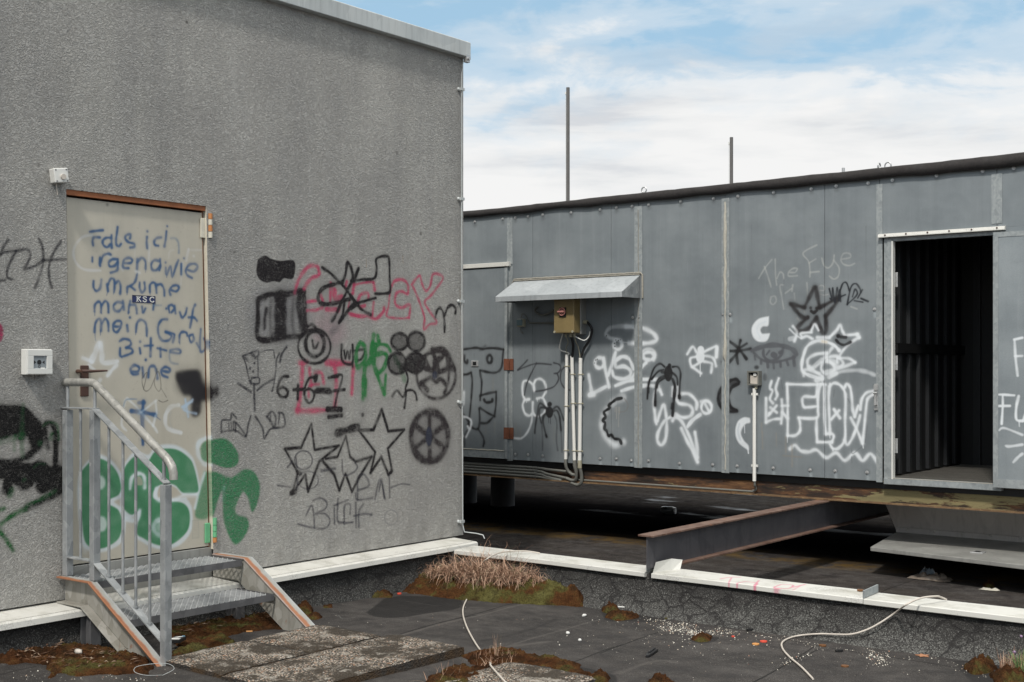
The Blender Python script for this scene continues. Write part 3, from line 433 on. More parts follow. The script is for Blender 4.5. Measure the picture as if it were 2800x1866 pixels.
gc = Canvas(-6.15, -1.0, 2.4, 6.85, 260, uG)
def ground_paint(c):
    dk = (22, 20, 21); lt = (96, 92, 88)
    # pale drifted dust, dark damp
    for p, r, so_, a in (('1290,875 1750,760 2350,620', 10, 16, .45), ('2100,960 2352,930', 20, 30, .4)): c.stroke('G6', lt, r, p, so_, a)
    for p, r, a in (('200,930 430,850 640,800 800,820', 22, .35), ('0,990 200,905', 10, .35), ('0,860 300,900 800,700', 8, .0)): c.stroke('G5', lt, r, p, 34, a)
    c.stroke('G4', lt, 12, '860,420 1200,310 1700,160 2060,60', 26, .45)
    c.stroke('G4', dk, 30, '560,330 900,270 1200,180 1500,60', 50, .55)
    c.poly('G6', (16, 15, 15), '1040,715 1110,670 1190,612 1350,600 1600,612 1725,632 1700,685 1500,720 1250,755 1100,745', 9, .85)
    c.stroke('G6', (90, 88, 84), 4, '1330,635 1450,655 1540,668', 6, .5); c.stroke('G6', (120, 120, 118), 2.5, '835,745 850,740 870,757 930,755 970,748', 2, .6)
    # joints of the roofing sheets
    for reg, p in (('G6', '640,682 780,640 940,598 1040,580'), ('G6', '1290,865 1420,830 1740,748 2050,668 2352,608'), ('G5', '0,730 180,660 400,575 640,490'), ('G5', '1620,1043 1900,900 2120,790 2340,680'), ('P3', '430,850 520,870 760,915 1000,965 1120,990 1300,1020 1450,1042 1700,1080 1950,1122'), ('P3', '750,1210 860,1155 950,1108 1030,1060 1130,990'), ('G4', '0,110 210,55 460,5'), ('G4', '1740,600 1900,545 2100,470 2352,385'), ('L0', '0,850 200,800 400,760'), ('P3', '1990,1030 2060,1000')):
        c.stroke(reg, (7, 6, 6), 6.0*REG[reg][2]/2.6, p, 2.4*REG[reg][2]/2.6, .97); 
        q = [(x, y+5*REG[reg][2]/2.6) for x, y in parse(p)]; c.stroke(reg, (84, 80, 76), 2*REG[reg][2]/2.6, q, 5*REG[reg][2]/2.6, .2, grain=.8)
    # damp rims round the moss
    for p in ('0,230 80,210 300,290 420,240 700,260 790,330 540,390 300,380 60,370', '920,590 1000,560 1240,550 1250,590 1100,620'): c.poly('G5', (18, 17, 18), p, 12, .75)
    c.poly('G7', (18, 17, 18), '1480,1330 1700,1320 2000,1350 2275,1300 2275,1600 1800,1600 1600,1480', 30, .7)
    c.poly('G4', (18, 17, 18), '1480,550 1750,640 2100,720 2260,770 2260,875 2000,875 1700,700', 20, .8)
    for k in range(2600):
        u = rng.uniform(0, 1); x = rng.integers(0, c.W); y = rng.integers(0, c.H); g = int(rng.integers(70, 150))
        c.rgb[y, x] = c.rgb[y, x]*c.a[y, x]*.4+np.array([g/255, g/255, g/255*.96])*(1-.4*c.a[y, x]); c.a[y, x] = max(c.a[y, x], .7)
ground_paint(gc)
GROUNDIMG = gc.image('roof_stains')
pc = Canvas(-5.95, -.9, 6.7, 7.0, 420, uP)
for p, r, a in (('575,607 630,600 690,600', 5, .75), ('640,602 615,640', 4, .7), ('720,622 670,632 690,648 760,650 790,632 720,622', 5, .7), ('800,618 770,655 850,658', 5, .7), ('930,640 890,655 970,660 1000,645 940,640', 5, .75), ('1000,655 1070,642', 6, .75), ('1040,650 1000,668', 4, .6)):
    pc.stroke('P3', (196, 104, 130), r, p, 4, a)
for k in range(30): pc.stroke('P3', (60, 58, 50), 3, [(rng.uniform(-380, 2350), rng.uniform(480, 830))]*1, 4, .0)
CAPIMG = pc.image('cap_graffiti')

# ------------------------------------------------------------------ materials
def canvas_tex(nt, img):
    uv = N(nt, 'ShaderNodeUVMap', uv_map='paint')
    t = N(nt, 'ShaderNodeTexImage', {'Vector': uv.outputs[0]}, image=img, extension='CLIP', interpolation='Cubic')
    return t.outputs['Color'], t.outputs['Alpha']
def make_stucco():
    m, nt, b, tc = mat('rough_stucco'); P = tc.outputs['Object']
    warp = noi(nt, P, 9, 3)
    vn = N(nt, 'ShaderNodeVectorMath', {0: P, 1: (0, 0, 0)}, operation='ADD')
    a = noi(nt, mapped(nt, P, (1, 1, 1.3)), 44, 2, .5, 1.3); a2 = noi(nt, mapped(nt, P, (1, 1, 1), (3, 1, 7)), 75, 2, .5, .6)
    ridge = mth(nt, 'ABSOLUTE', mth(nt, 'SUBTRACT', a, .5))
    crease = ramp(nt, ridge, [(0, 0), (.018, .35), (.07, .9), (.16, 1)])
    h = mth(nt, 'ADD', mth(nt, 'MULTIPLY', crease, .8), mth(nt, 'MULTIPLY', a2, .5))
    big = noi(nt, P, .9, 5, .6); streak = noi(nt, mapped(nt, P, (5, 5, .45)), 1.0, 5, .6); fine = noi(nt, P, 220, 2)
    c = ramp(nt, big, [(.3, (.325, .319, .306)), (.5, (.385, .378, .358)), (.7, (.45, .44, .413))])
    c = mix(nt, ramp(nt, streak, [(.33, .5), (.54, 0)]), c, (.285, .283, .277))
    c = mix(nt, ramp(nt, streak, [(.58, 0), (.75, .35)]), c, (.52, .515, .50))
    c = mix(nt, ramp(nt, noi(nt, P, 30, 4, .65), [(.35, .25), (.55, 0)]), c, (.27, .265, .25))
    c = mix(nt, ramp(nt, crease, [(0, .36), (.6, 0)]), c, (.2, .197, .19))
    icol, ia = canvas_tex(nt, WALLIMG)
    grain = mth(nt, 'MULTIPLY', mth(nt, 'SUBTRACT', h, .75), .7)
    f = mth(nt, 'MULTIPLY', ia, mth(nt, 'ADD', 1.12, grain), True)
    c = mix(nt, f, c, icol)
    setp(nt, b, Base_Color=c, Roughness=.92); b.inputs['Specular IOR Level'].default_value = .2
    bump(nt, b, h, .66, .013); return m
def make_door():
    m, nt, b, tc = mat('cream_door_paint'); P = tc.outputs['Object']
    n = noi(nt, P, 2.2, 5, .6); st = noi(nt, mapped(nt, P, (9, 9, .7)), 1, 5, .6); f = noi(nt, P, 60, 3)
    c = ramp(nt, n, [(.3, (.44, .412, .345)), (.7, (.51, .48, .405))])
    c = mix(nt, ramp(nt, st, [(.5, 0), (.75, .3)]), c, (.33, .31, .26))
    c = mix(nt, ramp(nt, f, [(.62, 0), (.72, .25)]), c, (.30, .27, .22))
    icol, ia = canvas_tex(nt, WALLIMG); c = mix(nt, ia, c, icol)
    setp(nt, b, Base_Color=c, Roughness=.42); bump(nt, b, n, .06, .01); return m
def make_reveal():
    m, nt, b, tc = mat('cream_reveal_paint'); P = tc.outputs['Object']; n = noi(nt, P, 30, 5, .6)
    c = mix(nt, n, (.52, .48, .39), (.68, .64, .54)); icol, ia = canvas_tex(nt, WALLIMG); c = mix(nt, mth(nt, 'MULTIPLY', ia, .8), c, icol)
    setp(nt, b, Base_Color=c, Roughness=.7); return m
def make_panel(img, name, tone=1.0):
    m, nt, b, tc = mat(name); P = tc.outputs['Object']
    n = noi(nt, P, 1.6, 6, .62); st = noi(nt, mapped(nt, P, (16, 16, .55)), 1, 6, .62); sp = noi(nt, P, 240, 2, .7); sp2 = noi(nt, P, 95, 2, .6)
    base = [(.156, .178, .192), (.196, .221, .235), (.236, .262, .275)]
    c = ramp(nt, n, [(.3, tuple(x*tone for x in base[0])), (.5, tuple(x*tone for x in base[1])), (.72, tuple(x*tone for x in base[2]))])
    c = mix(nt, ramp(nt, st, [(.3, .25), (.48, 0)]), c, (.135*tone, .15*tone, .165*tone))
    c = mix(nt, ramp(nt, st, [(.55, 0), (.72, .2)]), c, (.33*tone, .35*tone, .36*tone))
    c = mix(nt, ramp(nt, sp, [(.40, .22), (.5, 0), (.62, 0)]), c, (.11, .12, .13)); c = mix(nt, ramp(nt, sp2, [(.6, 0), (.75, .18)]), c, (.38, .40, .41))
    if img:
        icol, ia = canvas_tex(nt, img); c = mix(nt, ia, c, icol)
    setp(nt, b, Base_Color=c, Roughness=ramp(nt, n, [(.3, .42), (.7, .6)]), Metallic=.08)
    hh = noi(nt, P, 2.6, 3, .5); bump(nt, b, hh, .25, .05); return m
def make_metal(name, c0, c1, rough=.45, metal=.35, rust=0.0, scale=28, streaky=False, bmp=.08):
    m, nt, b, tc = mat(name); P = tc.outputs['Object']
    v = vor(nt, mapped(nt, P, (1, 1, .7)), scale, out=1); sv = N(nt, 'ShaderNodeSeparateColor', {0: v}).outputs[0]
    n = noi(nt, P, 6, 5, .6); s2 = noi(nt, mapped(nt, P, (30, 30, 3)) if streaky else P, 1.0 if streaky else 14, 4, .6)
    c = mix(nt, mth(nt, 'ADD', mth(nt, 'MULTIPLY', sv, .75), mth(nt, 'MULTIPLY', mth(nt, 'SUBTRACT', n, .15), .6)), c0, c1)
    c = mix(nt, ramp(nt, s2, [(.5, 0), (.75, .45)]), c, tuple(x*.55 for x in c0))
    if rust: c = mix(nt, ramp(nt, noi(nt, P, 11, 6, .65), [(.62-rust*.3, 0), (.72-rust*.3, .9)]), c, (.22, .085, .035))
    setp(nt, b, Base_Color=c, Roughness=ramp(nt, n, [(.3, rough-.1), (.7, rough+.15)]), Metallic=metal); bump(nt, b, s2, bmp, .01); return m
def make_flange(name, ax, lo, hi):
    m, nt, b, tc = mat(name); P = tc.outputs['Object']; y = N(nt, 'ShaderNodeSeparateXYZ', {0: P}).outputs[1]
    n = noi(nt, P, 12, 5, .6); yy = mth(nt, 'ADD', y, mth(nt, 'MULTIPLY', mth(nt, 'SUBTRACT', n, .5), .03))
    t = N(nt, 'ShaderNodeMapRange', {0: yy, 1: lo, 2: hi}).outputs[0]
    c = mix(nt, n, (.27, .28, .285), (.40, .41, .41))
    c = mix(nt, ramp(nt, t, [(.0, 0), (.15, .5), (.25, 1), (.45, 1), (.6, 0)]), c, mix(nt, n, (.24, .095, .045), (.36, .165, .085)))
    c = mix(nt, ramp(nt, t, [(.5, 0), (.66, .3), (.85, 0)]), c, (.22, .20, .10))
    setp(nt, b, Base_Color=c, Roughness=.62, Metallic=.1); bump(nt, b, n, .15, .006); return m
def make_white(name, img=None, dirt=.5, base=(.58, .58, .55)):
    m, nt, b, tc = mat(name); P = tc.outputs['Object']
    n = noi(nt, P, 5, 6, .65); st = noi(nt, mapped(nt, P, (4, 6, 6)), 1, 7, .68); sp = noi(nt, P, 120, 3, .7)
    nz = N(nt, 'ShaderNodeSeparateXYZ', {0: N(nt, 'ShaderNodeNewGeometry').outputs['Normal']}).outputs[2]
    top = ramp(nt, nz, [(.6, 0), (.8, 1)])
    c = mix(nt, ramp(nt, n, [(.35, .25), (.6, 0)]), base, (.55, .54, .48))
    d = mth(nt, 'MULTIPLY', ramp(nt, st, [(.48, 0), (.66, dirt)]), top)
    c = mix(nt, d, c, (.26, .25, .20)); c = mix(nt, mth(nt, 'MULTIPLY', ramp(nt, mth(nt, 'MULTIPLY', sp, n), [(.30, 0), (.36, .7)]), dirt), c, (.12, .11, .09))
    if img:
        icol, ia = canvas_tex(nt, img); c = mix(nt, ia, c, icol)
    setp(nt, b, Base_Color=c, Roughness=.5); return m
def make_bitumen(name, img=None, wet_shaded=False):
    m, nt, b, tc = mat(name); P = tc.outputs['Object']
    big = noi(nt, P, 1.3, 6, .6); mid = noi(nt, P, 9, 5, .62); fine = noi(nt, P, 330, 2, .7); spk = noi(nt, P, 190, 2, .8)
    c = ramp(nt, big, [(.3, (.028, .0245, .0225)), (.5, (.040, .0350, .0325)), (.7, (.055, .0485, .045))])
    c = mix(nt, ramp(nt, mid, [(.35, .7), (.58, 0)]), c, (.019, .0175, .0175)); c = mix(nt, ramp(nt, noi(nt, mapped(nt, P, (.7, 1.6, 1), (3, 3, 0)), 2.2, 7, .68), [(.52, 0), (.68, .5)]), c, (.085, .078, .073))
    c = mix(nt, ramp(nt, fine, [(.35, .5), (.55, 0)]), c, (.018, .017, .017))
    c = mix(nt, ramp(nt, mth(nt, 'ADD', spk, mth(nt, 'MULTIPLY', mth(nt, 'SUBTRACT', mid, .5), .25)), [(.58, 0), (.70, .75)]), c, (.17, .17, .16))
    rough = ramp(nt, mid, [(.3, .72), (.7, .92)])
    if wet_shaded:
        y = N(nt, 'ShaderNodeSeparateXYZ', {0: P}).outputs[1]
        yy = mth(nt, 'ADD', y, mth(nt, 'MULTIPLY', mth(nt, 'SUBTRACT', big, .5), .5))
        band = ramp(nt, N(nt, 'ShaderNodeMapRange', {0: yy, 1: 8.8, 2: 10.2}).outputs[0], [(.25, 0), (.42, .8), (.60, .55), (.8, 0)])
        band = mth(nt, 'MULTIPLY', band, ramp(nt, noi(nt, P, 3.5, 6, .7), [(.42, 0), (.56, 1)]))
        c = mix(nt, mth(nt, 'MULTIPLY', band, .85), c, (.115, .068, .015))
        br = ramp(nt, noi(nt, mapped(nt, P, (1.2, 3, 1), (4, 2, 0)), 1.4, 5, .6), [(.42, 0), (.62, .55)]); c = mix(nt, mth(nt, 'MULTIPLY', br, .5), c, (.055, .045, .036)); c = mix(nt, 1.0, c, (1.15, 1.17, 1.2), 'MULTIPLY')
        w_ = ramp(nt, N(nt, 'ShaderNodeMapRange', {0: yy, 1: 9.35, 2: 10.2}).outputs[0], [(.0, 0), (.6, .9), (1, 1)]); w_ = mth(nt, 'MULTIPLY', w_, ramp(nt, N(nt, 'ShaderNodeMapRange', {0: yy, 1: 11.8, 2: 12.8}).outputs[0], [(0, 1), (1, 0)]))  # mask for the painted shade below the container, fading out behind it
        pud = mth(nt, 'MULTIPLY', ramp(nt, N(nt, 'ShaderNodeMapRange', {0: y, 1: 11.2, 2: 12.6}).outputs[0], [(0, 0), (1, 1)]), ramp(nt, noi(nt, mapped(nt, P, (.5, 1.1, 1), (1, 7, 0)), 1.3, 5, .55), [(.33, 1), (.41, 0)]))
        c = mix(nt, mth(nt, 'MULTIPLY', w_, .93), c, (.0035, .0035, .004))  # container's underside shade put into the roof colour as near-black
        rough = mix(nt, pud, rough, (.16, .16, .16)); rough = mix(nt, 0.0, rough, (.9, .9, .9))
        seam = noi(nt, mapped(nt, P, (1, 1, 1)), 2, 2)
        sx = N(nt, 'ShaderNodeSeparateXYZ', {0: P}).outputs[0]
        fr = mth(nt, 'FRACT', mth(nt, 'ADD', mth(nt, 'MULTIPLY', mth(nt, 'ADD', sx, mth(nt, 'MULTIPLY', seam, .05)), 1.0), .37))
        c = mix(nt, ramp(nt, fr, [(.0, .9), (.012, 0)]), c, (.008, .008, .008))
    if img:
        icol, ia = canvas_tex(nt, img); c = mix(nt, mth(nt, 'MULTIPLY', ia, ramp(nt, fine, [(.3, .75), (.6, 1)])), c, icol)
    setp(nt, b, Base_Color=c, Roughness=rough); b.inputs['Specular IOR Level'].default_value = .3
    if wet_shaded: setp(nt, b, Specular_IOR_Level=mix(nt, pud, (0, 0, 0), (.35, .35, .35)))
    bump(nt, b, mth(nt, 'ADD', fine, mth(nt, 'MULTIPLY', mid, 1.2)), .35, .006); return m
def make_upstand():
    m, nt, b, tc = mat('cracked_bitumen'); P = tc.outputs['Object']
    dist = N(nt, 'ShaderNodeVectorMath', {0: P, 1: N(nt, 'ShaderNodeVectorMath', {0: N(nt, 'ShaderNodeTexNoise', {'Vector': P, 'Scale': 9.0, 'Detail': 6.0, 'Roughness': .65}).outputs[1], 1: (.10, .10, .10)}, operation='MULTIPLY').outputs[0]}, operation='ADD').outputs[0]
    cr = vor(nt, mapped(nt, dist, (1, 1, 1.5)), 6.0, 'DISTANCE_TO_EDGE'); cr2 = vor(nt, dist, 14, 'DISTANCE_TO_EDGE')
    z = N(nt, 'ShaderNodeSeparateXYZ', {0: P}).outputs[2]
    spk = noi(nt, P, 135, 3, .75); mid = noi(nt, P, 4, 5, .65)
    den = mth(nt, 'ADD', spk, mth(nt, 'MULTIPLY', mth(nt, 'SUBTRACT', mid, .5), .22))
    den = mth(nt, 'ADD', den, mth(nt, 'MULTIPLY', mth(nt, 'ADD', z, .0), -.45))
    c = ramp(nt, den, [(.46, (.020, .019, .018)), (.55, (.044, .043, .041)), (.68, (.19, .193, .18))])
    crack = mth(nt, 'MINIMUM', ramp(nt, mth(nt, 'ADD', cr, mth(nt, 'MULTIPLY', ramp(nt, mid, [(.46, 0), (.64, 1)]), .04)), [(.014, .1), (.046, 1)]), ramp(nt, mth(nt, 'ADD', cr2, mth(nt, 'MULTIPLY', ramp(nt, mid, [(.40, .06), (.56, 0)]), 1.0)), [(.012, .4), (.045, 1)]))
    c = mix(nt, crack, (.012, .011, .011), c)
    setp(nt, b, Base_Color=c, Roughness=.9); bump(nt, b, mth(nt, 'ADD', mth(nt, 'MULTIPLY', crack, 1.5), spk), .6, .01); return m
def make_slab():
    m, nt, b, tc = mat('exposed_aggregate'); P = tc.outputs['Object']
    vd = vor(nt, P, 95, 'F1', 0); vc = N(nt, 'ShaderNodeSeparateColor', {0: vor(nt, P, 95, 'F1', 1)})
    peb = ramp(nt, vc.outputs[0], [(0, (.14, .115, .09)), (.25, (.32, .25, .18)), (.45, (.48, .43, .36)), (.6, (.24, .19, .15)), (.8, (.58, .54, .48)), (.93, (.45, .23, .12)), (1, (.66, .63, .59))])
    gap = ramp(nt, vd, [(.36, 1), (.62, 0)]); c = mix(nt, gap, (.035, .030, .024), peb)
    big = noi(nt, P, 5, 6, .65); bg2 = noi(nt, mapped(nt, P, (1, 1, 1), (5, 3, 0)), 9, 5, .65)
    c = mix(nt, ramp(nt, big, [(.47, 0), (.58, .93)]), c, (.030, .021, .012)); c = mix(nt, ramp(nt, bg2, [(.56, 0), (.64, .6)]), c, mix(nt, gap, (.54, .50, .44), (.22, .20, .17)))
    nz = N(nt, 'ShaderNodeSeparateXYZ', {0: N(nt, 'ShaderNodeNewGeometry').outputs['Normal']}).outputs[2]
    c = mix(nt, ramp(nt, nz, [(.3, .93), (.6, 0)]), c, mix(nt, ramp(nt, big, [(.45, 0), (.6, 1)]), (.022, .02, .018), (.06, .034, .014)))
    setp(nt, b, Base_Color=c, Roughness=.9); bump(nt, b, mth(nt, 'ADD', gap, mth(nt, 'MULTIPLY', noi(nt, P, 300, 2), .4)), .8, .008); return m
def make_moss(name='moss', sh=0.0):
    m, nt, b, tc = mat(name); P = tc.outputs['Object']
    n = noi(nt, P, 6, 4, .6); f = noi(nt, P, 130, 3, .7); n2 = noi(nt, mapped(nt, P, (1, 1, 1), (4, 9, 1)), 14, 4, .6)
    c = ramp(nt, n, [(.36-sh, (.030, .014, .007)), (.46-sh, (.068, .028, .012)), (.56-sh, (.098, .046, .018)), (.63-sh, (.085, .074, .024)), (.74-sh, (.125, .118, .042))])
    c = mix(nt, ramp(nt, n2, [(.5, 0), (.68, .7)]), c, (.028, .020, .012))
    c = mix(nt, ramp(nt, f, [(.3, .75), (.6, 0)]), c, (.012, .008, .004))
    setp(nt, b, Base_Color=c, Roughness=1.0); b.inputs['Specular IOR Level'].default_value = .05; bump(nt, b, f, 1.0, .01); return m
def make_island(name, stops, rough=.8):
    m, nt, b, tc = mat(name)
    r = N(nt, 'ShaderNodeNewGeometry').outputs['Random Per Island']
    setp(nt, b, Base_Color=ramp(nt, r, stops), Roughness=rough); return m
def make_rust_beam():
    m, nt, b, tc = mat('peeling_rusty_paint'); P = tc.outputs['Object']
    n = noi(nt, mapped(nt, P, (1.4, 3, 9)), 1.6, 8, .72); n2 = noi(nt, mapped(nt, P, (3, 4, 18), (2, 1, 0)), 1, 6, .7); x = N(nt, 'ShaderNodeSeparateXYZ', {0: P}).outputs[0]
    rr = ramp(nt, n2, [(.34, (.012, .009, .007)), (.46, (.034, .019, .012)), (.54, (.085, .040, .018)), (.66, (.19, .095, .04))])
    pt = ramp(nt, n2, [(.3, (.15, .13, .065)), (.7, (.25, .21, .10))])
    t = N(nt, 'ShaderNodeMapRange', {0: x, 1: -2.2, 2: .8, 3: -.20, 4: .01}).outputs[0]
    f = ramp(nt, mth(nt, 'ADD', n, t), [(.49, 0), (.52, 1)])
    c = mix(nt, f, rr, pt); c = mix(nt, ramp(nt, n2, [(.66, 0), (.74, .8)]), c, (.30, .18, .07))
    setp(nt, b, Base_Color=c, Roughness=.75); bump(nt, b, f, .3, .004); return m
def plain(name, c, rough=.6, metal=0.0, var=.25, scale=12):
    m, nt, b, tc = mat(name); P = tc.outputs['Object']; n = noi(nt, P, scale, 5, .62)
    setp(nt, b, Base_Color=mix(nt, n, tuple(x*(1-var) for x in c), tuple(min(x*(1+var), 1) for x in c)), Roughness=rough, Metallic=metal); bump(nt, b, n, .08, .004); return m
M = dict(reveal=make_reveal(),
    stucco=make_stucco(), door=make_door(), panel=make_panel(CONTIMG, 'galvanised_panel'), opendoor=make_panel(OPENIMG, 'open_door_panel', 1.2), strip=make_metal('zinc_strip', (.22, .245, .255), (.32, .345, .35), .5, .1, 0, 60), hoodtop=make_metal('pale_hood_zinc', (.31, .335, .35), (.41, .435, .45), .45, .1, 0, 5, True, .03),
    lip=make_metal('ochre_rust_lip', (.085, .045, .022), (.22, .14, .07), .7, 0, .05, 20), strand=make_metal('bright_strand', (.34, .35, .36), (.46, .47, .47), .45, .3, 0, 40), galv=make_metal('galvanised_steel', (.20, .215, .225), (.37, .385, .39), .5, .3, 0, 22), galvw=make_metal('weathered_tube', (.19, .19, .175), (.37, .365, .34), .5, .2, 0, 40), darkgalv=make_metal('dull_steel', (.10, .10, .105), (.16, .16, .165), .5, .3, 0, 22),
    web=make_metal('stained_steel', (.20, .19, .16), (.36, .35, .32), .6, .1, .02, 18, True), flange_l=make_flange('rust_streaked_flange', 1, -.075, .012), flange_r=make_flange('rust_streaked_flange_inner', 1, .938, 1.022),
    white=make_white('white_capping', CAPIMG, .55), white2=make_white('white_wall_flashing', None, .45, (.60, .595, .56)), ground=make_bitumen('bitumen_roofing', GROUNDIMG), low=make_bitumen('damp_shaded_bitumen', None, True), upstand=make_upstand(), slab=make_slab(), moss=make_moss(), greenmoss=make_moss('olive_moss', .075),
    beam=make_metal('painted_steel_beam', (.060, .060, .068), (.085, .083, .09), .5, .0, 0, 9, True), beamtop=make_metal('rusty_flange', (.085, .042, .028), (.17, .11, .085), .6, .0, .06, 16), channel=make_rust_beam(), felt=make_metal('black_roofing_felt', (.017, .015, .015), (.034, .030, .029), .8, 0, 0, 120, False, .5),
    fascia=make_metal('roof_edge_metal', (.40, .425, .425), (.50, .525, .52), .45, .1, 0, 6, True), plinth=plain('grey_plinth', (.27, .27, .265), .8), rustframe=plain('rusty_red_frame', (.25, .085, .03), .7, 0, .5), cream=plain('cream_reveal', (.62, .58, .48), .7, 0, .2, 30),
    wplastic=plain('white_plastic', (.68, .68, .65), .4, 0, .08), wpipe=plain('white_conduit', (.74, .73, .69), .65, 0, .05), gpipe=plain('grey_conduit', (.15, .15, .135), .5, 0, .2), dgrey=plain('dark_grey', (.022, .023, .025), .5, .0, .3), black=plain('black_plastic', (.012, .012, .013), .45), brown=plain('brown_handle', (.075, .038, .028), .4, 0, .3),
    glass=plain('call_glass', (.26, .29, .31), .15), lidy=plain('yellowed_lid', (.22, .165, .075), .35, 0, .3, 9), pinkknob=plain('faded_red_knob', (.50, .22, .19), .4), slate=plain('blue_grey_rocker', (.10, .15, .165), .4), beige=plain('beige_plastic', (.33, .31, .23), .5), cable=plain('white_cable', (.52, .475, .42), .55, 0, .25), blackcable=plain('black_cable', (.014, .014, .015), .5),
    zinc=make_metal('bright_zinc', (.42, .43, .43), (.60, .60, .60), .35, .6), hinge_rust=plain('rusty_hinge', (.17, .06, .032), .7, .1, .5), hingeor=plain('orange_hinge_band', (.48, .20, .07), .6), hingew=plain('ivory_hinge', (.60, .57, .48), .5), hingeg=plain('green_sprayed_hinge', (.14, .42, .22), .5), green=plain('green_paint', (.05, .22, .09), .6),
    duct=make_metal('grey_duct_sheet', (.44, .41, .38), (.55, .515, .48), .5, .15, 0, 4, True), tray=make_metal('zinc_flap', (.27, .27, .255), (.36, .36, .34), .4, .3, 0, 6, True), caulk=plain('old_sealant', (.44, .42, .36), .8, 0, .35, 30), gcaulk=plain('grey_sealant', (.26, .245, .21), .85, 0, .45, 40),
    straw=make_island('dry_grass', [(0, (.08, .045, .025)), (.3, (.23, .125, .078)), (.65, (.40, .245, .165)), (.94, (.56, .40, .29)), (.97, (.12, .13, .05)), (1, (.12, .13, .05))]), chips=make_island('pale_grit', [(0, (.50, .47, .40)), (.6, (.66, .63, .56)), (.9, (.42, .33, .24)), (1, (.30, .12, .08))]), leafg=make_island('green_stems', [(0, (.05, .11, .03)), (1, (.12, .19, .06))]), lilac=plain('lilac_flower', (.30, .20, .32), .7), litter=make_island('moss_litter', [(0, (.04, .02, .01)), (.6, (.12, .055, .025)), (1, (.34, .27, .2))]),
    orange=plain('orange_plastic', (.55, .26, .08), .5), red=plain('red_plastic', (.60, .07, .04), .5), leaf=plain('dead_leaf', (.36, .17, .09), .7), paper=plain('paper', (.62, .62, .60), .7), blue=plain('light_blue', (.22, .45, .62), .5), film=plain('dirty_film', (.17, .14, .115), .3, 0, .4, 20), navy=plain('navy_print', (.02, .03, .10), .4), conc=plain('dark_concrete', (.035, .035, .037), .8, 0, .3), pole=plain('grey_pole', (.115, .11, .105), .5), interior=plain('dark_interior_sheet', (.008, .0085, .009), .5, 0, .2, 5), ribs=plain('interior_rib', (.026, .028, .030), .4, .1), grate=plain('floor_grating', (.09, .085, .075), .6, .2), brass=plain('brown_cap', (.22, .10, .04), .35, .4), jar=plain('jar_glass', (.10, .11, .11), .08))

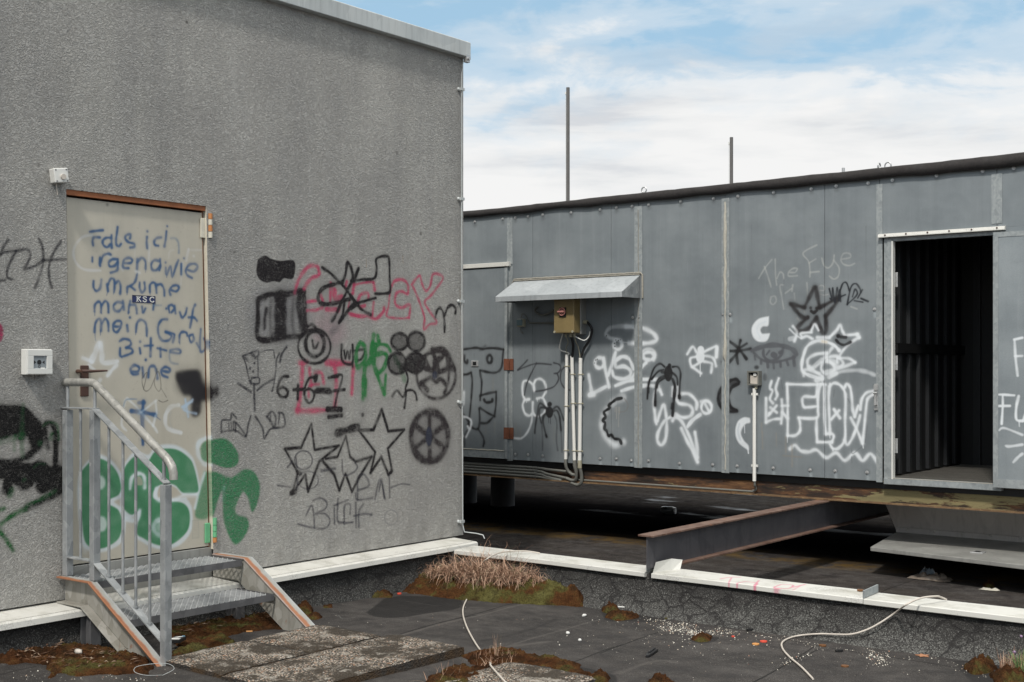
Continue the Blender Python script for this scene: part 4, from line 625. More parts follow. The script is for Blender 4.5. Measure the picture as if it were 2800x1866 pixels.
# ------------------------------------------------------------------ mesh builder and object helpers
class MB:
    def __init__(s): s.v = []; s.f = []; s.sm = []
    def face(s, idx, sm=False): s.f.append(tuple(idx)); s.sm.append(sm)
    def add(s, vs, fs, sm=False):
        o = len(s.v); s.v += [tuple(v) for v in vs]
        for f in fs: s.face([o+i for i in f], sm)
        return s
    def box(s, x0, x1, y0, y1, z0, z1):
        return s.add([(x0, y0, z0), (x1, y0, z0), (x1, y1, z0), (x0, y1, z0), (x0, y0, z1), (x1, y0, z1), (x1, y1, z1), (x0, y1, z1)], [(3, 2, 1, 0), (4, 5, 6, 7), (0, 1, 5, 4), (1, 2, 6, 5), (2, 3, 7, 6), (3, 0, 4, 7)])
    def bar(s, p, q, w_, h, up=(0, 0, 1)):
        p, q = Vector(p), Vector(q); d = (q-p).normalized(); u = Vector(up); sd = d.cross(u).normalized(); u = sd.cross(d)
        return s.add([a+sd*(i*w_/2)+u*(j*h/2) for a in (p, q) for i, j in ((-1, -1), (1, -1), (1, 1), (-1, 1))], [(0, 1, 2, 3), (7, 6, 5, 4), (0, 4, 5, 1), (1, 5, 6, 2), (2, 6, 7, 3), (3, 7, 4, 0)])
    def prism(s, poly, axis, a, b):
        def P(u, v, t): return (t, u, v) if axis == 'X' else (u, t, v) if axis == 'Y' else (u, v, t)
        n = len(poly); vs = [P(u, v, a) for u, v in poly]+[P(u, v, b) for u, v in poly]
        return s.add(vs, [tuple(range(n-1, -1, -1)), tuple(range(n, 2*n))]+[(i, (i+1) % n, (i+1) % n+n, i+n) for i in range(n)])
    def tube(s, pts, r, n=10, cap=True):
        P = [Vector(p) for p in pts]; rs = r if isinstance(r, (list, tuple)) else [r]*len(P); o = len(s.v); prev = None
        for i, p in enumerate(P):
            d = (P[min(i+1, len(P)-1)]-P[max(i-1, 0)]).normalized()
            if prev is None: u = d.orthogonal().normalized()
            else: u = (prev-d*prev.dot(d)); u = u.normalized() if u.length > 1e-6 else d.orthogonal().normalized()
            prev = u; v = d.cross(u)
            for k in range(n): an = 2*math.pi*k/n; s.v.append(tuple(p+(u*math.cos(an)+v*math.sin(an))*rs[i]))
        for i in range(len(P)-1):
            for k in range(n): s.face((o+i*n+k, o+i*n+(k+1) % n, o+(i+1)*n+(k+1) % n, o+(i+1)*n+k), True)
        if cap:
            e = o+(len(P)-1)*n; c0 = len(s.v); s.v += s.v[o:o+n]; s.face(range(c0+n-1, c0-1, -1)); c1 = len(s.v); s.v += s.v[e:e+n]; s.face(range(c1, c1+n))
        return s
    def cyl(s, p, q, r, n=16): return s.tube([p, q], r, n)
    def ring(s, c, r, rr, axis='Y', n=18, m=8, a0=0, a1=2*math.pi):
        pts = []
        for k in range(n+1):
            a = a0+(a1-a0)*k/n; u, v = r*math.cos(a), r*math.sin(a)
            pts.append(Vector(c)+Vector({'Y': (u, 0, v), 'X': (0, u, v), 'Z': (u, v, 0)}[axis]))
        return s.tube(pts, rr, m)
    def sphere(s, c, rx, ry, rz, n=12, m=8, jit=0):
        o = len(s.v); c = Vector(c)
        for i in range(m+1):
            th = math.pi*i/m
            for k in range(n):
                ph = 2*math.pi*k/n; j = 1+random.uniform(-jit, jit); s.v.append((c.x+rx*j*math.sin(th)*math.cos(ph), c.y+ry*j*math.sin(th)*math.sin(ph), c.z+rz*j*math.cos(th)))
        for i in range(m):
            for k in range(n): s.face((o+i*n+k, o+(i+1)*n+k, o+(i+1)*n+(k+1) % n, o+i*n+(k+1) % n), True)
        return s
    def mesh(s, name, off, m, uv=None):
        me = bpy.data.meshes.new(name); me.from_pydata([(v[0]-off[0], v[1]-off[1], v[2]-off[2]) for v in s.v], [], s.f)
        me.polygons.foreach_set('use_smooth', s.sm); me.materials.append(m); me.update()
        if uv:
            l = me.uv_layers.new(name='paint'); vi = np.empty(len(me.loops), np.int32); me.loops.foreach_get('vertex_index', vi)
            al = np.array([uv(*v) for v in s.v], np.float32); l.data.foreach_set('uv', al[vi].ravel())
        return me
ORG = {}
def tag(o, label=None, cat=None, group=None, kind=None):
    if label: o['label'] = label
    if cat: o['category'] = cat
    if group: o['group'] = group
    if kind: o['kind'] = kind
    return o
def thing(name, label, cat, loc, group=None):
    o = bpy.data.objects.new(name, None); col.objects.link(o); o.location = loc; o.empty_display_size = .1; ORG[o.name] = tuple(loc); return tag(o, label, cat, group)
def part(name, mb, m, parent, label=None, bevel=0, uv=None):
    off = ORG[parent.name] if parent else (0, 0, 0)
    o = bpy.data.objects.new(name, mb.mesh(name, off, m, uv)); col.objects.link(o)
    if parent: o.parent = parent
    ORG[o.name] = off
    if label: o['label'] = label
    if bevel:
        b = o.modifiers.new('bevel', 'BEVEL'); b.width = bevel; b.segments = 2; b.limit_method = 'ANGLE'; b.angle_limit = R(40)
    return o
def single(name, mb, m, label, cat, loc=None, group=None, bevel=0, uv=None, kind=None):
    if loc is None:
        a = np.array(mb.v); loc = (float(a[:, 0].mean()), float(a[:, 1].mean()), float(a[:, 2].min()))
    o = bpy.data.objects.new(name, mb.mesh(name, loc, m, uv)); col.objects.link(o); o.location = loc; ORG[o.name] = tuple(loc)
    if bevel:
        b = o.modifiers.new('bevel', 'BEVEL'); b.width = bevel; b.segments = 2; b.limit_method = 'ANGLE'; b.angle_limit = R(40)
    return tag(o, label, cat, group, kind)
def struct(name, mb, m, uv=None):
    o = bpy.data.objects.new(name, mb.mesh(name, (0, 0, 0), m, uv)); col.objects.link(o); ORG[o.name] = (0, 0, 0); o['kind'] = 'structure'; return o
def uvc(c, ax):
    def f(x, y, z):
        u, v = {'YZ': (y, z), 'XZ': (x, z), 'XY': (x, y)}[ax]; return ((u-c.u0)/(c.u1-c.u0), (v-c.v0)/(c.v1-c.v0))
    return f

# ------------------------------------------------------------------ roof surfaces
def grid(xs, ys, zf):
    mb = MB(); nx, ny = len(xs), len(ys)
    mb.v = [(x, y, zf(x, y)) for y in ys for x in xs]
    mb.f = [(j*nx+i, j*nx+i+1, (j+1)*nx+i+1, (j+1)*nx+i) for j in range(ny-1) for i in range(nx-1)]; mb.sm = [True]*len(mb.f); return mb
def zroof(x, y):
    z = gz(min(max(y, -2), 6.75))
    if -6.3 < x < -.5 and 2 < y < 6.9: z += .010*(mnoise.noise(Vector((x*1.1, y*1.5, 0)))) + .004*mnoise.noise(Vector((x*4, y*4, 2)))
    return z-.004
struct('roof_surface', grid([-160, -40, -12]+list(np.arange(-6.4, -.4, .08))+[2, 8, 40, 160], [-160, -40, -8, -2]+list(np.arange(2, 6.8, .08))+[6.83], zroof), M['ground'], uvc(gc, 'XY'))
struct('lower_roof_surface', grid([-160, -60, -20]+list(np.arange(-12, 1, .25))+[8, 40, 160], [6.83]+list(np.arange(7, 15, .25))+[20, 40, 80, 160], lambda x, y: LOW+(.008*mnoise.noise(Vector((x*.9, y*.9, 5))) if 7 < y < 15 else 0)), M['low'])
part_far = MB().box(-60, 20, 44, 44.4, LOW-.02, LOW+.5)
single('far_parapet', part_far, M['white2'], 'low pale parapet at the far edge of the roof seen under the container', 'parapet')

# ------------------------------------------------------------------ grey rendered building with the door
DL0, DR0 = onX(181, 517, XW), onX(564, 564, XW)          # door top corners
DRB = onX(583, 1506, XW); DLB = onX(196, 1560, XW)
YL, YR = (DL0.y+DLB.y)/2, (DR0.y+DRB.y)/2; ZT = (DL0.z+DR0.z)/2; ZB = .335
YEND, YST, ZTOP = 7.15, -6.0, 3.735; ZST = .18
bld = thing('rooftop_building', 'grey roughcast rooftop building with cream graffitied door', 'building', (XW, (YL+YR)/2, 0))
mb = MB(); RC = .07; tl, tr, bl, br = DL0.y, DR0.y, DLB.y, DRB.y
def q(mb, pts): mb.add(pts, [tuple(range(len(pts)))])
X = XW
q(mb, [(X, YST, ZST), (X, bl, ZST), (X, bl, ZB), (X, tl, DL0.z), (X, tl, ZTOP), (X, YST, ZTOP)])
q(mb, [(X, br, ZST), (X, YEND, ZST), (X, YEND, ZTOP), (X, tr, ZTOP), (X, tr, DR0.z), (X, br, ZB)])
q(mb, [(X, tl, DL0.z), (X, tr, DR0.z), (X, tr, ZTOP), (X, tl, ZTOP)])
q(mb, [(X, YEND, ZST), (X-8, YEND, ZST), (X-8, YEND, ZTOP), (X, YEND, ZTOP)])
q(mb, [(X-8, YST, ZST), (X, YST, ZST), (X, YST, ZTOP), (X-8, YST, ZTOP)])
q(mb, [(X-8, YEND, ZST), (X-8, YST, ZST), (X-8, YST, ZTOP), (X-8, YEND, ZTOP)])
q(mb, [(X, YST, ZST), (X-.05, YST, ZST), (X-.05, bl, ZST), (X, bl, ZST)]); q(mb, [(X, br, ZST), (X-.05, br, ZST), (X-.05, YEND, ZST), (X, YEND, ZST)])
part('wall', mb, M['stucco'], bld, 'grey roughcast wall covered with sprayed stars and letters', uv=uvc(wc, 'YZ'))
mb = MB(); q(mb, [(X, br, ZB), (X, tr, DR0.z), (X-RC, tr, DR0.z), (X-RC, br, ZB)]); q(mb, [(X, tr, DR0.z), (X, tl, DL0.z), (X-RC, tl, DL0.z), (X-RC, tr, DR0.z)]); q(mb, [(X, tl, DL0.z), (X, bl, ZB), (X-RC, bl, ZB), (X-RC, tl, DL0.z)])
part('door_reveal', mb, M['reveal'], bld, uv=uvc(wc, 'YZ'))
mb = MB()
mb.bar((X-.035, tl+.004, DL0.z-.014), (X-.035, tr-.004, DR0.z-.014), .06, .03); mb.bar((X-.05, tr-.006, DR0.z-.03), (X-.05, br-.006, ZB), .03, .011, (0, 1, 0)); mb.bar((X-.05, tl+.008, DL0.z-.03), (X-.05, bl+.008, ZB), .03, .014, (0, 1, 0))
part('door_frame', mb, M['rustframe'], bld, 'rusty red steel door frame')
dz0 = ZB+.02
mb = MB(); xd = X-.025
q(mb, [(xd, bl+.018, dz0), (xd, br-.014, dz0), (xd, tr-.014, DR0.z-.04), (xd, tl+.018, DL0.z-.04)])
q(mb, [(xd-.04, br-.014, dz0), (xd-.04, tr-.014, DR0.z-.04), (xd, tr-.014, DR0.z-.04), (xd, br-.014, dz0)]); q(mb, [(xd, bl+.018, dz0), (xd, tl+.018, DL0.z-.04), (xd-.04, tl+.018, DL0.z-.04), (xd-.04, bl+.018, dz0)])
q(mb, [(xd-.04, bl, dz0), (xd-.04, br, dz0), (xd, br-.014, dz0), (xd, bl+.018, dz0)])
door = part('door', mb, M['door'], bld, 'cream steel door with blue handwriting and green bubble letters', uv=uvc(wc, 'YZ'))
p0, p1 = onX(219, 999.5, xd), onX(241, 1084, xd)
mb = MB().box(xd, xd+.008, p0.y, p1.y, p1.z, p0.z); part('handle_plate', mb, M['brown'], door, bevel=.003)
h0, h1 = onX(226, 1016, xd+.05), onX(293, 1016, xd+.05)
mb = MB().cyl((xd, h0.y, h0.z), (xd+.055, h0.y, h0.z), .011, 12); mb.tube([(xd+.05, h0.y-.008, h0.z), (xd+.052, h0.y+.03, h0.z), (xd+.05, h1.y, h1.z+.004)], [.011, .0095, .005], 10); part('handle', mb, M['brown'], door)
def hinge(top, bot, mats, label):
    t, b_ = onX(*top, XW), onX(*bot, XW); y = (t.y+b_.y)/2; z0, z1 = b_.z, t.z; n = len(mats); h = None
    mb = MB().box(xd+.002, xd+.012, y-.055, y-.018, z0+.0, z1-.03); h = part('hinge', mb, M[mats[0][1]], door, label, bevel=.003)
    for k, (fr, mm) in enumerate(mats):
        if fr == 0: continue
        a = z1-(z1-z0)*sum(f for f, _ in mats[:k]); bb = a-(z1-z0)*fr
        part('hinge_knuckle', MB().cyl((X+.004, y, bb+.002), (X+.004, y, a-.001), .0125, 14), M[mm], h)
hinge((573, 584), (575, 652), [(.0, 'hingew'), (.24, 'hingeor'), (.24, 'hingew'), (.26, 'hingeor'), (.26, 'hingew')], 'ivory and orange upper hinge')
hinge((586, 1416), (586, 1484), [(.3, 'hingeg'), (.25, 'hingeg'), (.24, 'hingeg'), (.21, 'hingeor')], 'green sprayed lower hinge')
# sticker: dark label, letters KSC
s0, s1 = onX(200+632/3.92, 600+812/3.92, xd), onX(200+880/3.92, 600+902/3.92, xd)
st = part('sticker', MB().box(xd+.0006, xd+.002, s0.y, s1.y, s1.z, s0.z), M['navy'], door, 'dark blue sticker reading KSC')
mb = MB().bar((xd+.0026, s0.y+.003, s0.z-.002), (xd+.0026, s1.y-.002, s0.z-.002), .0012, .002); part('sticker_border', mb, M['black'], st)
mb = MB(); HH = (s0.z-s1.z); cz = (s0.z+s1.z)/2; LW = (s1.y-s0.y)
def seg(y0, z0, y1, z1, wdt=.0075): mb.bar((xd+.0027, s0.y+LW*y0, cz+HH*z0), (xd+.0027, s0.y+LW*y1, cz+HH*z1), .0012, wdt, (0, 0, 1) if abs(y1-y0)*LW > abs(z1-z0)*HH else (0, 1, 0))
seg(.21, -.36, .21, .36); seg(.16, .34, .27, .34, .004); seg(.16, -.34, .27, -.34, .004); seg(.22, -.02, .35, .34, .006); seg(.26, .02, .37, -.36, .006)
for a, b_ in (((.61, .2), (.58, .34)), ((.58, .34), (.48, .32)), ((.48, .32), (.46, .14)), ((.46, .14), (.60, -.08)), ((.60, -.08), (.60, -.28)), ((.60, -.28), (.52, -.36)), ((.52, -.36), (.45, -.22))): seg(*a, *b_, .0062)
for a, b_ in (((.94, .2), (.88, .35)), ((.88, .35), (.79, .28)), ((.79, .28), (.75, 0)), ((.75, 0), (.79, -.28)), ((.79, -.28), (.88, -.35)), ((.88, -.35), (.94, -.2))): seg(*a, *b_, .0065)
part('sticker_letters', mb, M['paper'], st)
# sill panel, plinth, roof edge
part('threshold_panel', MB().box(X-.05, X-.02, bl, br+.01, .155, ZB+.012), M['tray'], bld, 'light grey sheet below the door', bevel=.003)
part('plinth', MB().box(X-.4, X-.052, YST, YEND-.03, -.1, ZST+.16), M['plinth'], bld)
mb = MB(); fo = .055
mb.prism([(X-8.1, ZTOP-.02), (X+fo, ZTOP-.035), (X+fo, ZTOP+.075), (X+fo-.01, ZTOP+.08), (X-8.1, ZTOP+.09)], 'Y', YST-.06, YEND+.022)
part('roof_edge_trim', mb, M['fascia'], bld, 'grey metal roof edge trim', bevel=.004)
# white flashing and cracked upstand along the wall
fl = thing('wall_flashing', 'white metal flashing along the foot of the grey wall', 'flashing', (X+.2, 4, 0))
part('capping', MB().prism([(X-.06, .172), (X+.21, .158), (X+.222, .150), (X+.226, .122), (X+.218, .122), (X+.214, .150), (X-.06, .162)], 'Y', -6, 7.05), M['white2'], fl)
mb = MB(); nY = 120; ys = [-6+13.02*i/nY for i in range(nY+1)]
pr = [(.195, .16), (.185, .09), (.20, .02), (.235, -.10)]
mb.v = [(X+a+(.008*mnoise.noise(Vector((y*3, z*9, 1))) if 0 < k else 0), y, z+(gz(max(min(y, 6.7), -2)) if k == 3 else 0)) for y in ys for k, (a, z) in enumerate(pr)]
mb.f = [(i*4+k, i*4+k+1, (i+1)*4+k+1, (i+1)*4+k) for i in range(nY) for k in range(3)]; mb.sm = [True]*len(mb.f)
mb.add([(X+.195, 7.02, .16), (X-.1, 7.02, .16), (X-.1, 7.02, -.2), (X+.235, 7.02, -.2)], [(0, 1, 2, 3)])
part('upstand', mb, M['upstand'], fl, 'cracked black roofing felt upstand')

# ------------------------------------------------------------------ white capped parapet
par = thing('parapet', 'low black felt parapet with white metal capping between the two roofs', 'parapet', (-3.5, 6.8, 0))
mb = MB(); xs = [-5.95+i*.06 for i in range(150)]; pr = [(6.775, .125), (6.755, .06), (6.735, 0), (6.685, -.06), (6.61, -.108)]
mb.v = [(x, y+(.012*mnoise.noise(Vector((x*2.5, z*8, 4))) if k else 0)-(0.02*max(0, mnoise.noise(Vector((x*1.2, 3, 4)))) if k > 2 else 0), z) for x in xs for k, (y, z) in enumerate(pr)]
mb.f = [((i+1)*5+k, (i+1)*5+k+1, i*5+k+1, i*5+k) for i in range(len(xs)-1) for k in range(4)]; mb.sm = [True]*len(mb.f)
mb.add([(-5.95, 6.775, .125), (3, 6.775, .125), (3, 6.94, .125), (-5.95, 6.94, .125), (3, 6.94, -.3), (-5.95, 6.94, -.3)], [(0, 1, 2, 3), (3, 2, 4, 5)])
part('upstand', mb, M['upstand'], par, 'cracked black felt upstand speckled with pale grit')
def cap(x0, x1, y0=6.74, y1=6.955, z=.14, tilt=0, label=None):
    n = 14; mb = MB(); pr = [(y0+.006, z-.032), (y0, z-.028), (y0+.001, z-.004), (y0+.006, z), (y1, z+.004+tilt), (y1+.004, z-.02+tilt)]
    mb.v = []
    for i in range(n+1):
        x = x0+(x1-x0)*i/n
        for (y, zz) in pr: mb.v.append((x, y+.004*mnoise.noise(Vector((x*1.7, 0, 7))), zz+.005*mnoise.noise(Vector((x*1.3, y*3, 2)))))
    mb.f = [((i+1)*6+k, i*6+k, i*6+k+1, (i+1)*6+k+1) for i in range(n) for k in range(5)]; mb.sm = [False]*len(mb.f)
    mb.add([mb.v[k] for k in range(6)], [(5, 4, 3, 2, 1, 0)]); mb.add([mb.v[n*6+k] for k in range(6)], [(0, 1, 2, 3, 4, 5)])
    return part('capping', mb, M['white'], par, label, uv=uvc(pc, 'XY'))
xj = onZ(2364, 1634, .14).x
cap(-5.80, -4.235, label='white capping from the wall corner to the steel beam'); cap(-4.185, xj-.002, z=.138, tilt=.004, label='white capping with pink lettering'); cap(xj+.002, 2.9, z=.137)
part('standing_seam', MB().bar((xj, 6.745, .158), (xj, 6.95, .166), .008, .042), M['strip'], par)
part('standing_seam', MB().bar((-4.232, 6.76, .165), (-4.228, 6.95, .168), .004, .05), M['strip'], par)
mb = MB().add([(-4.185, 6.755, .13), (-4.13, 6.90, .14), (-4.09, 6.93, .142), (-4.17, 6.77, .205), (-4.135, 6.90, .215), (-4.09, 6.96, .205)], [(0, 1, 4, 3), (1, 2, 5, 4)])
part('beam_collar', mb, M['white'], par, 'white sheet collar turned up against the beam')

# ------------------------------------------------------------------ steel beam
bm_ = thing('steel_beam', 'long grey I-beam with rusty top flange resting on the parapet', 'beam', (-4.17, 7, .15))
xb = -4.185; part('web', MB().box(xb-.004, xb+.004, 6.69, 11.2, .172, .37), M['beam'], bm_)
part('top_flange', MB().box(xb-.056, xb+.056, 6.675, 11.2, .37, .382), M['beamtop'], bm_, 'rusty top flange', bevel=.002)
part('bottom_flange', MB().box(xb-.056, xb+.056, 6.93, 11.2, .160, .172), M['beamtop'], bm_, 'rusty bottom flange', bevel=.002)
part('bearing_block', MB().box(xb-.05, xb+.05, 11.05, 11.2, LOW-.02, .16), M['conc'], bm_)

# ------------------------------------------------------------------ the equipment container
con = thing('equipment_container', 'long grey sheet metal container with graffiti and an open doorway', 'container', (-4.5, YC, .39))
def cx(px, y=1000): return onY(px, y, YC).x
ZP0, ZP1 = .557, 2.87
seams = dict(a=cx(1394.5), b=cx(1456.8), c=cx(1671), d=cx(1746), e=cx(1984), f=cx(2255), g=cx(2405), h=cx(2437), i=cx(2716), j=cx(2726), k=cx(2739))
def pan(x0, x1, z0, z1, y=YC, m='panel', name='wall_panel', label=None, uv=None, dep=.03):
    return part(name, MB().box(x0+.0016, x1-.0016, y, y+dep, z0, z1), M[m], con, label, bevel=.0015, uv=uv or uvc(cc, 'XZ'))
zdl = onY(1330, 727, YC).z; zdr = onY(2570, 641, YC).z; zsill = onY(2560, 1293, YC).z
XLEFT = -13.5
pan(XLEFT, -8.2, ZP0, ZP1); pan(-8.2, seams['a'], zdl, ZP1)
pan(seams['a'], seams['b'], ZP0, ZP1); pan(seams['b'], seams['c'], ZP0, ZP1); pan(seams['c'], seams['d'], ZP0, ZP1); pan(seams['d'], seams['e'], ZP0, ZP1); pan(seams['e'], seams['f'], ZP0, ZP1); pan(seams['f'], seams['g'], ZP0, ZP1)
pan(seams['g'], seams['j'], zdr+.02, ZP1); pan(seams['j'], 2.5, zdr+.02, ZP1); pan(seams['k']+.02, 2.5, ZP0, zdr+.02)
def strip(xc, w_, z0, z1, label=None, y=YC-.004):
    part('joint_strip', MB().box(xc-w_/2, xc-.003, y, YC-.0008, z0, z1).box(xc+.003, xc+w_/2, y, YC-.0008, z0, z1).box(xc-.003, xc+.003, YC-.003, YC-.0009, z0, z1), M['strip'], con, label)
strip(seams['a'], .066, zdl, ZP1-.06); strip(seams['a'], .066, ZP0-.01, zdl-.02); strip(seams['d'], .080, ZP0-.006, ZP1-.07); strip(seams['e'], .070, ZP0-.006, ZP1-.07); strip(seams['g'], .048, ZP0-.008, ZP1-.07); strip(seams['j'], .075, zdr+.05, ZP1-.07)
mb = MB(); pts = []
for k in range(60):
    z = ZP1-.1-(ZP1-ZP0-.12)*k/59; pts.append((seams['e']+.006*mnoise.noise(Vector((z*9, 0, 1)))+.003*math.sin(z*40), YC-.006, z))
mb.tube(pts, [(.006+.015*max(0, mnoise.noise(Vector((p[2]*3, 2, 0)))+.3)) if p[2] > 1.5 else .005 for p in pts], 6); part('sealant_bead', mb, M['caulk'], con, 'thick dribbled white sealant in the panel joint')
part('sealant_bead', MB().tube([(seams['d']+.002*math.sin(z*20), YC-.004, z) for z in np.linspace(ZP0, ZP1-.1, 40)], .0035, 6), M['gcaulk'], con)
# frame door on the left, closed
zb = ZP0+.005
ld = pan(-8.2, seams['a']-.012, zb, zdl-.03, YC-.022, name='door', label='closed door with black sprayed face', dep=.02)
lx = seams['a']
part('door_header', MB().box(-8.3, lx+.012, YC-.035, YC-.001, zdl-.02, zdl+.02), M['white2'], con, bevel=.003)
for zc in (onY(1394, 997, YC).z, onY(1394, 1185, YC).z):
    hp = part('hinge', MB().box(lx-.052, lx-.003, YC-.029, YC-.0228, zc-.053, zc+.053).box(lx+.003, lx+.046, YC-.012, YC-.0045, zc-.053, zc+.053).cyl((lx, YC-.02, zc-.053), (lx, YC-.02, zc+.053), .006), M['hinge_rust'], ld, 'rusty brown hinge')
def latch(par_, p, w_=.09, h=.06, ax='XZ'):
    if ax == 'XZ':
        mb = MB().box(p.x-w_/2, p.x+w_/2, p.y-.008, p.y-.0005, p.z-h/2, p.z+h/2); pl = part('latch', mb, M['zinc'], par_, 'zinc paddle latch', bevel=.002)
        mb = MB().box(p.x-w_*.24, p.x+w_*.24, p.y-.009, p.y-.0082, p.z-h*.3, p.z+h*.3).cyl((p.x, p.y-.012, p.z), (p.x, p.y-.008, p.z), .009)
        part('latch_recess', mb, M['black'], par_)
    else:
        mb = MB().box(p.x-w_/2, p.x+w_/2, p.y-h/2, p.y+h/2, p.z+.0005, p.z+.008); part('latch', mb, M['zinc'], par_, 'zinc paddle latch', bevel=.002)
        part('latch_recess', MB().box(p.x-w_*.2, p.x+w_*.2, p.y-h*.25, p.y+h*.25, p.z+.0082, p.z+.010), M['black'], par_)
latch(ld, onY(1299, 994.5, YC-.022), .085, .055)
part('rust_stain_strip', MB().box(lx-.045, lx-.012, YC-.0245, YC-.0222, ZP0+.01, zdl-.03), M['strip'], ld)
part('sealant_bead', MB().tube([(x, YC-.024, zb+.075+.004*mnoise.noise(Vector((x*20, 0, 0)))) for x in np.linspace(-8.2, lx-.05, 60)], .006, 6), M['caulk'], ld)
part('bottom_rail', MB().box(-8.2, lx-.05, YC-.0248, YC-.0222, zb+.002, zb+.07), M['strip'], ld)
# bare shell behind the panels: roof, back, ends, inner room
shell = MB(); YB = 11.75
shell.box(XLEFT, 2.5, YC+.03, YB, ZP1-.02, ZP1+.03).box(XLEFT, 2.5, YB, YB+.04, ZP0, ZP1+.03).box(XLEFT, 2.5, YC+.045, YB, ZP0-.06, ZP0-.01).box(XLEFT-.04, XLEFT, YC, YB+.04, ZP0, ZP1+.03).box(2.5, 2.54, YC, YB+.04, ZP0, ZP1+.03)
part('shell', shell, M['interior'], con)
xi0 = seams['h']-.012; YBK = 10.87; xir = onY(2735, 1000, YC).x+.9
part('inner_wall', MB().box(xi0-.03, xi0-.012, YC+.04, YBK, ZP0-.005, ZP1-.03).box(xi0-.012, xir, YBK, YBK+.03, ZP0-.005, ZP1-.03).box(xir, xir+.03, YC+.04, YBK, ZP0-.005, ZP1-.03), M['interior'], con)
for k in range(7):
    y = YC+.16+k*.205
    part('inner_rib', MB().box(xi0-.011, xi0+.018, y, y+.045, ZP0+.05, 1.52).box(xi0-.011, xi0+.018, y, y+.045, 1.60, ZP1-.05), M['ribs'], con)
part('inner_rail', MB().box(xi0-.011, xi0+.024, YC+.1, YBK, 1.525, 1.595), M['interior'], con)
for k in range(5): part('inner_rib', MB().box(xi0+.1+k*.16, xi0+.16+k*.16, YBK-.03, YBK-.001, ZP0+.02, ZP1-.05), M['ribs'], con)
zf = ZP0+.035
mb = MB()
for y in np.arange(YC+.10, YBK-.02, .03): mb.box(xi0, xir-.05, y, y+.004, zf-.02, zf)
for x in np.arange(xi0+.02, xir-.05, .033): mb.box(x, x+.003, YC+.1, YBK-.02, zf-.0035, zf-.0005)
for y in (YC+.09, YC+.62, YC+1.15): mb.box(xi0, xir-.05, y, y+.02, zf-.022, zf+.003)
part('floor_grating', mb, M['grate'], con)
# doorway frame
mb = MB().box(seams['g']+.036, seams['g']+.062, YC-.006, YC+.05, ZP0-.005, zdr-.015).box(seams['g']+.062, seams['g']+.098, YC-.012, YC+.055, ZP0, zdr-.015)
part('door_jamb', mb, M['strip'], con, bevel=.002)
part('door_seal', MB().box(seams['g']+.0985, seams['g']+.109, YC-.016, YC+.03, ZP0+.02, zdr-.03), M['wplastic'], con, 'thin white door seal')
xh0, xh1 = cx(2405), cx(2739)+.03
part('door_header', MB().prism([(YC-.001, zdr+.03), (YC-.03, zdr+.024), (YC-.036, zdr+.006), (YC-.036, zdr), (YC-.001, zdr)], 'X', xh0, xh1), M['white2'], con, 'white drip strip over the open doorway')
for x_, y_ in ((345, 388), (435, 380), (527, 374), (620, 366), (716, 357), (825, 352)):
    p = onY(2200+x_/1.568, 400+y_/1.568, YC-.034); part('header_screw', MB().cyl((p.x, YC-.0335, zdr+.016), (p.x, YC-.040, zdr+.016), .006, 8), M['brown'], con)
part('door_header', MB().box(seams['g']+.036, xh1, YC+.002, YC+.05, zdr-.03, zdr-.002), M['strip'], con)
part('door_sill', MB().box(seams['g']+.036, cx(2739), YC-.014, YC+.06, ZP0-.02, ZP0+.028), M['strip'], con, 'worn metal door sill', bevel=.004)
mb = MB()
mb.box(seams['g']+.07, cx(2735), YC-.0155, YC+.012, ZP0+.0281, ZP0+.0292)
part('sill_paint', mb, M['caulk'], con)
for py in (765, 993, 1220):
    z = onY(2438, py, YC).z; part('strike_plate', MB().box(seams['h']+.004, seams['h']+.034, YC+.04, YC+.044, z-.055, z+.055), M['zinc'], con, bevel=.002)
# toggle clamp on the jamb
pz = onY(2395, 1086, YC-.01)
part('toggle_latch', MB().box(pz.x-.012, pz.x+.016, YC-.014, YC-.0045, pz.z-.10, pz.z+.10).box(pz.x-.006, pz.x+.012, YC-.032, YC-.014, pz.z-.06, pz.z+.02).cyl((pz.x-.014, YC-.022, pz.z+.03), (pz.x+.016, YC-.022, pz.z+.03), .008).box(pz.x-.014, pz.x+.018, YC-.02, YC-.014, pz.z+.05, pz.z+.09), M['zinc'], con, 'zinc toggle clamp')
# the open door leaf folded back on the right
YO = YC-.055; xo0 = onY(2716, 1000, YO).x; zo1, zo0 = onY(2720, 636, YO).z, onY(2720, 1333, YO).z
od = part('door', MB().box(xo0, xo0+1.0, YO, YO+.045, zo0, zo1), M['opendoor'], con, 'open galvanised door folded back, with white lettering', bevel=.004, uv=uvc(oc, 'XZ'))
part('door_edge', MB().box(xo0-.001, xo0+.035, YO-.003, YO-.0005, zo0, zo1).box(xo0+.035, xo0+1.0, YO-.003, YO-.0005, zo1-.035, zo1).box(xo0+.035, xo0+1.0, YO-.003, YO-.0005, zo0, zo0+.06), M['strip'], od)
# screws
scr = MB().cyl((0, 0, 0), (0, -.003, 0), .0135, 14).cyl((0, -.003, 0), (0, -.011, 0), .0065, 6)
sme = None
def screw(px, py):
    global sme
    p = onY(px, py, YC)
    if sme is None: sme = scr.mesh('screw', (0, 0, 0), M['zinc'])
    o = bpy.data.objects.new('screw', sme); col.objects.link(o); o.parent = con; b0 = ORG[con.name]; o.location = (p.x-b0[0], YC-b0[1]-.0005, p.z-b0[2])
def zscr(lst, reg):
    ox, oy, s = reg
    for x, y in lst: screw(ox+x/s, oy+y/s)
for l_, r_ in SCREWS: zscr(l_, r_)
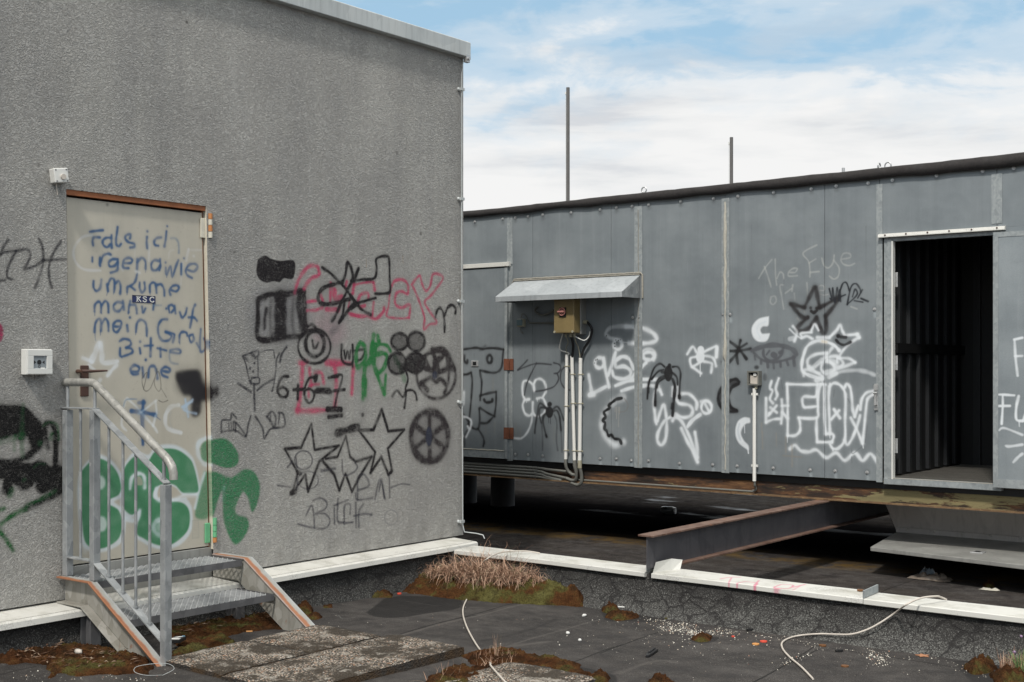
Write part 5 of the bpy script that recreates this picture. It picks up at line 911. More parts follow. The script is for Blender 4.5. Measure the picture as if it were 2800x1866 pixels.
# felt edge with a ragged lower line, eyebolts
mb = MB(); n = 220; xs = [XLEFT+(2.5-XLEFT)*i/n for i in range(n+1)]
zf0 = lambda x: ZP1-.035+.018*mnoise.noise(Vector((x*2.6, 0, 3)))+.006*mnoise.noise(Vector((x*7, 1, 3)))
zt0 = lambda x: ZP1+.030+.028*min(max((x+7.5)/5, 0), 1)+.012*mnoise.noise(Vector((x*1.7, 5, 3)))+.004*mnoise.noise(Vector((x*9, 5, 1)))
for x in xs:
    lo, hi, o = zf0(x), zt0(x), .004*mnoise.noise(Vector((x*4, 8, 8)))
    mb.v += [(x, YC-.004, lo+.004), (x, YC-.028+o, lo), (x, YC-.030+o, hi-.008), (x, YC-.018, hi), (x, YC+.5, hi+.02), (x, YB+.06, hi-.0+.02)]
mb.f = [((i+1)*6+k, i*6+k, i*6+k+1, (i+1)*6+k+1) for i in range(n) for k in range(5)]; mb.sm = [True]*len(mb.f)
part('roof_felt', mb, M['felt'], con, 'black roofing felt with a ragged edge')
for px, py in ((1761, 529), (2404, 458), (2428, 457)):
    p = onY(px, py, YC+.12); part('lifting_eye', MB().ring((p.x, YC+.12, ZP1+.085), .024, .006, 'Y' if px != 2404 else 'X').cyl((p.x, YC+.12, ZP1), (p.x, YC+.12, ZP1+.065), .007), M['zinc'], con)
p = onY(2306, 475, YC+.12); part('roof_bolt', MB().cyl((p.x, YC+.12, ZP1), (p.x, YC+.12, ZP1+.10), .012), M['zinc'], con)
# rain hood
x0, x1 = onY(1408, 769, YC).x, onY(1752, 752, YC).x; zt, zl, pd = 2.21, 2.008, .29
hood = part('rain_hood', MB().add([(x0, YC-.001, zt), (x1, YC-.001, zt), (x1, YC-pd, zl+.045), (x0, YC-pd, zl+.045), (x1, YC-pd, zl), (x0, YC-pd, zl), (x0, YC-pd+.012, zl), (x1, YC-pd+.012, zl), (x0, YC-pd+.012, zl+.04), (x1, YC-pd+.012, zl+.04), (x0, YC-.001, zt-.008), (x1, YC-.001, zt-.008)], [(3, 2, 1, 0), (5, 4, 2, 3), (6, 7, 4, 5), (8, 9, 7, 6), (10, 11, 9, 8)]), M['hoodtop'], con, 'sloping zinc rain hood over the switch box')
for x in (x0, x1): part('hood_cheek', MB().prism([(YC-.001, zt), (YC-pd, zl+.045), (YC-pd, zl), (YC-.001, zl)], 'X', x-.002, x+.002), M['darkgalv'] if x == x0 else M['galv'], hood)
mb = MB(); mb.tube([(x0-.02, YC-.006, zt-.02)]+[(x, YC-.007, zt+.016+.004*mnoise.noise(Vector((x*25, 0, 0)))) for x in np.linspace(x0, x1, 50)]+[(x1+.02, YC-.006, zt-.0), (x1+.022, YC-.006, zl)], .009, 6); mb.tube([(x, YC-.012, zt+.003+.004*mnoise.noise(Vector((x*31, 4, 0)))) for x in np.linspace(x0, x1, 50)], .006, 6)
part('hood_sealant', mb, M['gcaulk'], hood)
# rusty channel underneath
ch = part('base_channel', MB().box(XLEFT, 2.5, YC+.056, YC+.064, .394, ZP0-.005), M['channel'], con, 'rusty base channel with peeling olive paint')
part('channel_lip', MB().box(XLEFT, 2.5, YC+.004, YC+.064, .384, .394), M['lip'], con, 'rusty lower lip of the base channel')
part('base_channel', MB().box(XLEFT, 2.5, 11.5, 11.6, .392, ZP0-.06), M['dgrey'], con)

# ------------------------------------------------------------------ supports, pipes and boxes on the container
for (px, lab) in ((1374.5, 'black round pedestal under the container, right of the pair'), (1272, 'black round pedestal half hidden behind the building corner')):
    a = (px-CX)/F; t = 11.06/(SY*a+CY); xx = t*(CY*a-SY)
    s = thing('support_pedestal', lab, 'pedestal', (xx, 11.06, LOW), 'pedestals carrying the container')
    part('drum', MB().cyl((xx, 11.06, LOW-.03), (xx, 11.06, .18), .135, 28).cyl((xx, 11.06, .18), (xx, 11.06, .36), .128, 28), M['conc'], s)
    part('head_plate', MB().cyl((xx, 11.06, .34), (xx, 11.06, .372), .138, 28).box(xx-.12, xx+.12, 10.9, 11.2, .372, .392), M['black'], s)
for px, top, lab in ((1553, 240, 'tall thin grey pole rising behind the container roof'), (2000, 376, 'short thin grey pole rising behind the container roof')):
    yy = 11.2; p = onY(px, top, yy); r = .0195 if px < 1700 else .017
    s = thing('mast_pole', lab, 'pole', (p.x, yy, ZP1), 'poles on the container roof')
    part('tube', MB().cyl((p.x, yy, ZP1), (p.x, yy, p.z), r, 14), M['pole'], s)
    part('wire', MB().tube([(p.x-r-.008, yy, ZP1+.01), (p.x-r-.009, yy, p.z-.05)], .0022, 5), M['wplastic'], s)
    part('wire_clip', MB().box(p.x-r-.014, p.x-r+.004, yy-.008, yy+.008, p.z-.07, p.z-.045), M['wplastic'], s)
    part('foot_plate', MB().box(p.x-.06, p.x+.06, yy-.06, yy+.06, ZP1+.0, ZP1+.055), M['dgrey'], s)
# switch box
bx0, bx1 = onY(1514, 1000, 9.06).x, onY(1569, 1000, 9.06).x; bz = 1.715; bzt = 2.03
sw = thing('switch_box', 'yellowed electrical switch box with red rotary knob under the hood', 'switch box', ((bx0+bx1)/2, 9.2, bz))
part('back_box', MB().box(bx0+.0, bx1+.005, 9.16, YC-.001, bz-.01, bzt), M['tray'], sw, bevel=.006)
part('lid', MB().box(bx0, bx1, 9.06, 9.159, bz, bzt-.01), M['lidy'], sw, 'yellowed translucent lid', bevel=.008)
for x, z in ((bx0+.012, bz+.012), (bx1-.012, bz+.012)): part('lid_screw', MB().cyl((x, 9.06, z), (x, 9.053, z), .011), M['beige'], sw)
kx, kz = onY(1340+1055/5.348, 720+710/5.348, 9.05).x, onY(1340+1055/5.348, 720+710/5.348, 9.05).z
part('knob_plate', MB().box(kx-.03, kx+.036, 9.052, 9.0595, kz-.045, kz+.038), M['black'], sw)
part('rotary_knob', MB().ring((kx, 9.045, kz), .032, .0055).box(kx-.038, kx+.03, 9.026, 9.042, kz-.005, kz+.007).cyl((kx, 9.052, kz), (kx, 9.04, kz), .02), M['pinkknob'], sw, 'faded red rotary switch')
gl = onY(1340+1385/5.348, 720+862/5.348, 9.2)
part('cable_gland', MB().cyl((bx1, 9.205, gl.z), (bx1+.045, 9.205, gl.z), .018, 8), M['beige'], sw)
for f_ in (.38, .62, .8): xg = bx0+(bx1-bx0)*f_; part('cable_gland', MB().cyl((xg, 9.13, bz-.002), (xg, 9.13, bz-.035), .012 if f_ != .62 else .018, 8), M['beige'], sw)
# three white conduits with their grey elbows, clips
pipes = []
for i, (xt, yt, xbm, ybm, dia, lab) in enumerate(((1550, 970, 1547, 1256, .015, 'white conduit pipe, left one of three below the switch box'), (1564, 974, 1571, 1259, .0155, 'white conduit pipe, middle one of three below the switch box'), (1587.5, 979, 1585, 1262, .0165, 'white conduit pipe, right one of three below the switch box'))):
    a, b_ = onY(xt, yt, YC-.035), onY(xbm, ybm, YC-.035)
    t = thing('conduit_pipe', lab, 'conduit', tuple(b_), 'white conduits below the switch box'); pipes.append((a, b_))
    part('tube', MB().cyl(tuple(a), tuple(b_), dia, 16), M['wpipe'], t)
    e = [b_+Vector((0, 0, .012)), b_+Vector((.0, 0, -.05))]
    e += [(b_+Vector(v)) for v in (((.01, .015, -.10), (.045, .03, -.135), (.085, .04, -.14)), ((.008, .015, -.11), (-.005, .03, -.17), (-.05, .04, -.185), (-.12, .045, -.17)), ((.006, .02, -.12), (-.004, .03, -.19), (-.05, .04, -.215), (-.12, .045, -.2)))[i]]
    part('elbow', MB().tube([tuple(v) for v in spline([tuple(v) for v in e], 5)], dia*.95, 12), M['gpipe'], t, 'grey flexible elbow')
    if i == 1: part('corrugated_sleeve', MB().tube([tuple(b_+Vector((.0+.008*k/14, .0015*k, -.005-.0075*k))) for k in range(15)], [dia*(1.12 if k % 2 else 1.0) for k in range(15)], 12), M['gpipe'], t)
    if i == 2: part('corrugated_sleeve', MB().cyl(tuple(b_+Vector((0, 0, .01))), tuple(b_+Vector((0, .002, -.06))), dia*1.18), M['beige'], t)
    zc_ = [onY(1565, 1024 if i else 997+5, YC).z, onY(1565, 1103+8*(i == 0), YC).z, onY(1565, 1232, YC).z]
    for z in zc_:
        f_ = (z-a.z)/(b_.z-a.z); x = a.x+(b_.x-a.x)*f_
        part('clip', MB().box(x-dia-.012, x+dia+.012, YC-.034, YC-.022, z-.006, z+.006).ring((x, YC-.035, z), dia+.003, .004, 'Z', 14, 6), M['beige'], t)
# cables between the box and conduits
def cab(name, pts, r, m, label, cat='cable', group=None, n=8): return single(name, MB().tube([tuple(p) for p in spline([tuple(p) for p in pts], 8)], r, n), M[m], label, cat, group=group)
def k8(x, y, Y): return onY(1340+x/5.348, 720+y/5.348, Y)
cab('power_cable', [Vector((bx1+.04, 9.205, gl.z)), k8(1475, 930, 9.2), k8(1490, 1000, 9.21), k8(1450, 1130, 9.215), k8(1370, 1260, 9.215), pipes[2][0]+Vector((0, 0, -.02))], .0115, 'blackcable', 'thick black cable looping from the side of the switch box', group='cables below the switch box')
cab('power_cable', [Vector((bx0+(bx1-bx0)*.62, 9.13, bz-.02)), k8(1215, 1200, 9.18), pipes[1][0]+Vector((0, 0, -.02))], .0125, 'blackcable', 'straight black cable from the box into the middle conduit', group='cables below the switch box')
cab('thin_cable', [Vector((bx0+.035, 9.15, bz)), k8(1025, 1180, 9.2), k8(1030, 1270, 9.21), onY(1555, 966, 9.215), pipes[0][0]+Vector((0, 0, -.01))], .006, 'wpipe', 'white cable stub from the left of the switch box', group='cables below the switch box')
cab('thin_cable', [Vector((bx0+(bx1-bx0)*.38, 9.13, bz-.02)), k8(1140, 1160, 9.16), k8(1110, 1240, 9.2), pipes[0][0]+Vector((.005, 0, 0))], .004, 'beige', 'thin brown cable hanging into the left conduit', group='cables below the switch box')
cab('thin_cable', [Vector((bx0+(bx1-bx0)*.8, 9.13, bz-.02)), k8(1255, 1150, 9.16), k8(1290, 1230, 9.2), pipes[2][0]+Vector((-.004, 0, 0))], .0048, 'beige', 'thin pale cable hanging into the right conduit', group='cables below the switch box')
cab('thin_cable', [k8(1460, 1000, 9.21), k8(1440, 1080, 9.19), k8(1370, 1130, 9.17), Vector((bx0+(bx1-bx0)*.85, 9.13, bz-.03))], .005, 'wplastic', 'thin white cable curling under the corner of the switch box', group='cables below the switch box')
cab('hose', [k8(690, 640, 9.24), k8(660, 700, 9.22), k8(740, 755, 9.21), k8(840, 740, 9.2), k8(930, 690, 9.2)], .011, 'gpipe', 'grey hose looping from the panel into the switch box', 'hose')
h = cab('thin_conduit', [k8(575, 872, 9.236), k8(700, 874, 9.236), k8(935, 876, 9.236)], .0095, 'gpipe', 'short grey horizontal conduit left of the switch box', 'conduit')
cab('thin_cable', [k8(455, 800, 9.225), k8(470, 745, 9.232), k8(515, 760, 9.238), k8(575, 872, 9.236)], .0038, 'gpipe', 'thin grey cable arching over the small socket box', group='cables below the switch box')
cab('thin_cable', [k8(447, 940, 9.235), k8(450, 1000, 9.24), k8(480, 1030, 9.24), k8(470, 1000, 9.24)], .0035, 'gpipe', 'thin curled wire dangling below the socket box', group='cables below the switch box')
a, b_ = k8(388, 815, YC-.05), k8(505, 930, YC-.05)
ss = thing('socket_box', 'small beige switch with blue-grey rocker left of the switch box', 'switch', ((a.x+b_.x)/2, YC, b_.z))
part('housing', MB().box(a.x, b_.x-.02, YC-.05, YC-.001, b_.z, a.z), M['beige'], ss, bevel=.008); part('rocker', MB().box(a.x+.004, a.x+.07, YC-.058, YC-.0505, b_.z+.012, a.z-.006), M['slate'], ss, bevel=.004)
# broken socket on the right
a, b_ = onY(1740+1190/3.92, 900+450/3.92, YC-.05), onY(1740+1352/3.92, 900+605/3.92, YC-.05)
xa, xb2, za, zb_ = a.x, b_.x-.03, b_.z, a.z
bs = thing('broken_socket', 'broken open grey socket box with pale innards on the container', 'socket', ((xa+xb2)/2, YC, za))
w4 = .012; part('housing', MB().box(xa, xa+w4, YC-.055, YC-.001, za, zb_).box(xb2-w4, xb2, YC-.055, YC-.001, za, zb_).box(xa+w4, xb2-w4, YC-.055, YC-.001, za, za+w4).box(xa+w4, xb2-w4, YC-.055, YC-.001, zb_-w4, zb_), M['gpipe'], bs)
part('back_plate', MB().box(xa+w4, xb2-w4, YC-.012, YC-.002, za+w4, zb_-w4), M['black'], bs)
mb = MB(); cxx, czz = (xa+xb2)/2, (za+zb_)/2
mb.prism([(cxx-.035, czz-.045), (cxx+.03, czz-.05), (cxx+.036, czz+.02), (cxx+.018, czz+.03), (cxx-.01, czz+.018), (cxx-.036, czz+.03)], 'Y', YC-.035, YC-.012); part('terminal_block', mb, M['cable'], bs, bevel=.003)
part('terminal_clip', MB().box(cxx-.002, cxx+.024, YC-.044, YC-.035, czz+.018, czz+.04), M['wplastic'], bs)
part('cable_gland', MB().cyl((cxx+.015, YC-.03, za), (cxx+.015, YC-.03, za-.03), .013, 8), M['beige'], bs)
bt = onY(1740+1265/3.92, 900+640/3.92, YC-.03); bb = onY(2062, 1316, YC-.03)
cd = thing('conduit_pipe', 'single white conduit pipe below the broken socket', 'conduit', tuple(bb))
part('tube', MB().cyl((bt.x, YC-.03, za-.025), (bt.x, YC-.03, bb.z), .0145, 14), M['wpipe'], cd)
for py in (1078, 1273): z = onY(2062, py, YC).z; part('clip', MB().box(bt.x-.028, bt.x+.028, YC-.03, YC-.018, z-.009, z+.009), M['wplastic'], cd)
lowz = .418
part('elbow', MB().tube(spline([(bt.x, YC-.03, bb.z+.01), (bt.x, YC-.02, bb.z-.04), (bt.x-.012, YC+.0, lowz+.05), (bt.x-.008, YC+.015, lowz+.01), (bt.x-.04, YC+.022, lowz)], 5), .009, 10), M['gpipe'], cd)
# horizontal conduits along the base channel
for i, z in enumerate((.540, .513, .486, .458, .432)):
    xe = -6.60-.05*i if i < 4 else bt.x-.03; dz = -.03 if i in (1, 2) else 0
    zz = z-.045; pts = [(-13, YC+.026, zz+.005), (-7.6, YC+.026, zz)] + ([(-7.0, YC+.026, zz-.002), (-6.86, YC+.024, zz+dz*.5-.01), (xe, YC+.022, zz+dz-.02)] if i < 4 else [(xe, YC+.026, .412)])
    if i == 4: pts = [(-13, YC+.026, .41), (-7.6, YC+.026, .409), (xe, YC+.022, .411)]
    single('long_conduit', MB().tube([tuple(p) for p in spline(pts, 6)], .0125 if i < 4 else .0085, 10), M['gpipe'], ['grey conduit along the base channel, topmost of five', 'grey conduit along the base channel, second from the top', 'grey conduit along the base channel, third from the top', 'grey conduit along the base channel, fourth from the top', 'thin grey conduit lying on the channel lip, running on to the broken socket'][i], 'conduit', group='grey conduits along the base channel')
# duct with flap below the doorway
dc = thing('floor_duct', 'grey sheet metal duct with zinc flap hanging below the open doorway', 'duct', (-3, 10, LOW))
dx = onY(2450, 1450, 10.0).x; dx0 = onY(2427, 1382, 9.95).x
part('side_panel', MB().add([(dx, 10.0, .10), (1.5, 10.0, .10), (1.5, 9.95, .385), (dx0-.05, 9.95, .385)], [(0, 1, 2, 3)]).add([(dx, 10.0, .10), (dx0-.05, 9.95, .385), (dx0-.05, 11.4, .385), (dx, 11.4, .10)], [(0, 1, 2, 3)]), M['duct'], dc)
f0 = onZ(2380, 1496, .085); fr_ = onZ(2800, 1546, .085)
mb = MB().prism([(f0.x, f0.y), (f0.x+1.75, f0.y+(fr_.y-f0.y)/(fr_.x-f0.x)*1.75), (1.5, 9.0), (1.5, 9.998), (dx+.01, 9.998)], 'Z', .055, .085)
flp = part('flap', mb, M['tray'], dc, 'zinc flap with folded front edge', bevel=.003)
part('hinge_rail', MB().box(dx+.01, 1.5, 9.975, 9.992, .0855, .125), M['duct'], dc)
lp = onZ(2674, 1512, .085); latch(flp, Vector((lp.x, lp.y, .085)), .09, .085, 'XY')
for k in range(8): part('rivet', MB().sphere((dx+.1+k*.22, 9.971, .118), .012, .006, .012, 8, 6), M['duct'], dc)

# ------------------------------------------------------------------ galvanised steps with railing
stp = thing('metal_steps', 'galvanised metal steps with one railing leading up to the cream door', 'steps', (-5.6, 3.74, 0))
YLs, YRs = 3.745, 4.70
def stringer(yw, side, fmat, label):
    # web plate, then flanges following the bent top and bottom edges
    top = [(-5.876, .335), (-5.60, .335), (-5.015, -.03 if side > 0 else -.012)]
    bot = [(-5.876, .215), (-5.665, .215), (-5.26, -.03 if side > 0 else -.012)]
    p = part('stringer', MB().prism(top+bot[::-1], 'Y', yw-.003, yw+.003), M['web'], stp, label)
    ya, yb = (yw-.055, yw-.0031) if side < 0 else (yw+.0031, yw+.055)
    if side > 0: ya = yw-.012
    mb = MB()
    for (xa, za), (xb_, zb_) in zip(top[:-1], top[1:]):
        mb.add([(xa, ya, za+.001), (xb_, ya, zb_+.001), (xb_, yb, zb_+.001), (xa, yb, za+.001), (xa, ya, za+.009), (xb_, ya, zb_+.009), (xb_, yb, zb_+.009), (xa, yb, za+.009)], [(0, 1, 2, 3), (7, 6, 5, 4), (0, 4, 5, 1), (1, 5, 6, 2), (2, 6, 7, 3), (3, 7, 4, 0)])
    part('stringer_flange', mb, M[fmat], p, 'rust streaked top flange', bevel=.002)
    ya, yb = (yw-.055, yw-.0031) if side < 0 else (yw+.0031, yw+.055)
    mb = MB()
    for (xa, za), (xb_, zb_) in zip(bot[:-1], bot[1:]):
        mb.add([(xa, ya, za-.008), (xb_, ya, zb_-.008), (xb_, yb, zb_-.008), (xa, yb, za-.008), (xa, ya, za), (xb_, ya, zb_), (xb_, yb, zb_), (xa, yb, za)], [(0, 1, 2, 3), (7, 6, 5, 4), (0, 4, 5, 1), (1, 5, 6, 2), (2, 6, 7, 3), (3, 7, 4, 0)])
    part('stringer_flange', mb, M['web'], p, bevel=.002)
stringer(YLs, -1, 'flange_l', 'left stringer'); stringer(YRs, 1, 'flange_r', 'right stringer')
def tread(x0, x1, z, name):
    y0, y1 = YLs+.006, YRs-.016; nos = .036
    t = part(name, MB().box(x1-.004, x1, y0, y1, z-nos, z).box(x0, x0+.004, y0, y1, z-nos, z).box(x0+.004, x1-.004, y0, y0+.004, z-nos, z-.002).box(x0+.004, x1-.004, y1-.004, y1, z-nos, z-.002), M['darkgalv'], stp)
    mb = MB(); pX, pY = .0205, .036; n = int((x1-x0-.01)/pX); m = int((y1-y0)/pY)
    for i in range(n+1):
        xc = x0+.005+pX*i
        for j in range(m*2):
            ya = y0+pY/2*j; s = 1 if (i+j) % 2 else -1
            a = (xc-s*pX/2*.92, ya, z-.004+(.004 if s > 0 else -.001)); b_ = (xc+s*pX/2*.92, ya+pY/2, z-.004+(.004 if s < 0 else -.001))
            a = (min(max(a[0], x0+.004), x1-.004), a[1], a[2]); b_ = (min(max(b_[0], x0+.004), x1-.004), b_[1], b_[2])
            mb.bar(a, b_, .0040, .0060)
    part('grating', mb, M['strand'], t, 'expanded metal grating')
tread(-5.872, -5.605, .336, 'platform'); tread(-5.63, -5.335, .174, 'tread')
def hleg(xc, yc, zb_):
    mb = MB().box(xc-.045, xc-.038, yc-.03, yc+.03, zb_, .168).box(xc+.038, xc+.045, yc-.03, yc+.03, zb_, .168).box(xc-.038, xc+.038, yc-.003, yc+.003, zb_, .168)
    part('leg', mb, M['darkgalv'], stp, bevel=.002)
hleg(-5.64, 3.735, -.03); hleg(-5.64, 4.665, -.04)
yr = YLs-.005; W = .04
rl = part('railing', MB().box(-5.87, -5.83, yr-W/2, yr+W/2, .345, 1.20), M['galv'], stp, 'galvanised railing', bevel=.003)
for (x, z0, z1) in ((-5.63, .345, 1.205), (-5.05, -.035, .862)): part('post', MB().box(x, x+.04, yr-W/2, yr+W/2, z0, z1), M['galv'], rl, bevel=.003)
def flat(p, q_, name='rail'): part(name, MB().bar(p, q_, .04, .008), M['galv'], rl, bevel=.0015)
flat((-5.88, yr, 1.212), (-5.60, yr, 1.212)); flat((-5.605, yr, 1.208), (-5.02, yr, .868)); flat((-5.83, yr, .442), (-5.63, yr, .442)); flat((-5.595, yr, .432), (-5.045, yr, .112))
def zl(x): return 1.208+(.868-1.208)*(x+5.605)/.585
def zlo(x): return .432+(.112-.432)*(x+5.595)/.55
part('baluster', MB().cyl((-5.735, yr, .445), (-5.735, yr, 1.21), .0075, 10), M['galv'], rl)
for x in (-5.49, -5.373, -5.268, -5.156): part('baluster', MB().cyl((x, yr, zlo(x)+.003), (x, yr, zl(x)-.002), .0075, 10).cyl((x, yr, zlo(x)+.002), (x, yr, zlo(x)+.012), .012, 10), M['galv'], rl)
for (x, za, zb_) in ((-5.85, 1.214, 1.335), (-5.61, 1.21, 1.335), (-5.045, .872, 1.0)): part('rail_stub', MB().cyl((x, yr, za), (x, yr, zb_), .0085, 10), M['galv'], rl)
hp = [(-5.885, yr, 1.342), (-5.86, yr, 1.3435), (-5.64, yr, 1.3435), (-5.605, yr, 1.336), (-5.585, yr, 1.324)]+[(-5.585+.56*t, yr, 1.324-.335*t) for t in (.25, .5, .75, 1)]+[(-5.005, yr, .974), (-4.985, yr, .952), (-4.972, yr, .92), (-4.97, yr, .888)]
part('handrail', MB().tube(hp, [.017]+[.0205]*(len(hp)-2)+[.0195], 16), M['galvw'], rl, 'weathered round handrail with bent end')

KS = 1.031; stp.location = (-5.6*KS, 3.74*KS, EYE-EYE*KS); stp.scale = (KS, KS, KS)

# ------------------------------------------------------------------ things on the grey wall
a, b_ = onX(73, 955, XW+.055), onX(144, 1025, XW+.055)
cp = thing('call_point', 'white emergency call point box left of the cream door', 'alarm box', (XW, (a.y+b_.y)/2, b_.z))
part('housing', MB().box(XW, XW+.05, a.y, b_.y, b_.z, a.z), M['wplastic'], cp, bevel=.004)
H_ = a.z-b_.z; Wd = b_.y-a.y
part('front_frame', MB().box(XW+.0505, XW+.058, a.y+.004, b_.y-.002, b_.z+.004, b_.z+H_*.24).box(XW+.0505, XW+.058, a.y+.004, b_.y-.002, a.z-H_*.26, a.z-.003).box(XW+.0505, XW+.058, a.y+.004, a.y+Wd*.26, b_.z+H_*.24, a.z-H_*.26).box(XW+.0505, XW+.058, b_.y-Wd*.23, b_.y-.002, b_.z+H_*.24, a.z-H_*.26), M['wplastic'], cp, bevel=.0015)
gw = part('window', MB().box(XW+.0502, XW+.0520, a.y+Wd*.26, b_.y-Wd*.23, b_.z+H_*.24, a.z-H_*.26), M['glass'], cp)
yc_, zc_ = a.y+Wd*.49, b_.z+H_*.49
mb = MB().cyl((XW+.0521, yc_, zc_), (XW+.0532, yc_, zc_), .0125, 20)
for s_ in (-1, 1): mb.prism([(yc_+s_*.017, zc_), (yc_+s_*.030, zc_+.009), (yc_+s_*.030, zc_-.009)], 'X', XW+.0521, XW+.0530)
for k in range(2): mb.box(XW+.0521, XW+.0526, yc_-.028, yc_+.026, zc_+.030-k*.008, zc_+.032-k*.008)
mb.ring((XW+.0525, yc_, zc_-.022), .006, .0012, 'X', 14, 5)
part('call_button', mb, M['black'], cp, 'black button with two arrows')
part('date_label', MB().box(XW+.0521, XW+.0527, yc_+.008, yc_+.032, zc_-.034, zc_-.026), M['paper'], cp)
part('clip', MB().tube([(XW+.02, yc_-.01, b_.z), (XW+.03, yc_-.008, b_.z-.012), (XW+.03, yc_+.012, b_.z-.010), (XW+.03, yc_+.015, b_.z)], .003, 6), M['darkgalv'], cp)
cpt = onX(162, 481, XW+.03); jb = thing('junction_box', 'tilted white junction box with round button above the door corner', 'junction box', tuple(cpt))
def tilt(mb, c, an, yaw=0):
    Mx = Matrix.Translation(c) @ Matrix.Rotation(an, 4, 'X') @ Matrix.Rotation(yaw, 4, 'Z') @ Matrix.Translation(-Vector(c)); mb.v = [tuple(Mx @ Vector(v)) for v in mb.v]; return mb
c_ = Vector((XW+.03, cpt.y, cpt.z)); s2 = .038
part('housing', tilt(MB().box(c_.x-.03, c_.x+.03, c_.y-s2-.002, c_.y+s2, c_.z-s2, c_.z+s2), c_, R(8), R(-8)), M['wplastic'], jb, bevel=.005)
mb = tilt(MB().cyl((c_.x+.03, c_.y+.006, c_.z-.008), (c_.x+.040, c_.y+.006, c_.z-.008), .014, 16), c_, R(8), R(-8)); part('button', mb, M['cable'], jb)
mb = MB()
for sy in (-1, 1):
    for sz in (-1, 1): mb.cyl((c_.x+.030, c_.y+sy*.029, c_.z+sz*.029), (c_.x+.0315, c_.y+sy*.029, c_.z+sz*.029), .004, 8)
part('cover_screw', tilt(mb, c_, R(8), R(-8)), M['darkgalv'], jb)
part('wire', MB().tube(spline([(XW+.02, c_.y-.012, c_.z-.036), (XW+.022, c_.y-.010, c_.z-.065), (XW+.018, c_.y-.004, c_.z-.085), (XW+.016, c_.y+.0, c_.z-.10)], 4), .003, 6), M['cable'], jb)
# lightning conductor down the corner
yk = onX(1262, 700, XW+.02).y
lc = thing('lightning_conductor', 'thin round wire running down the corner of the grey wall', 'conductor wire', (XW+.02, yk, .1))
e1 = onX(1268, 1462, XW+.02); e2 = onX(1298, 1468, XW+.02)
wz = [(XW+.045, yk+.03, ZTOP-.045), (XW+.03, yk+.005, ZTOP-.075), (XW+.022, yk, ZTOP-.16), (XW+.022, yk, 2.5), (XW+.022, yk+.005, 1.2), (XW+.022, yk+.012, .26), (XW+.03, yk+.02, .205), (XW+.12, yk+.05, .198), (XW+.175, yk+.06, .19), (XW+.19, yk+.06, .165)]
part('wire', MB().tube(wz, .0042, 8), M['fascia'], lc)
for py in (244, 544, 824, 1100, 1427):
    p = onX(1256, py, XW+.012); part('clip', MB().sphere((XW+.003, p.y-.002, p.z), .014, .012, .014, 12, 8).box(XW+.012, XW+.030, p.y-.002, p.y+.040, p.z-.010, p.z+.010), M['fascia'], lc)
p = onX(1268, 158, XW+.05); part('clamp', MB().box(XW+.03, XW+.06, yk+.01, yk+.05, ZTOP-.075, ZTOP-.02).cyl((XW+.06, yk+.03, ZTOP-.05), (XW+.075, yk+.03, ZTOP-.05), .012, 6), M['zinc'], lc)

# ------------------------------------------------------------------ concrete slabs
def slab(x0, x1, y0, y1, zt_, th, label, tiltx=0):
    k_ = 1.03; x0, x1, y0, y1, zt_ = x0*k_, x1*k_, y0*k_, y1*k_, EYE-(EYE-zt_)*k_
    mb = MB(); nx, ny = max(int((x1-x0)/.045), 4), max(int((y1-y0)/.045), 4); g = {}
    def top(i, j):
        x = x0+(x1-x0)*i/nx; y = y0+(y1-y0)*j/ny; e = (i in (0, nx))+(j in (0, ny))
        dxx = (.007*mnoise.noise(Vector((x*14, y*14, 1)))) if e else 0
        return (x+(dxx if i in (0, nx) else 0), y+(dxx if j in (0, ny) else 0), zt_+tiltx*(x-x0)+.0035*mnoise.noise(Vector((x*16, y*16, 3)))-.006*e)
    for j in range(ny+1):
        for i in range(nx+1): g[i, j] = len(mb.v); mb.v.append(top(i, j))
    for j in range(ny):
        for i in range(nx): mb.face((g[i, j], g[i+1, j], g[i+1, j+1], g[i, j+1]), True)
    rim = [(i, 0) for i in range(nx)]+[(nx, j) for j in range(ny)]+[(i, ny) for i in range(nx, 0, -1)]+[(0, j) for j in range(ny, 0, -1)]
    o = len(mb.v)
    for k in rim: v = mb.v[g[k]]; mb.v.append((v[0]+.003*mnoise.noise(Vector((v[0]*20, v[1]*20, 9))), v[1], v[2]-.008))
    o2 = len(mb.v)
    for k in rim: v = mb.v[g[k]]; mb.v.append((v[0], v[1], zt_-th))
    n = len(rim)
    for k in range(n): mb.face((g[rim[k]], o+k, o+(k+1) % n, g[rim[(k+1) % n]])); mb.face((o+k, o2+k, o2+(k+1) % n, o+(k+1) % n))
    return single('concrete_slab', mb, M['slab'], label, 'slab', group='exposed aggregate concrete slabs')
slab(-5.085, -4.615, 4.285, 4.785, .028, .10, 'mossy concrete slab at the foot of the right stringer')
slab(-5.075, -4.61, 3.73, 4.272, .030, .10, 'mossy concrete slab touching the foot of the railing post')
slab(-4.595, -4.115, 3.72, 4.86, .028, .12, 'long pebbly concrete slab with dark mossy side, largest of the slabs', -.004)
slab(-3.80, -3.275, 4.2, 4.825, .004, .06, 'low pebbly concrete slab at the bottom edge, crossed by the white cable')

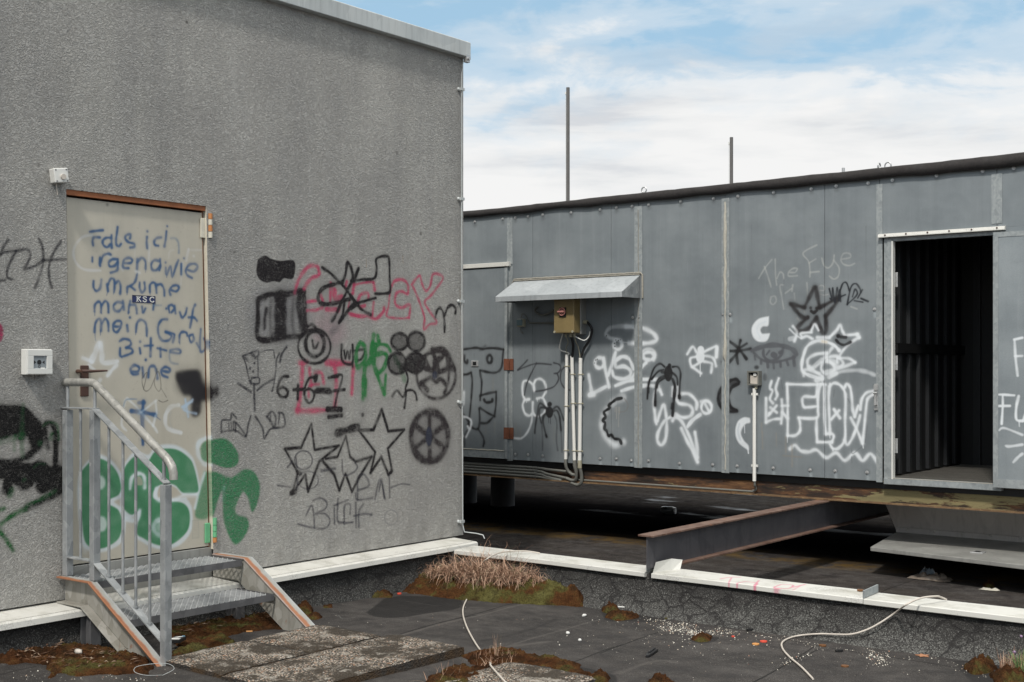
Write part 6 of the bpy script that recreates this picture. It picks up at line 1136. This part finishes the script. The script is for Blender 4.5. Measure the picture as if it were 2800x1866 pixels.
# ------------------------------------------------------------------ moss
def inside(P, x, y):
    ins = np.zeros(x.shape, bool); D = np.full(x.shape, 1e6)
    for (ax, ay), (bx, by) in zip(P, P[1:]+P[:1]):
        dx, dy = bx-ax, by-ay; t = np.clip(((x-ax)*dx+(y-ay)*dy)/(dx*dx+dy*dy+1e-12), 0, 1); D = np.minimum(D, np.hypot(x-ax-t*dx, y-ay-t*dy))
        with np.errstate(divide='ignore', invalid='ignore'): ins ^= ((ay > y) != (by > y)) & (x < ax+(y-ay)*dx/(dy if abs(dy) > 1e-9 else 1e-9))
    return np.where(ins, D, -D)
def moss_mesh(P, H, step=.008, lump=(.03, .075), dens=1.0, cover=.8, rise=0.0, **_):
    xs = [p[0] for p in P]; ys = [p[1] for p in P]; gx = np.arange(min(xs)-.02, max(xs)+.02, step); gy = np.arange(min(ys)-.02, max(ys)+.02, step)
    X_, Y_ = np.meshgrid(gx, gy); sd = inside(P, X_, Y_)
    hh = np.full(X_.shape, -.012); nl = int(dens*(max(xs)-min(xs))*(max(ys)-min(ys))/(np.mean(lump)**2)*1.1)+4
    for k in range(nl):
        cx_, cy_ = rng.uniform(min(xs), max(xs)), rng.uniform(min(ys), max(ys)); r = rng.uniform(*lump); rx, ry = r*rng.uniform(.8, 1.3), r*rng.uniform(.8, 1.3)
        if rng.random() > cover: continue
        i0, i1 = np.searchsorted(gx, (cx_-rx, cx_+rx)); j0, j1 = np.searchsorted(gy, (cy_-ry, cy_+ry))
        if i1 <= i0 or j1 <= j0: continue
        d2 = ((X_[j0:j1, i0:i1]-cx_)/rx)**2+((Y_[j0:j1, i0:i1]-cy_)/ry)**2
        h_ = H*(r/lump[1])*rng.uniform(.6, 1.1)*np.sqrt(np.clip(1-d2, 0, 1)); v = hh[j0:j1, i0:i1]; np.maximum(v, h_-.004, out=v)
    nz_ = np.array([[mnoise.fractal(Vector((x*34, y*34, 3)), 1.0, 2.0, 4) for x in gx] for y in gy]); n2_ = np.array([[mnoise.noise(Vector((x*11, y*11, 8))) for x in gx] for y in gy])
    rg_ = .03 if step > .007 else .006; big_ = step <= .0065; H = H*1.7 if big_ else H; sd = sd+(.014 if big_ else 0); sd = sd+rg_*n2_+rg_*.35*nz_
    hh = (np.maximum(hh, 0)*.55+H*.22*(1+n2_)+H*.30*nz_)*np.clip((sd+.004)/.05, 0, 1)**.7 + rng.normal(0, .0026, X_.shape); hh = hh+rise*np.clip((Y_-6.18)/.45, 0, 1)*np.clip(sd/.12, 0, 1); hh = np.where(sd < 0, -.02, hh)
    mb = MB(); keep = hh > -.009; idx = -np.ones(X_.shape, int); ny, nx = X_.shape
    cell = keep[:-1, :-1] | keep[1:, :-1] | keep[:-1, 1:] | keep[1:, 1:]
    use = np.zeros(X_.shape, bool); use[:-1, :-1] |= cell; use[1:, :-1] |= cell; use[:-1, 1:] |= cell; use[1:, 1:] |= cell
    jx = rng.normal(0, step*.2, X_.shape); jy = rng.normal(0, step*.2, X_.shape)
    idx[use] = np.arange(use.sum())
    mb.v = [(x, y, (zroof(x, y) if y < 6.8 else LOW)+h_) for x, y, h_ in zip((X_+jx)[use], (Y_+jy)[use], np.maximum(hh, -.012)[use])]
    jj, ii = np.nonzero(cell); mb.f = [(int(idx[j, i]), int(idx[j, i+1]), int(idx[j+1, i+1]), int(idx[j+1, i])) for j, i in zip(jj, ii)]; mb.sm = [True]*len(mb.f); return mb
def gp(reg, s): return [tuple(onG(*nat(reg, x, y))[:2]) for x, y in parse(s)]
def moss(reg, s, H, label, kind=None, cat='moss', name='moss_patch', group='moss growing on the roof', **kw):
    o = single(name, moss_mesh(gp(reg, s) if reg else s, H, **kw), M[kw.get('mm', 'moss')], label, cat, group=group, kind=kind); return o
moss('L0', '-60,720 90,640 300,600 560,570 720,530 830,500 960,540 1100,560 1300,590 1420,620 1560,660 1700,690 1740,780 1700,850 1400,850 1200,850 1000,880 700,850 560,900 600,840 480,720 300,720 180,740', .05, 'rusty brown and green moss carpet in front of the steps', kind='stuff')
moss('P2', '-420,1560 -300,1200 0,1130 350,1060 720,1020 1100,1060 1330,1080 1480,1180 1700,1280 1980,1440 1500,1450 1000,1500 600,1620 0,1760', .04, 'dark brown moss and litter carpet under the steps', kind='stuff', cover=.75)
moss('L0', '1960,680 1980,600 2100,560 2353,440 2600,420 2700,520 2353,570 2100,660', .035, 'olive moss carpet beside the railing post and slabs', kind='stuff', mm='greenmoss')
moss(None, [(-5.98, 6.30), (-5.75, 6.24), (-5.45, 6.25), (-5.1, 6.33), (-4.8, 6.48), (-4.6, 6.6), (-4.65, 6.72), (-5.95, 6.72)], .045, 'bright olive moss bank under the dry grass', kind='stuff', lump=(.03, .06), mm='greenmoss', step=.0072, rise=.11)
moss('G4', '330,520 480,460 780,430 980,455 1200,510 1480,560 1740,610 1900,720 2160,800 2150,875 2030,860 1950,810 1600,700 1250,640 950,610 700,700 420,700', .03, 'orange brown moss strip along the low slab', kind='stuff')
moss('G4', '-300,980 -100,800 60,720 330,620 560,740 560,860 400,920 0,960', .04, 'rust brown moss filling the gap between the two front slabs', kind='stuff')
for reg, s, H, lab in (('G6', '985,520 1020,490 1080,500 1102,525 1080,548 1000,550', .06, 'pale dry moss cushion lying alone near the wall'), ('G6', '680,590 720,555 790,550 860,565 915,605 880,630 800,632 710,615', .07, 'large rust red moss cushion near the wall'), ('G6', '515,620 560,602 620,612 615,635 550,640', .04, 'flat pale moss cushion beside the right stringer'), ('G6', '560,690 610,675 655,705 650,735 600,745 555,720', .06, 'rust brown moss cushion behind the right stringer foot'), ('G6', '640,735 690,730 720,750 680,762 640,755', .03, 'small dark moss scrap near the right stringer foot'), ('G6', '1145,550 1190,530 1250,540 1240,570 1160,570', .04, 'dark red moss cushion left of the dry grass'), ('G6', '1090,590 1150,565 1230,590 1220,608 1110,606', .04, 'pale brown moss cushion by the dark puddle stain'), ('G6', '755,672 790,665 795,682 760,684', .02, 'tiny dark moss scrap on the sheet joint'), ('G6', '1780,600 1860,595 1870,615 1800,620', .02, 'tiny moss scrap beside the start of the white cable'),
                       ('G5', '40,230 120,215 200,260 210,300 120,300 50,280', .05, 'red brown moss cushion at the foot of the parapet'), ('G5', '80,340 110,300 250,300 400,330 390,350 200,375', .035, 'olive moss cushion at the foot of the parapet'), ('G5', '430,240 560,205 690,255 640,280 520,300', .04, 'brown moss cushion below the beam end'), ('G5', '680,335 720,305 770,310 780,335 720,350', .04, 'small green moss cushion among the grit'), ('G5', '1000,575 1080,540 1180,550 1160,590 1080,605', .04, 'dark brown moss cushion amid the white grit'), ('G5', '520,1060 600,1015 700,1010 790,1050 780,1090 540,1090', .05, 'olive moss cushion at the very bottom of the picture'), ('G5', '-60,960 40,945 80,990 60,1030 -60,1040', .04, 'olive moss cushion at the end of the low slab'),
                       ('G7', '1640,1420 1700,1370 1800,1350 1900,1370 1940,1410 1860,1460 1720,1475', .06, 'rusty moss cushion beside the flowering plant'), ('G7', '1920,1480 2050,1440 2275,1500 2350,1600 2000,1600', .05, 'dark brown moss mat around the flowering plant')):
    moss(reg, s, H, lab, name='moss_cushion', group='moss cushions on the roof', step=.006, lump=(.02, .05), dens=2.2, cover=1.0)

# ------------------------------------------------------------------ dry grass, flowering plant, wisps
def blades(mb, base, n, h, spread, lean=.6, wd=.0022):
    for k in range(n):
        bx, by, bz_ = base(); L = h*random.uniform(.35, 1.15); an = random.uniform(0, 2*math.pi); ln = random.uniform(.1, lean); dx_, dy_ = math.cos(an)*ln*L, math.sin(an)*ln*L
        cu = random.uniform(.0, .8); px_, py_ = -math.sin(an)*wd, math.cos(an)*wd; o = len(mb.v); ns = 4
        px_ += random.uniform(-.5, .5)*wd; kx, ky = random.uniform(-.3, .3)*L*ln, random.uniform(-.3, .3)*L*ln
        for i in range(ns+1):
            t = i/ns; zz_ = L*(t*(1-ln*.45)-cu*ln*t*t*.8); q_ = (bx+dx_*t**1.4+kx*t*t, by+dy_*t**1.4+ky*t*t, bz_+max(zz_, .003)); w_ = (1-.85*t)
            mb.v += [(q_[0]-px_*w_, q_[1]-py_*w_, q_[2]), (q_[0]+px_*w_, q_[1]+py_*w_, q_[2])]
        for i in range(ns): mb.face((o+2*i, o+2*i+1, o+2*i+3, o+2*i+2))
    return mb
def onpoly(P, z0=0):
    xs = [p[0] for p in P]; ys = [p[1] for p in P]
    def f():
        while True:
            x, y = random.uniform(min(xs), max(xs)), random.uniform(min(ys), max(ys))
            if inside(P, np.array([x]), np.array([y]))[0] > 0: return x, y, zroof(x, y)+z0
    return f
gpoly = [(-5.82, 6.46), (-5.6, 6.42), (-5.3, 6.46), (-5.08, 6.50), (-4.95, 6.58), (-5.0, 6.69), (-5.82, 6.69)]
def tangle(mb, base, n, l0, l1, e0, e1, wd):
    for k in range(n):
        p = Vector(base()); L = random.uniform(l0, l1)*(1-.62*min(1, abs(p.x+5.38)/.46)**1.6); an = random.uniform(0, 2*math.pi); el = math.radians(random.uniform(e0, e1)); ns = 6; o = len(mb.v); g = random.uniform(.15, .7); tw = random.uniform(-1.0, 1.0)
        for i in range(ns+1):
            d_ = Vector((math.cos(an)*math.cos(el), math.sin(an)*math.cos(el), math.sin(el))); sdv = Vector((-math.sin(an), math.cos(an), random.uniform(-.3, .3)))*wd*(1-.8*i/ns)
            mb.v += [tuple(p-sdv), tuple(p+sdv)]; p = p+d_*L/ns; p.z = max(p.z, zroof(p.x, p.y)+.035); el -= g; an += tw
        for i in range(ns): mb.face((o+2*i, o+2*i+1, o+2*i+3, o+2*i+2))
    return mb
mb = tangle(MB(), onpoly(gpoly, .11), 2300, .10, .34, 10, 80, .0022); tangle(mb, onpoly(gpoly, .12), 1700, .10, .28, -10, 35, .0026); tangle(mb, onpoly(gpoly, .10), 160, .2, .36, 60, 95, .0018)
single('dry_grass', mb, M['straw'], 'clump of dry tangled pinkish grass in the parapet corner', 'dry grass', loc=(-5.4, 6.4, -.04))
mb = blades(MB(), onpoly(gp('G4', '440,560 600,480 800,470 1000,560 900,640 700,680 480,660')), 200, .06, .1, .9, .0016); blades(mb, onpoly(gp('G4', '700,520 760,500 780,540 720,560')), 40, .12, .1, .3, .0012)
single('dry_grass', mb, M['straw'], 'small wispy dry grass beside the low slab and cable', 'dry grass')
single('dry_grass', blades(MB(), onpoly(gp('G4', '-100,760 250,700 300,850 100,900 -200,900')), 40, .10, .1, 1.2, .0016), M['straw'], 'few curled dry stalks along the side of the long slab', 'dry grass')
single('dry_grass', blades(MB(), onpoly(gp('L0', '1280,600 1500,560 1560,640 1350,680')), 16, .17, .1, .8, .0014), M['straw'], 'few thin dry stalks under the left stringer', 'dry grass')
pl = thing('flowering_plant', 'small plant with lilac flowers and dry stalks at the right edge', 'plant', tuple(onG(2785, 1815)))
pb = gp('G7', '2000,1400 2100,1340 2290,1330 2420,1400 2400,1500 2200,1500 2050,1460')
part('dry_stalks', blades(MB(), onpoly(pb), 420, .11, .1, .6, .002), M['straw'], pl); part('green_stems', blades(MB(), onpoly(gp('G7', '2150,1420 2250,1380 2420,1400 2400,1540 2200,1540')), 260, .12, .1, .6, .003), M['leafg'], pl)
fme = None
for k in range(7):
    f_ = onpoly(pb)(); p = Vector((f_[0], f_[1], f_[2]+random.uniform(.09, .20)))
    if fme is None: fo_ = part('flower', MB().sphere(tuple(p), .007, .007, .008, 7, 5, .3), M['lilac'], pl); fme = fo_; fp = p
    else:
        o = fme.copy(); col.objects.link(o); o.parent = pl; o.location = p-fp

# ------------------------------------------------------------------ cables on the roof
def gpt(px, py, h=.008): p = onG(px, py, h); return Vector((p.x, p.y, zroof(p.x, p.y)+h if p.y < 6.7 else p.z))
lc_pts = [onZ(1476, 1513, .152), onZ(1430, 1507, .166), onZ(1370, 1511, .172), onZ(1330, 1530, .158)]
lc_pts += [onY(1314, 1549, 6.71), onY(1309, 1562, 6.66), onY(1300, 1585, 6.60)]
lc_pts += [gpt(1290, 1612, .03), gpt(1281, 1630), gpt(1266, 1664), gpt(1273, 1706), gpt(1300, 1756), gpt(1338, 1805), onG(1343, 1822, .035), onG(1380, 1864, .04), onG(1420, 1910, .04)]
cab('white_cable', lc_pts, .0047, 'cable', 'white cable running from the grass over the roof to the low slab', group='loose white cables on the roof')
rc = [onZ(2588, 1640, .15), onZ(2574, 1634, .165), onZ(2560, 1631, .178), onZ(2518, 1636, .178), onZ(2478, 1654, .158)]
def surf(px, py, h):
    d = ray(px, py); t = 5.0
    while t < 9.5:
        x, y, z = t*d[0], t*d[1], EYE+t*d[2]; up = -.108+(y-6.61)/.165*.233 if y > 6.58 else -1
        if z < max(zroof(x, y), up)+h: break
        t += .004
    return Vector((x, y, z))
for px, py in ((2448, 1676), (2401, 1707), (2364, 1725)): rc.append(surf(px, py, .03 if px > 2420 else .018))
e_ = surf(2326, 1735, .012)
rc += [e_]+[surf(*p, .008) for p in ((2282, 1735), (2238, 1734), (2177, 1740), (2142, 1754), (2139, 1772), (2158, 1796), (2191, 1824), (2223, 1857))]
cab('white_cable', rc, .0052, 'cable', 'white cable dropping from the parapet and bending back on the roof', group='loose white cables on the roof')

# ------------------------------------------------------------------ grit and litter
mb = MB()
def grit(x, y, r):
    z = zroof(x, y); o = len(mb.v); a0 = random.uniform(0, 6)
    for i in range(5): a = a0+i*1.2566; rr = r*random.uniform(.7, 1.2); mb.v.append((x+rr*math.cos(a), y+rr*math.sin(a), z-.001))
    mb.v.append((x+r*.2*random.uniform(-1, 1), y+r*.2*random.uniform(-1, 1), z+r*random.uniform(.6, 1.1)))
    for i in range(5): mb.face((o+i, o+(i+1) % 5, o+5))
def scatter(reg, pts, n, sx, sy, r0, r1):
    P = spline(parse(pts), 8)
    for k in range(int(n*.62)):
        x, y = random.choice(P); px, py = nat(reg, x+random.gauss(0, sx), y+random.gauss(0, sy)); p = onG(px, py)
        if p.y < 6.6 and p.x > -5.85: grit(p.x, p.y, random.uniform(r0, r1)*random.choice((.45, .6, .75, 1.1)))
scatter('G5', '520,340 640,370 760,430 900,420 1000,500 1020,520', 420, 60, 26, .003, .006); scatter('G5', '640,450 760,470 900,440 1000,510 1060,530', 280, 50, 22, .003, .006); scatter('G5', '1180,500 1240,490 1400,500', 190, 50, 22, .003, .006)
scatter('G5', '160,380 420,400 700,560 1000,620 1500,600 1900,620', 260, 180, 60, .003, .0055); scatter('G5', '1400,490 1800,540 2100,590 2340,640', 110, 40, 12, .0025, .005); scatter('G5', '1960,860 2100,790 2240,740', 60, 40, 20, .003, .006); scatter('G5', '600,700 1200,800 1800,800', 110, 300, 90, .002, .0045)
scatter('G7', '560,1240 640,1260 700,1290 660,1350', 230, 60, 30, .003, .006); scatter('G7', '-60,1170 300,1210 800,1260 1400,1340 1600,1400', 120, 60, 20, .0025, .005); scatter('G7', '0,1180 200,1300 900,1400', 60, 200, 60, .002, .005); scatter('G7', '1620,1430 1760,1490 1900,1500', 30, 60, 20, .003, .005)
scatter('G6', '1560,590 1800,600 2100,600 2250,600', 70, 80, 14, .003, .006); scatter('G6', '700,700 1100,760 1600,800 2100,640', 60, 250, 60, .002, .005); scatter('G4', '1000,300 1800,240 2200,500', 50, 300, 120, .002, .005); scatter('L0', '300,900 420,860 700,900 1200,870 1700,900', 130, 120, 26, .002, .005); scatter('L0', '400,700 900,650 1300,850 1800,780', 60, 200, 50, .002, .004)
single('white_grit', mb, M['chips'], 'scattered white grit on the dark roofing', 'grit', kind='stuff')
mb = MB()
for P in (gp('P2', '-300,1250 350,1080 1100,1080 1700,1280 1000,1480 0,1700'), gp('L0', '0,700 700,560 1500,660 1650,800 900,850'), gp('G6', '1260,470 1500,400 2100,470 2200,540 1500,560')):
    f_ = onpoly(P)
    for k in range(170):
        x, y, z = f_(); L = random.uniform(.008, .03); a = random.uniform(0, 6.3); c2, s2_ = math.cos(a)*L, math.sin(a)*L; wv = random.uniform(.002, .006); z += random.uniform(.02, .05); o = len(mb.v)
        mb.v += [(x-c2+s2_*.2, y-s2_-c2*.2, z), (x-s2_*wv/L, y+c2*wv/L, z+.006), (x+c2, y+s2_, z+random.uniform(-.004, .012)), (x+s2_*wv/L, y-c2*wv/L, z+.004)]; mb.face((o, o+1, o+2, o+3))
single('leaf_litter', mb, M['litter'], 'scraps of dead leaf caught in the moss', 'leaf litter', kind='stuff')
def flatbit(px, py, shape, th, m, name, label, cat, rot=0, h=0.001, group=None):
    p = gpt(px, py, h); cr_, sr = math.cos(rot), math.sin(rot); mb = MB().prism([(p.x+x*cr_-y*sr, p.y+x*sr+y*cr_) for x, y in shape], 'Z', p.z, p.z+th); return single(name, mb, M[m], label, cat, group=group)
# black plastic piece
p = gpt(1780, 1788, 0); pe = onG(1800, 1773); pa = onG(1755, 1803); d = (pe-pa); rt = math.atan2(d.y, d.x)
cl_ = thing('plastic_clip', 'black plastic clip lying on the bare roof between the moss and the right cable', 'plastic piece', tuple(p))
def loc(x, y): return (p.x+x*math.cos(rt)-y*math.sin(rt), p.y+x*math.sin(rt)+y*math.cos(rt))
part('body', MB().prism([loc(*v) for v in ((-.075, -.012), (-.085, .004), (-.04, .016), (.08, .016), (.08, -.016), (-.03, -.016))], 'Z', p.z, p.z+.016), M['black'], cl_, bevel=.003)
part('rib', MB().prism([loc(*v) for v in ((-.03, -.004), (-.03, .006), (.075, .006), (.075, -.004))], 'Z', p.z+.0162, p.z+.022), M['black'], cl_)
flatbit(1640+1610/3.922, 1600+480/3.922, [(-.02, -.008), (.02, -.008), (.02, .008), (-.02, .008)], .01, 'black', 'plastic_scrap', 'small black plastic scrap close under the parapet', 'plastic scrap', 1.0)
flatbit(2240+220/4.06, 1480+1220/4.06, [(-.022, -.009), (.02, -.009), (.022, .009), (-.02, .007)], .01, 'black', 'plastic_scrap', 'small black plastic scrap right of the bent cable', 'plastic scrap', 1.0)
disc = [(.02*math.cos(k*.524), .02*math.sin(k*.524)) for k in range(12)]
flatbit(1640+1757/3.922, 1600+602/3.922, disc, .006, 'red', 'bottle_cap', 'bright red bottle cap left of the cable bend', 'bottle cap'); flatbit(1640+1672/3.922, 1600+632/3.922, disc, .006, 'orange', 'bottle_cap', 'orange bottle cap next to the red one', 'bottle cap')
flatbit(1640+1430/3.922, 1600+550/3.922, [(x*.45, y*.45) for x, y in disc], .006, 'red', 'bottle_cap', 'tiny red cap in the white grit', 'bottle cap'); flatbit(2240+40/4.06, 1480+1155/4.06, disc, .007, 'brass', 'bottle_cap', 'dull brown bottle cap inside the cable bend', 'bottle cap'); flatbit(2240+285/4.06, 1480+1378/4.06, disc, .006, 'brass', 'bottle_cap', 'brown bottle cap right of the cable end', 'bottle cap'); flatbit(600+1286/2.614, 1400+585/2.614, [(x*.7, y*.7) for x, y in disc], .008, 'red', 'bottle_cap', 'red cap at the left edge of the moss bank', 'bottle cap')
pcap = onZ(2240+456/4.06, 1480+553/4.06, .145); single('bottle_cap', MB().cyl(tuple(pcap), tuple(pcap+Vector((0, 0, .008))), .018, 14), M['brass'], 'brown bottle cap lying on the white capping', 'bottle cap')
flatbit(2240+1150/4.06, 1480+1268/4.06, [(.04*(1 if k % 2 else .5)*math.cos(k*.628), .04*(1 if k % 2 else .5)*math.sin(k*.628)) for k in range(10)], .003, 'leaf', 'dead_leaf', 'curled brown maple leaf on the roof', 'leaf', .3, .003)
p = onG(1200+1660/4.706, 1680+245/4.706); single('pebble', MB().sphere((p.x, p.y, zroof(p.x, p.y)+.006), .013, .01, .008, 8, 6, .2), M['paper'], 'white pebble alone on the roof right of the cable', 'pebble', group='pebbles'); p = onG(1200+1870/4.706, 1680+20/4.706); single('pebble', MB().sphere((p.x, p.y, zroof(p.x, p.y)+.006), .012, .018, .009, 8, 6, .2), M['paper'], 'white elongated pebble left of the parapet moss', 'pebble', group='pebbles'); p = onG(1200+1815/4.706, 1680+343/4.706); single('pebble', MB().sphere((p.x, p.y, zroof(p.x, p.y)+.006), .011, .010, .008, 8, 6, .2), M['paper'], 'white pebble in front of the low slab corner', 'pebble', group='pebbles')
p = onG(900/4.2, 1640+665/4.2); single('pebble', MB().sphere((p.x, p.y, zroof(p.x, p.y)+.035), .026, .018, .014, 9, 6, .2), M['cable'], 'pinkish stone on the moss before the left leg', 'pebble', group='pebbles')
# cigarette packet and stub
p = onG(2035/4.2, 1640+560/4.2); pk = thing('cigarette_packet', 'crushed cigarette packet on the moss beside the railing post', 'packet', (p.x, p.y, zroof(p.x, p.y)))
z = zroof(p.x, p.y)+.035; rt2 = math.radians(28)
def lo2(x, y): return (p.x+x*math.cos(rt2)-y*math.sin(rt2), p.y+x*math.sin(rt2)+y*math.cos(rt2))
part('box', MB().prism([lo2(*v) for v in ((-.032, -.045), (.032, -.04), (.028, .05), (-.03, .046))], 'Z', z, z+.02), M['black'], pk, bevel=.003)
part('label', MB().prism([lo2(*v) for v in ((-.03, -.044), (.028, -.04), (.026, -.012), (-.029, -.016))], 'Z', z+.0205, z+.0215), M['paper'], pk); part('label', MB().prism([lo2(*v) for v in ((-.022, .0), (.0, .004), (.02, .03), (.0, .034))], 'Z', z+.0205, z+.0212), M['paper'], pk); part('seal', MB().prism([lo2(*v) for v in ((.008, .036), (.024, .038), (.022, .048), (.008, .046))], 'Z', z+.0205, z+.0213), M['blue'], pk)
p = onG(600+215/2.614, 1400+915/2.614); single('cigarette_stub', MB().cyl((p.x-.012, p.y-.012, -.006), (p.x+.012, p.y+.01, -.006), .0042, 8), M['orange'], 'orange cigarette stub on the slab', 'cigarette stub')
for (px, py, lab) in ((1640+230/3.922, 1600+295/3.922, 'white cigarette stub on the olive moss by the parapet'), (1640+562/3.922, 1600+242/3.922, 'white cigarette stub on the brown moss below the beam end')):
    p = onG(px, py); single('cigarette_stub', MB().cyl((p.x-.02, p.y-.004, zroof(p.x, p.y)+.04), (p.x+.02, p.y+.006, zroof(p.x, p.y)+.04), .0045, 8), M['paper'], lab, 'cigarette stub')
# blue-green twine loop
p = onG(420, 1848); single('twine', MB().tube(spline([(p.x+.07*math.cos(k*.9)+random.uniform(-.01, .01), p.y+.10*math.sin(k*.9), zroof(p.x, p.y)+.015+.03*abs(math.sin(k*.45))) for k in range(8)], 5), .0013, 5), M['fascia'], 'loop of pale twine at the foot of the railing post', 'twine')
# plastic bag, rag and rubbish on the lower roof
pb_ = onZ(2240+1240/4.06, 1480+430/4.06, LOW)
def rag(c, rx, ry, h, seed, m, name, label, cat, n=22):
    mb = MB(); 
    for j in range(n):
        for i in range(n):
            u, v = i/(n-1)*2-1, j/(n-1)*2-1; e = max(0, 1-max(abs(u), abs(v))**3)
            z = h*e*(.45+.9*mnoise.noise(Vector((u*2.2+seed, v*2.2, seed)))+.5*mnoise.noise(Vector((u*6, v*6+seed, 1)))); mb.v.append((c.x+rx*(u+.25*mnoise.noise(Vector((v*3, seed, 0)))), c.y+ry*(v+.25*mnoise.noise(Vector((u*3, 2, seed)))), c.z+.006+max(z, 0)))
    mb.f = [(j*n+i, j*n+i+1, (j+1)*n+i+1, (j+1)*n+i) for j in range(n-1) for i in range(n-1)]; mb.sm = [True]*len(mb.f); return single(name, mb, M[m], label, cat)
rag(pb_, .14, .07, .06, 3.1, 'film', 'plastic_bag', 'crumpled dirty plastic bag on the lower roof under the flap', 'plastic bag'); rag(onZ(2240+1210/4.06, 1480+385/4.06, LOW), .06, .04, .06, 8.2, 'glass', 'plastic_wrapper', 'shiny clear wrapper behind the dirty plastic bag', 'wrapper')
o = single('moss_cushion', moss_mesh([tuple(onZ(2240+x/4.06, 1480+y/4.06, LOW)[:2]) for x, y in parse('1820,490 1880,470 1940,490 1960,530 1840,540')], .06, lump=(.02, .05), dens=2), M['moss'], 'rust red moss cushion on the lower roof by the bag', 'moss', group='moss cushions on the roof')
rag(onZ(2240+1890/4.06, 1480+550/4.06, LOW), .06, .025, .016, 5.5, 'caulk', 'paper_scrap', 'pale crumpled paper scrap on the lower roof', 'paper scrap')
pj = onZ(1826, 1408, LOW); jr = thing('glass_jar', 'dark glass jar lying in the shade under the container', 'jar', tuple(pj)); part('jar_body', MB().tube([(pj.x-.07, pj.y, LOW+.045), (pj.x-.05, pj.y, LOW+.045), (pj.x+.05, pj.y+.02, LOW+.045), (pj.x+.06, pj.y+.02, LOW+.045)], [.036, .042, .042, .032], 16), M['jar'], jr); part('lid', MB().cyl((pj.x+.061, pj.y+.02, LOW+.045), (pj.x+.08, pj.y+.024, LOW+.045), .036, 16), M['zinc'], jr)
for me in bpy.data.meshes: me.validate()
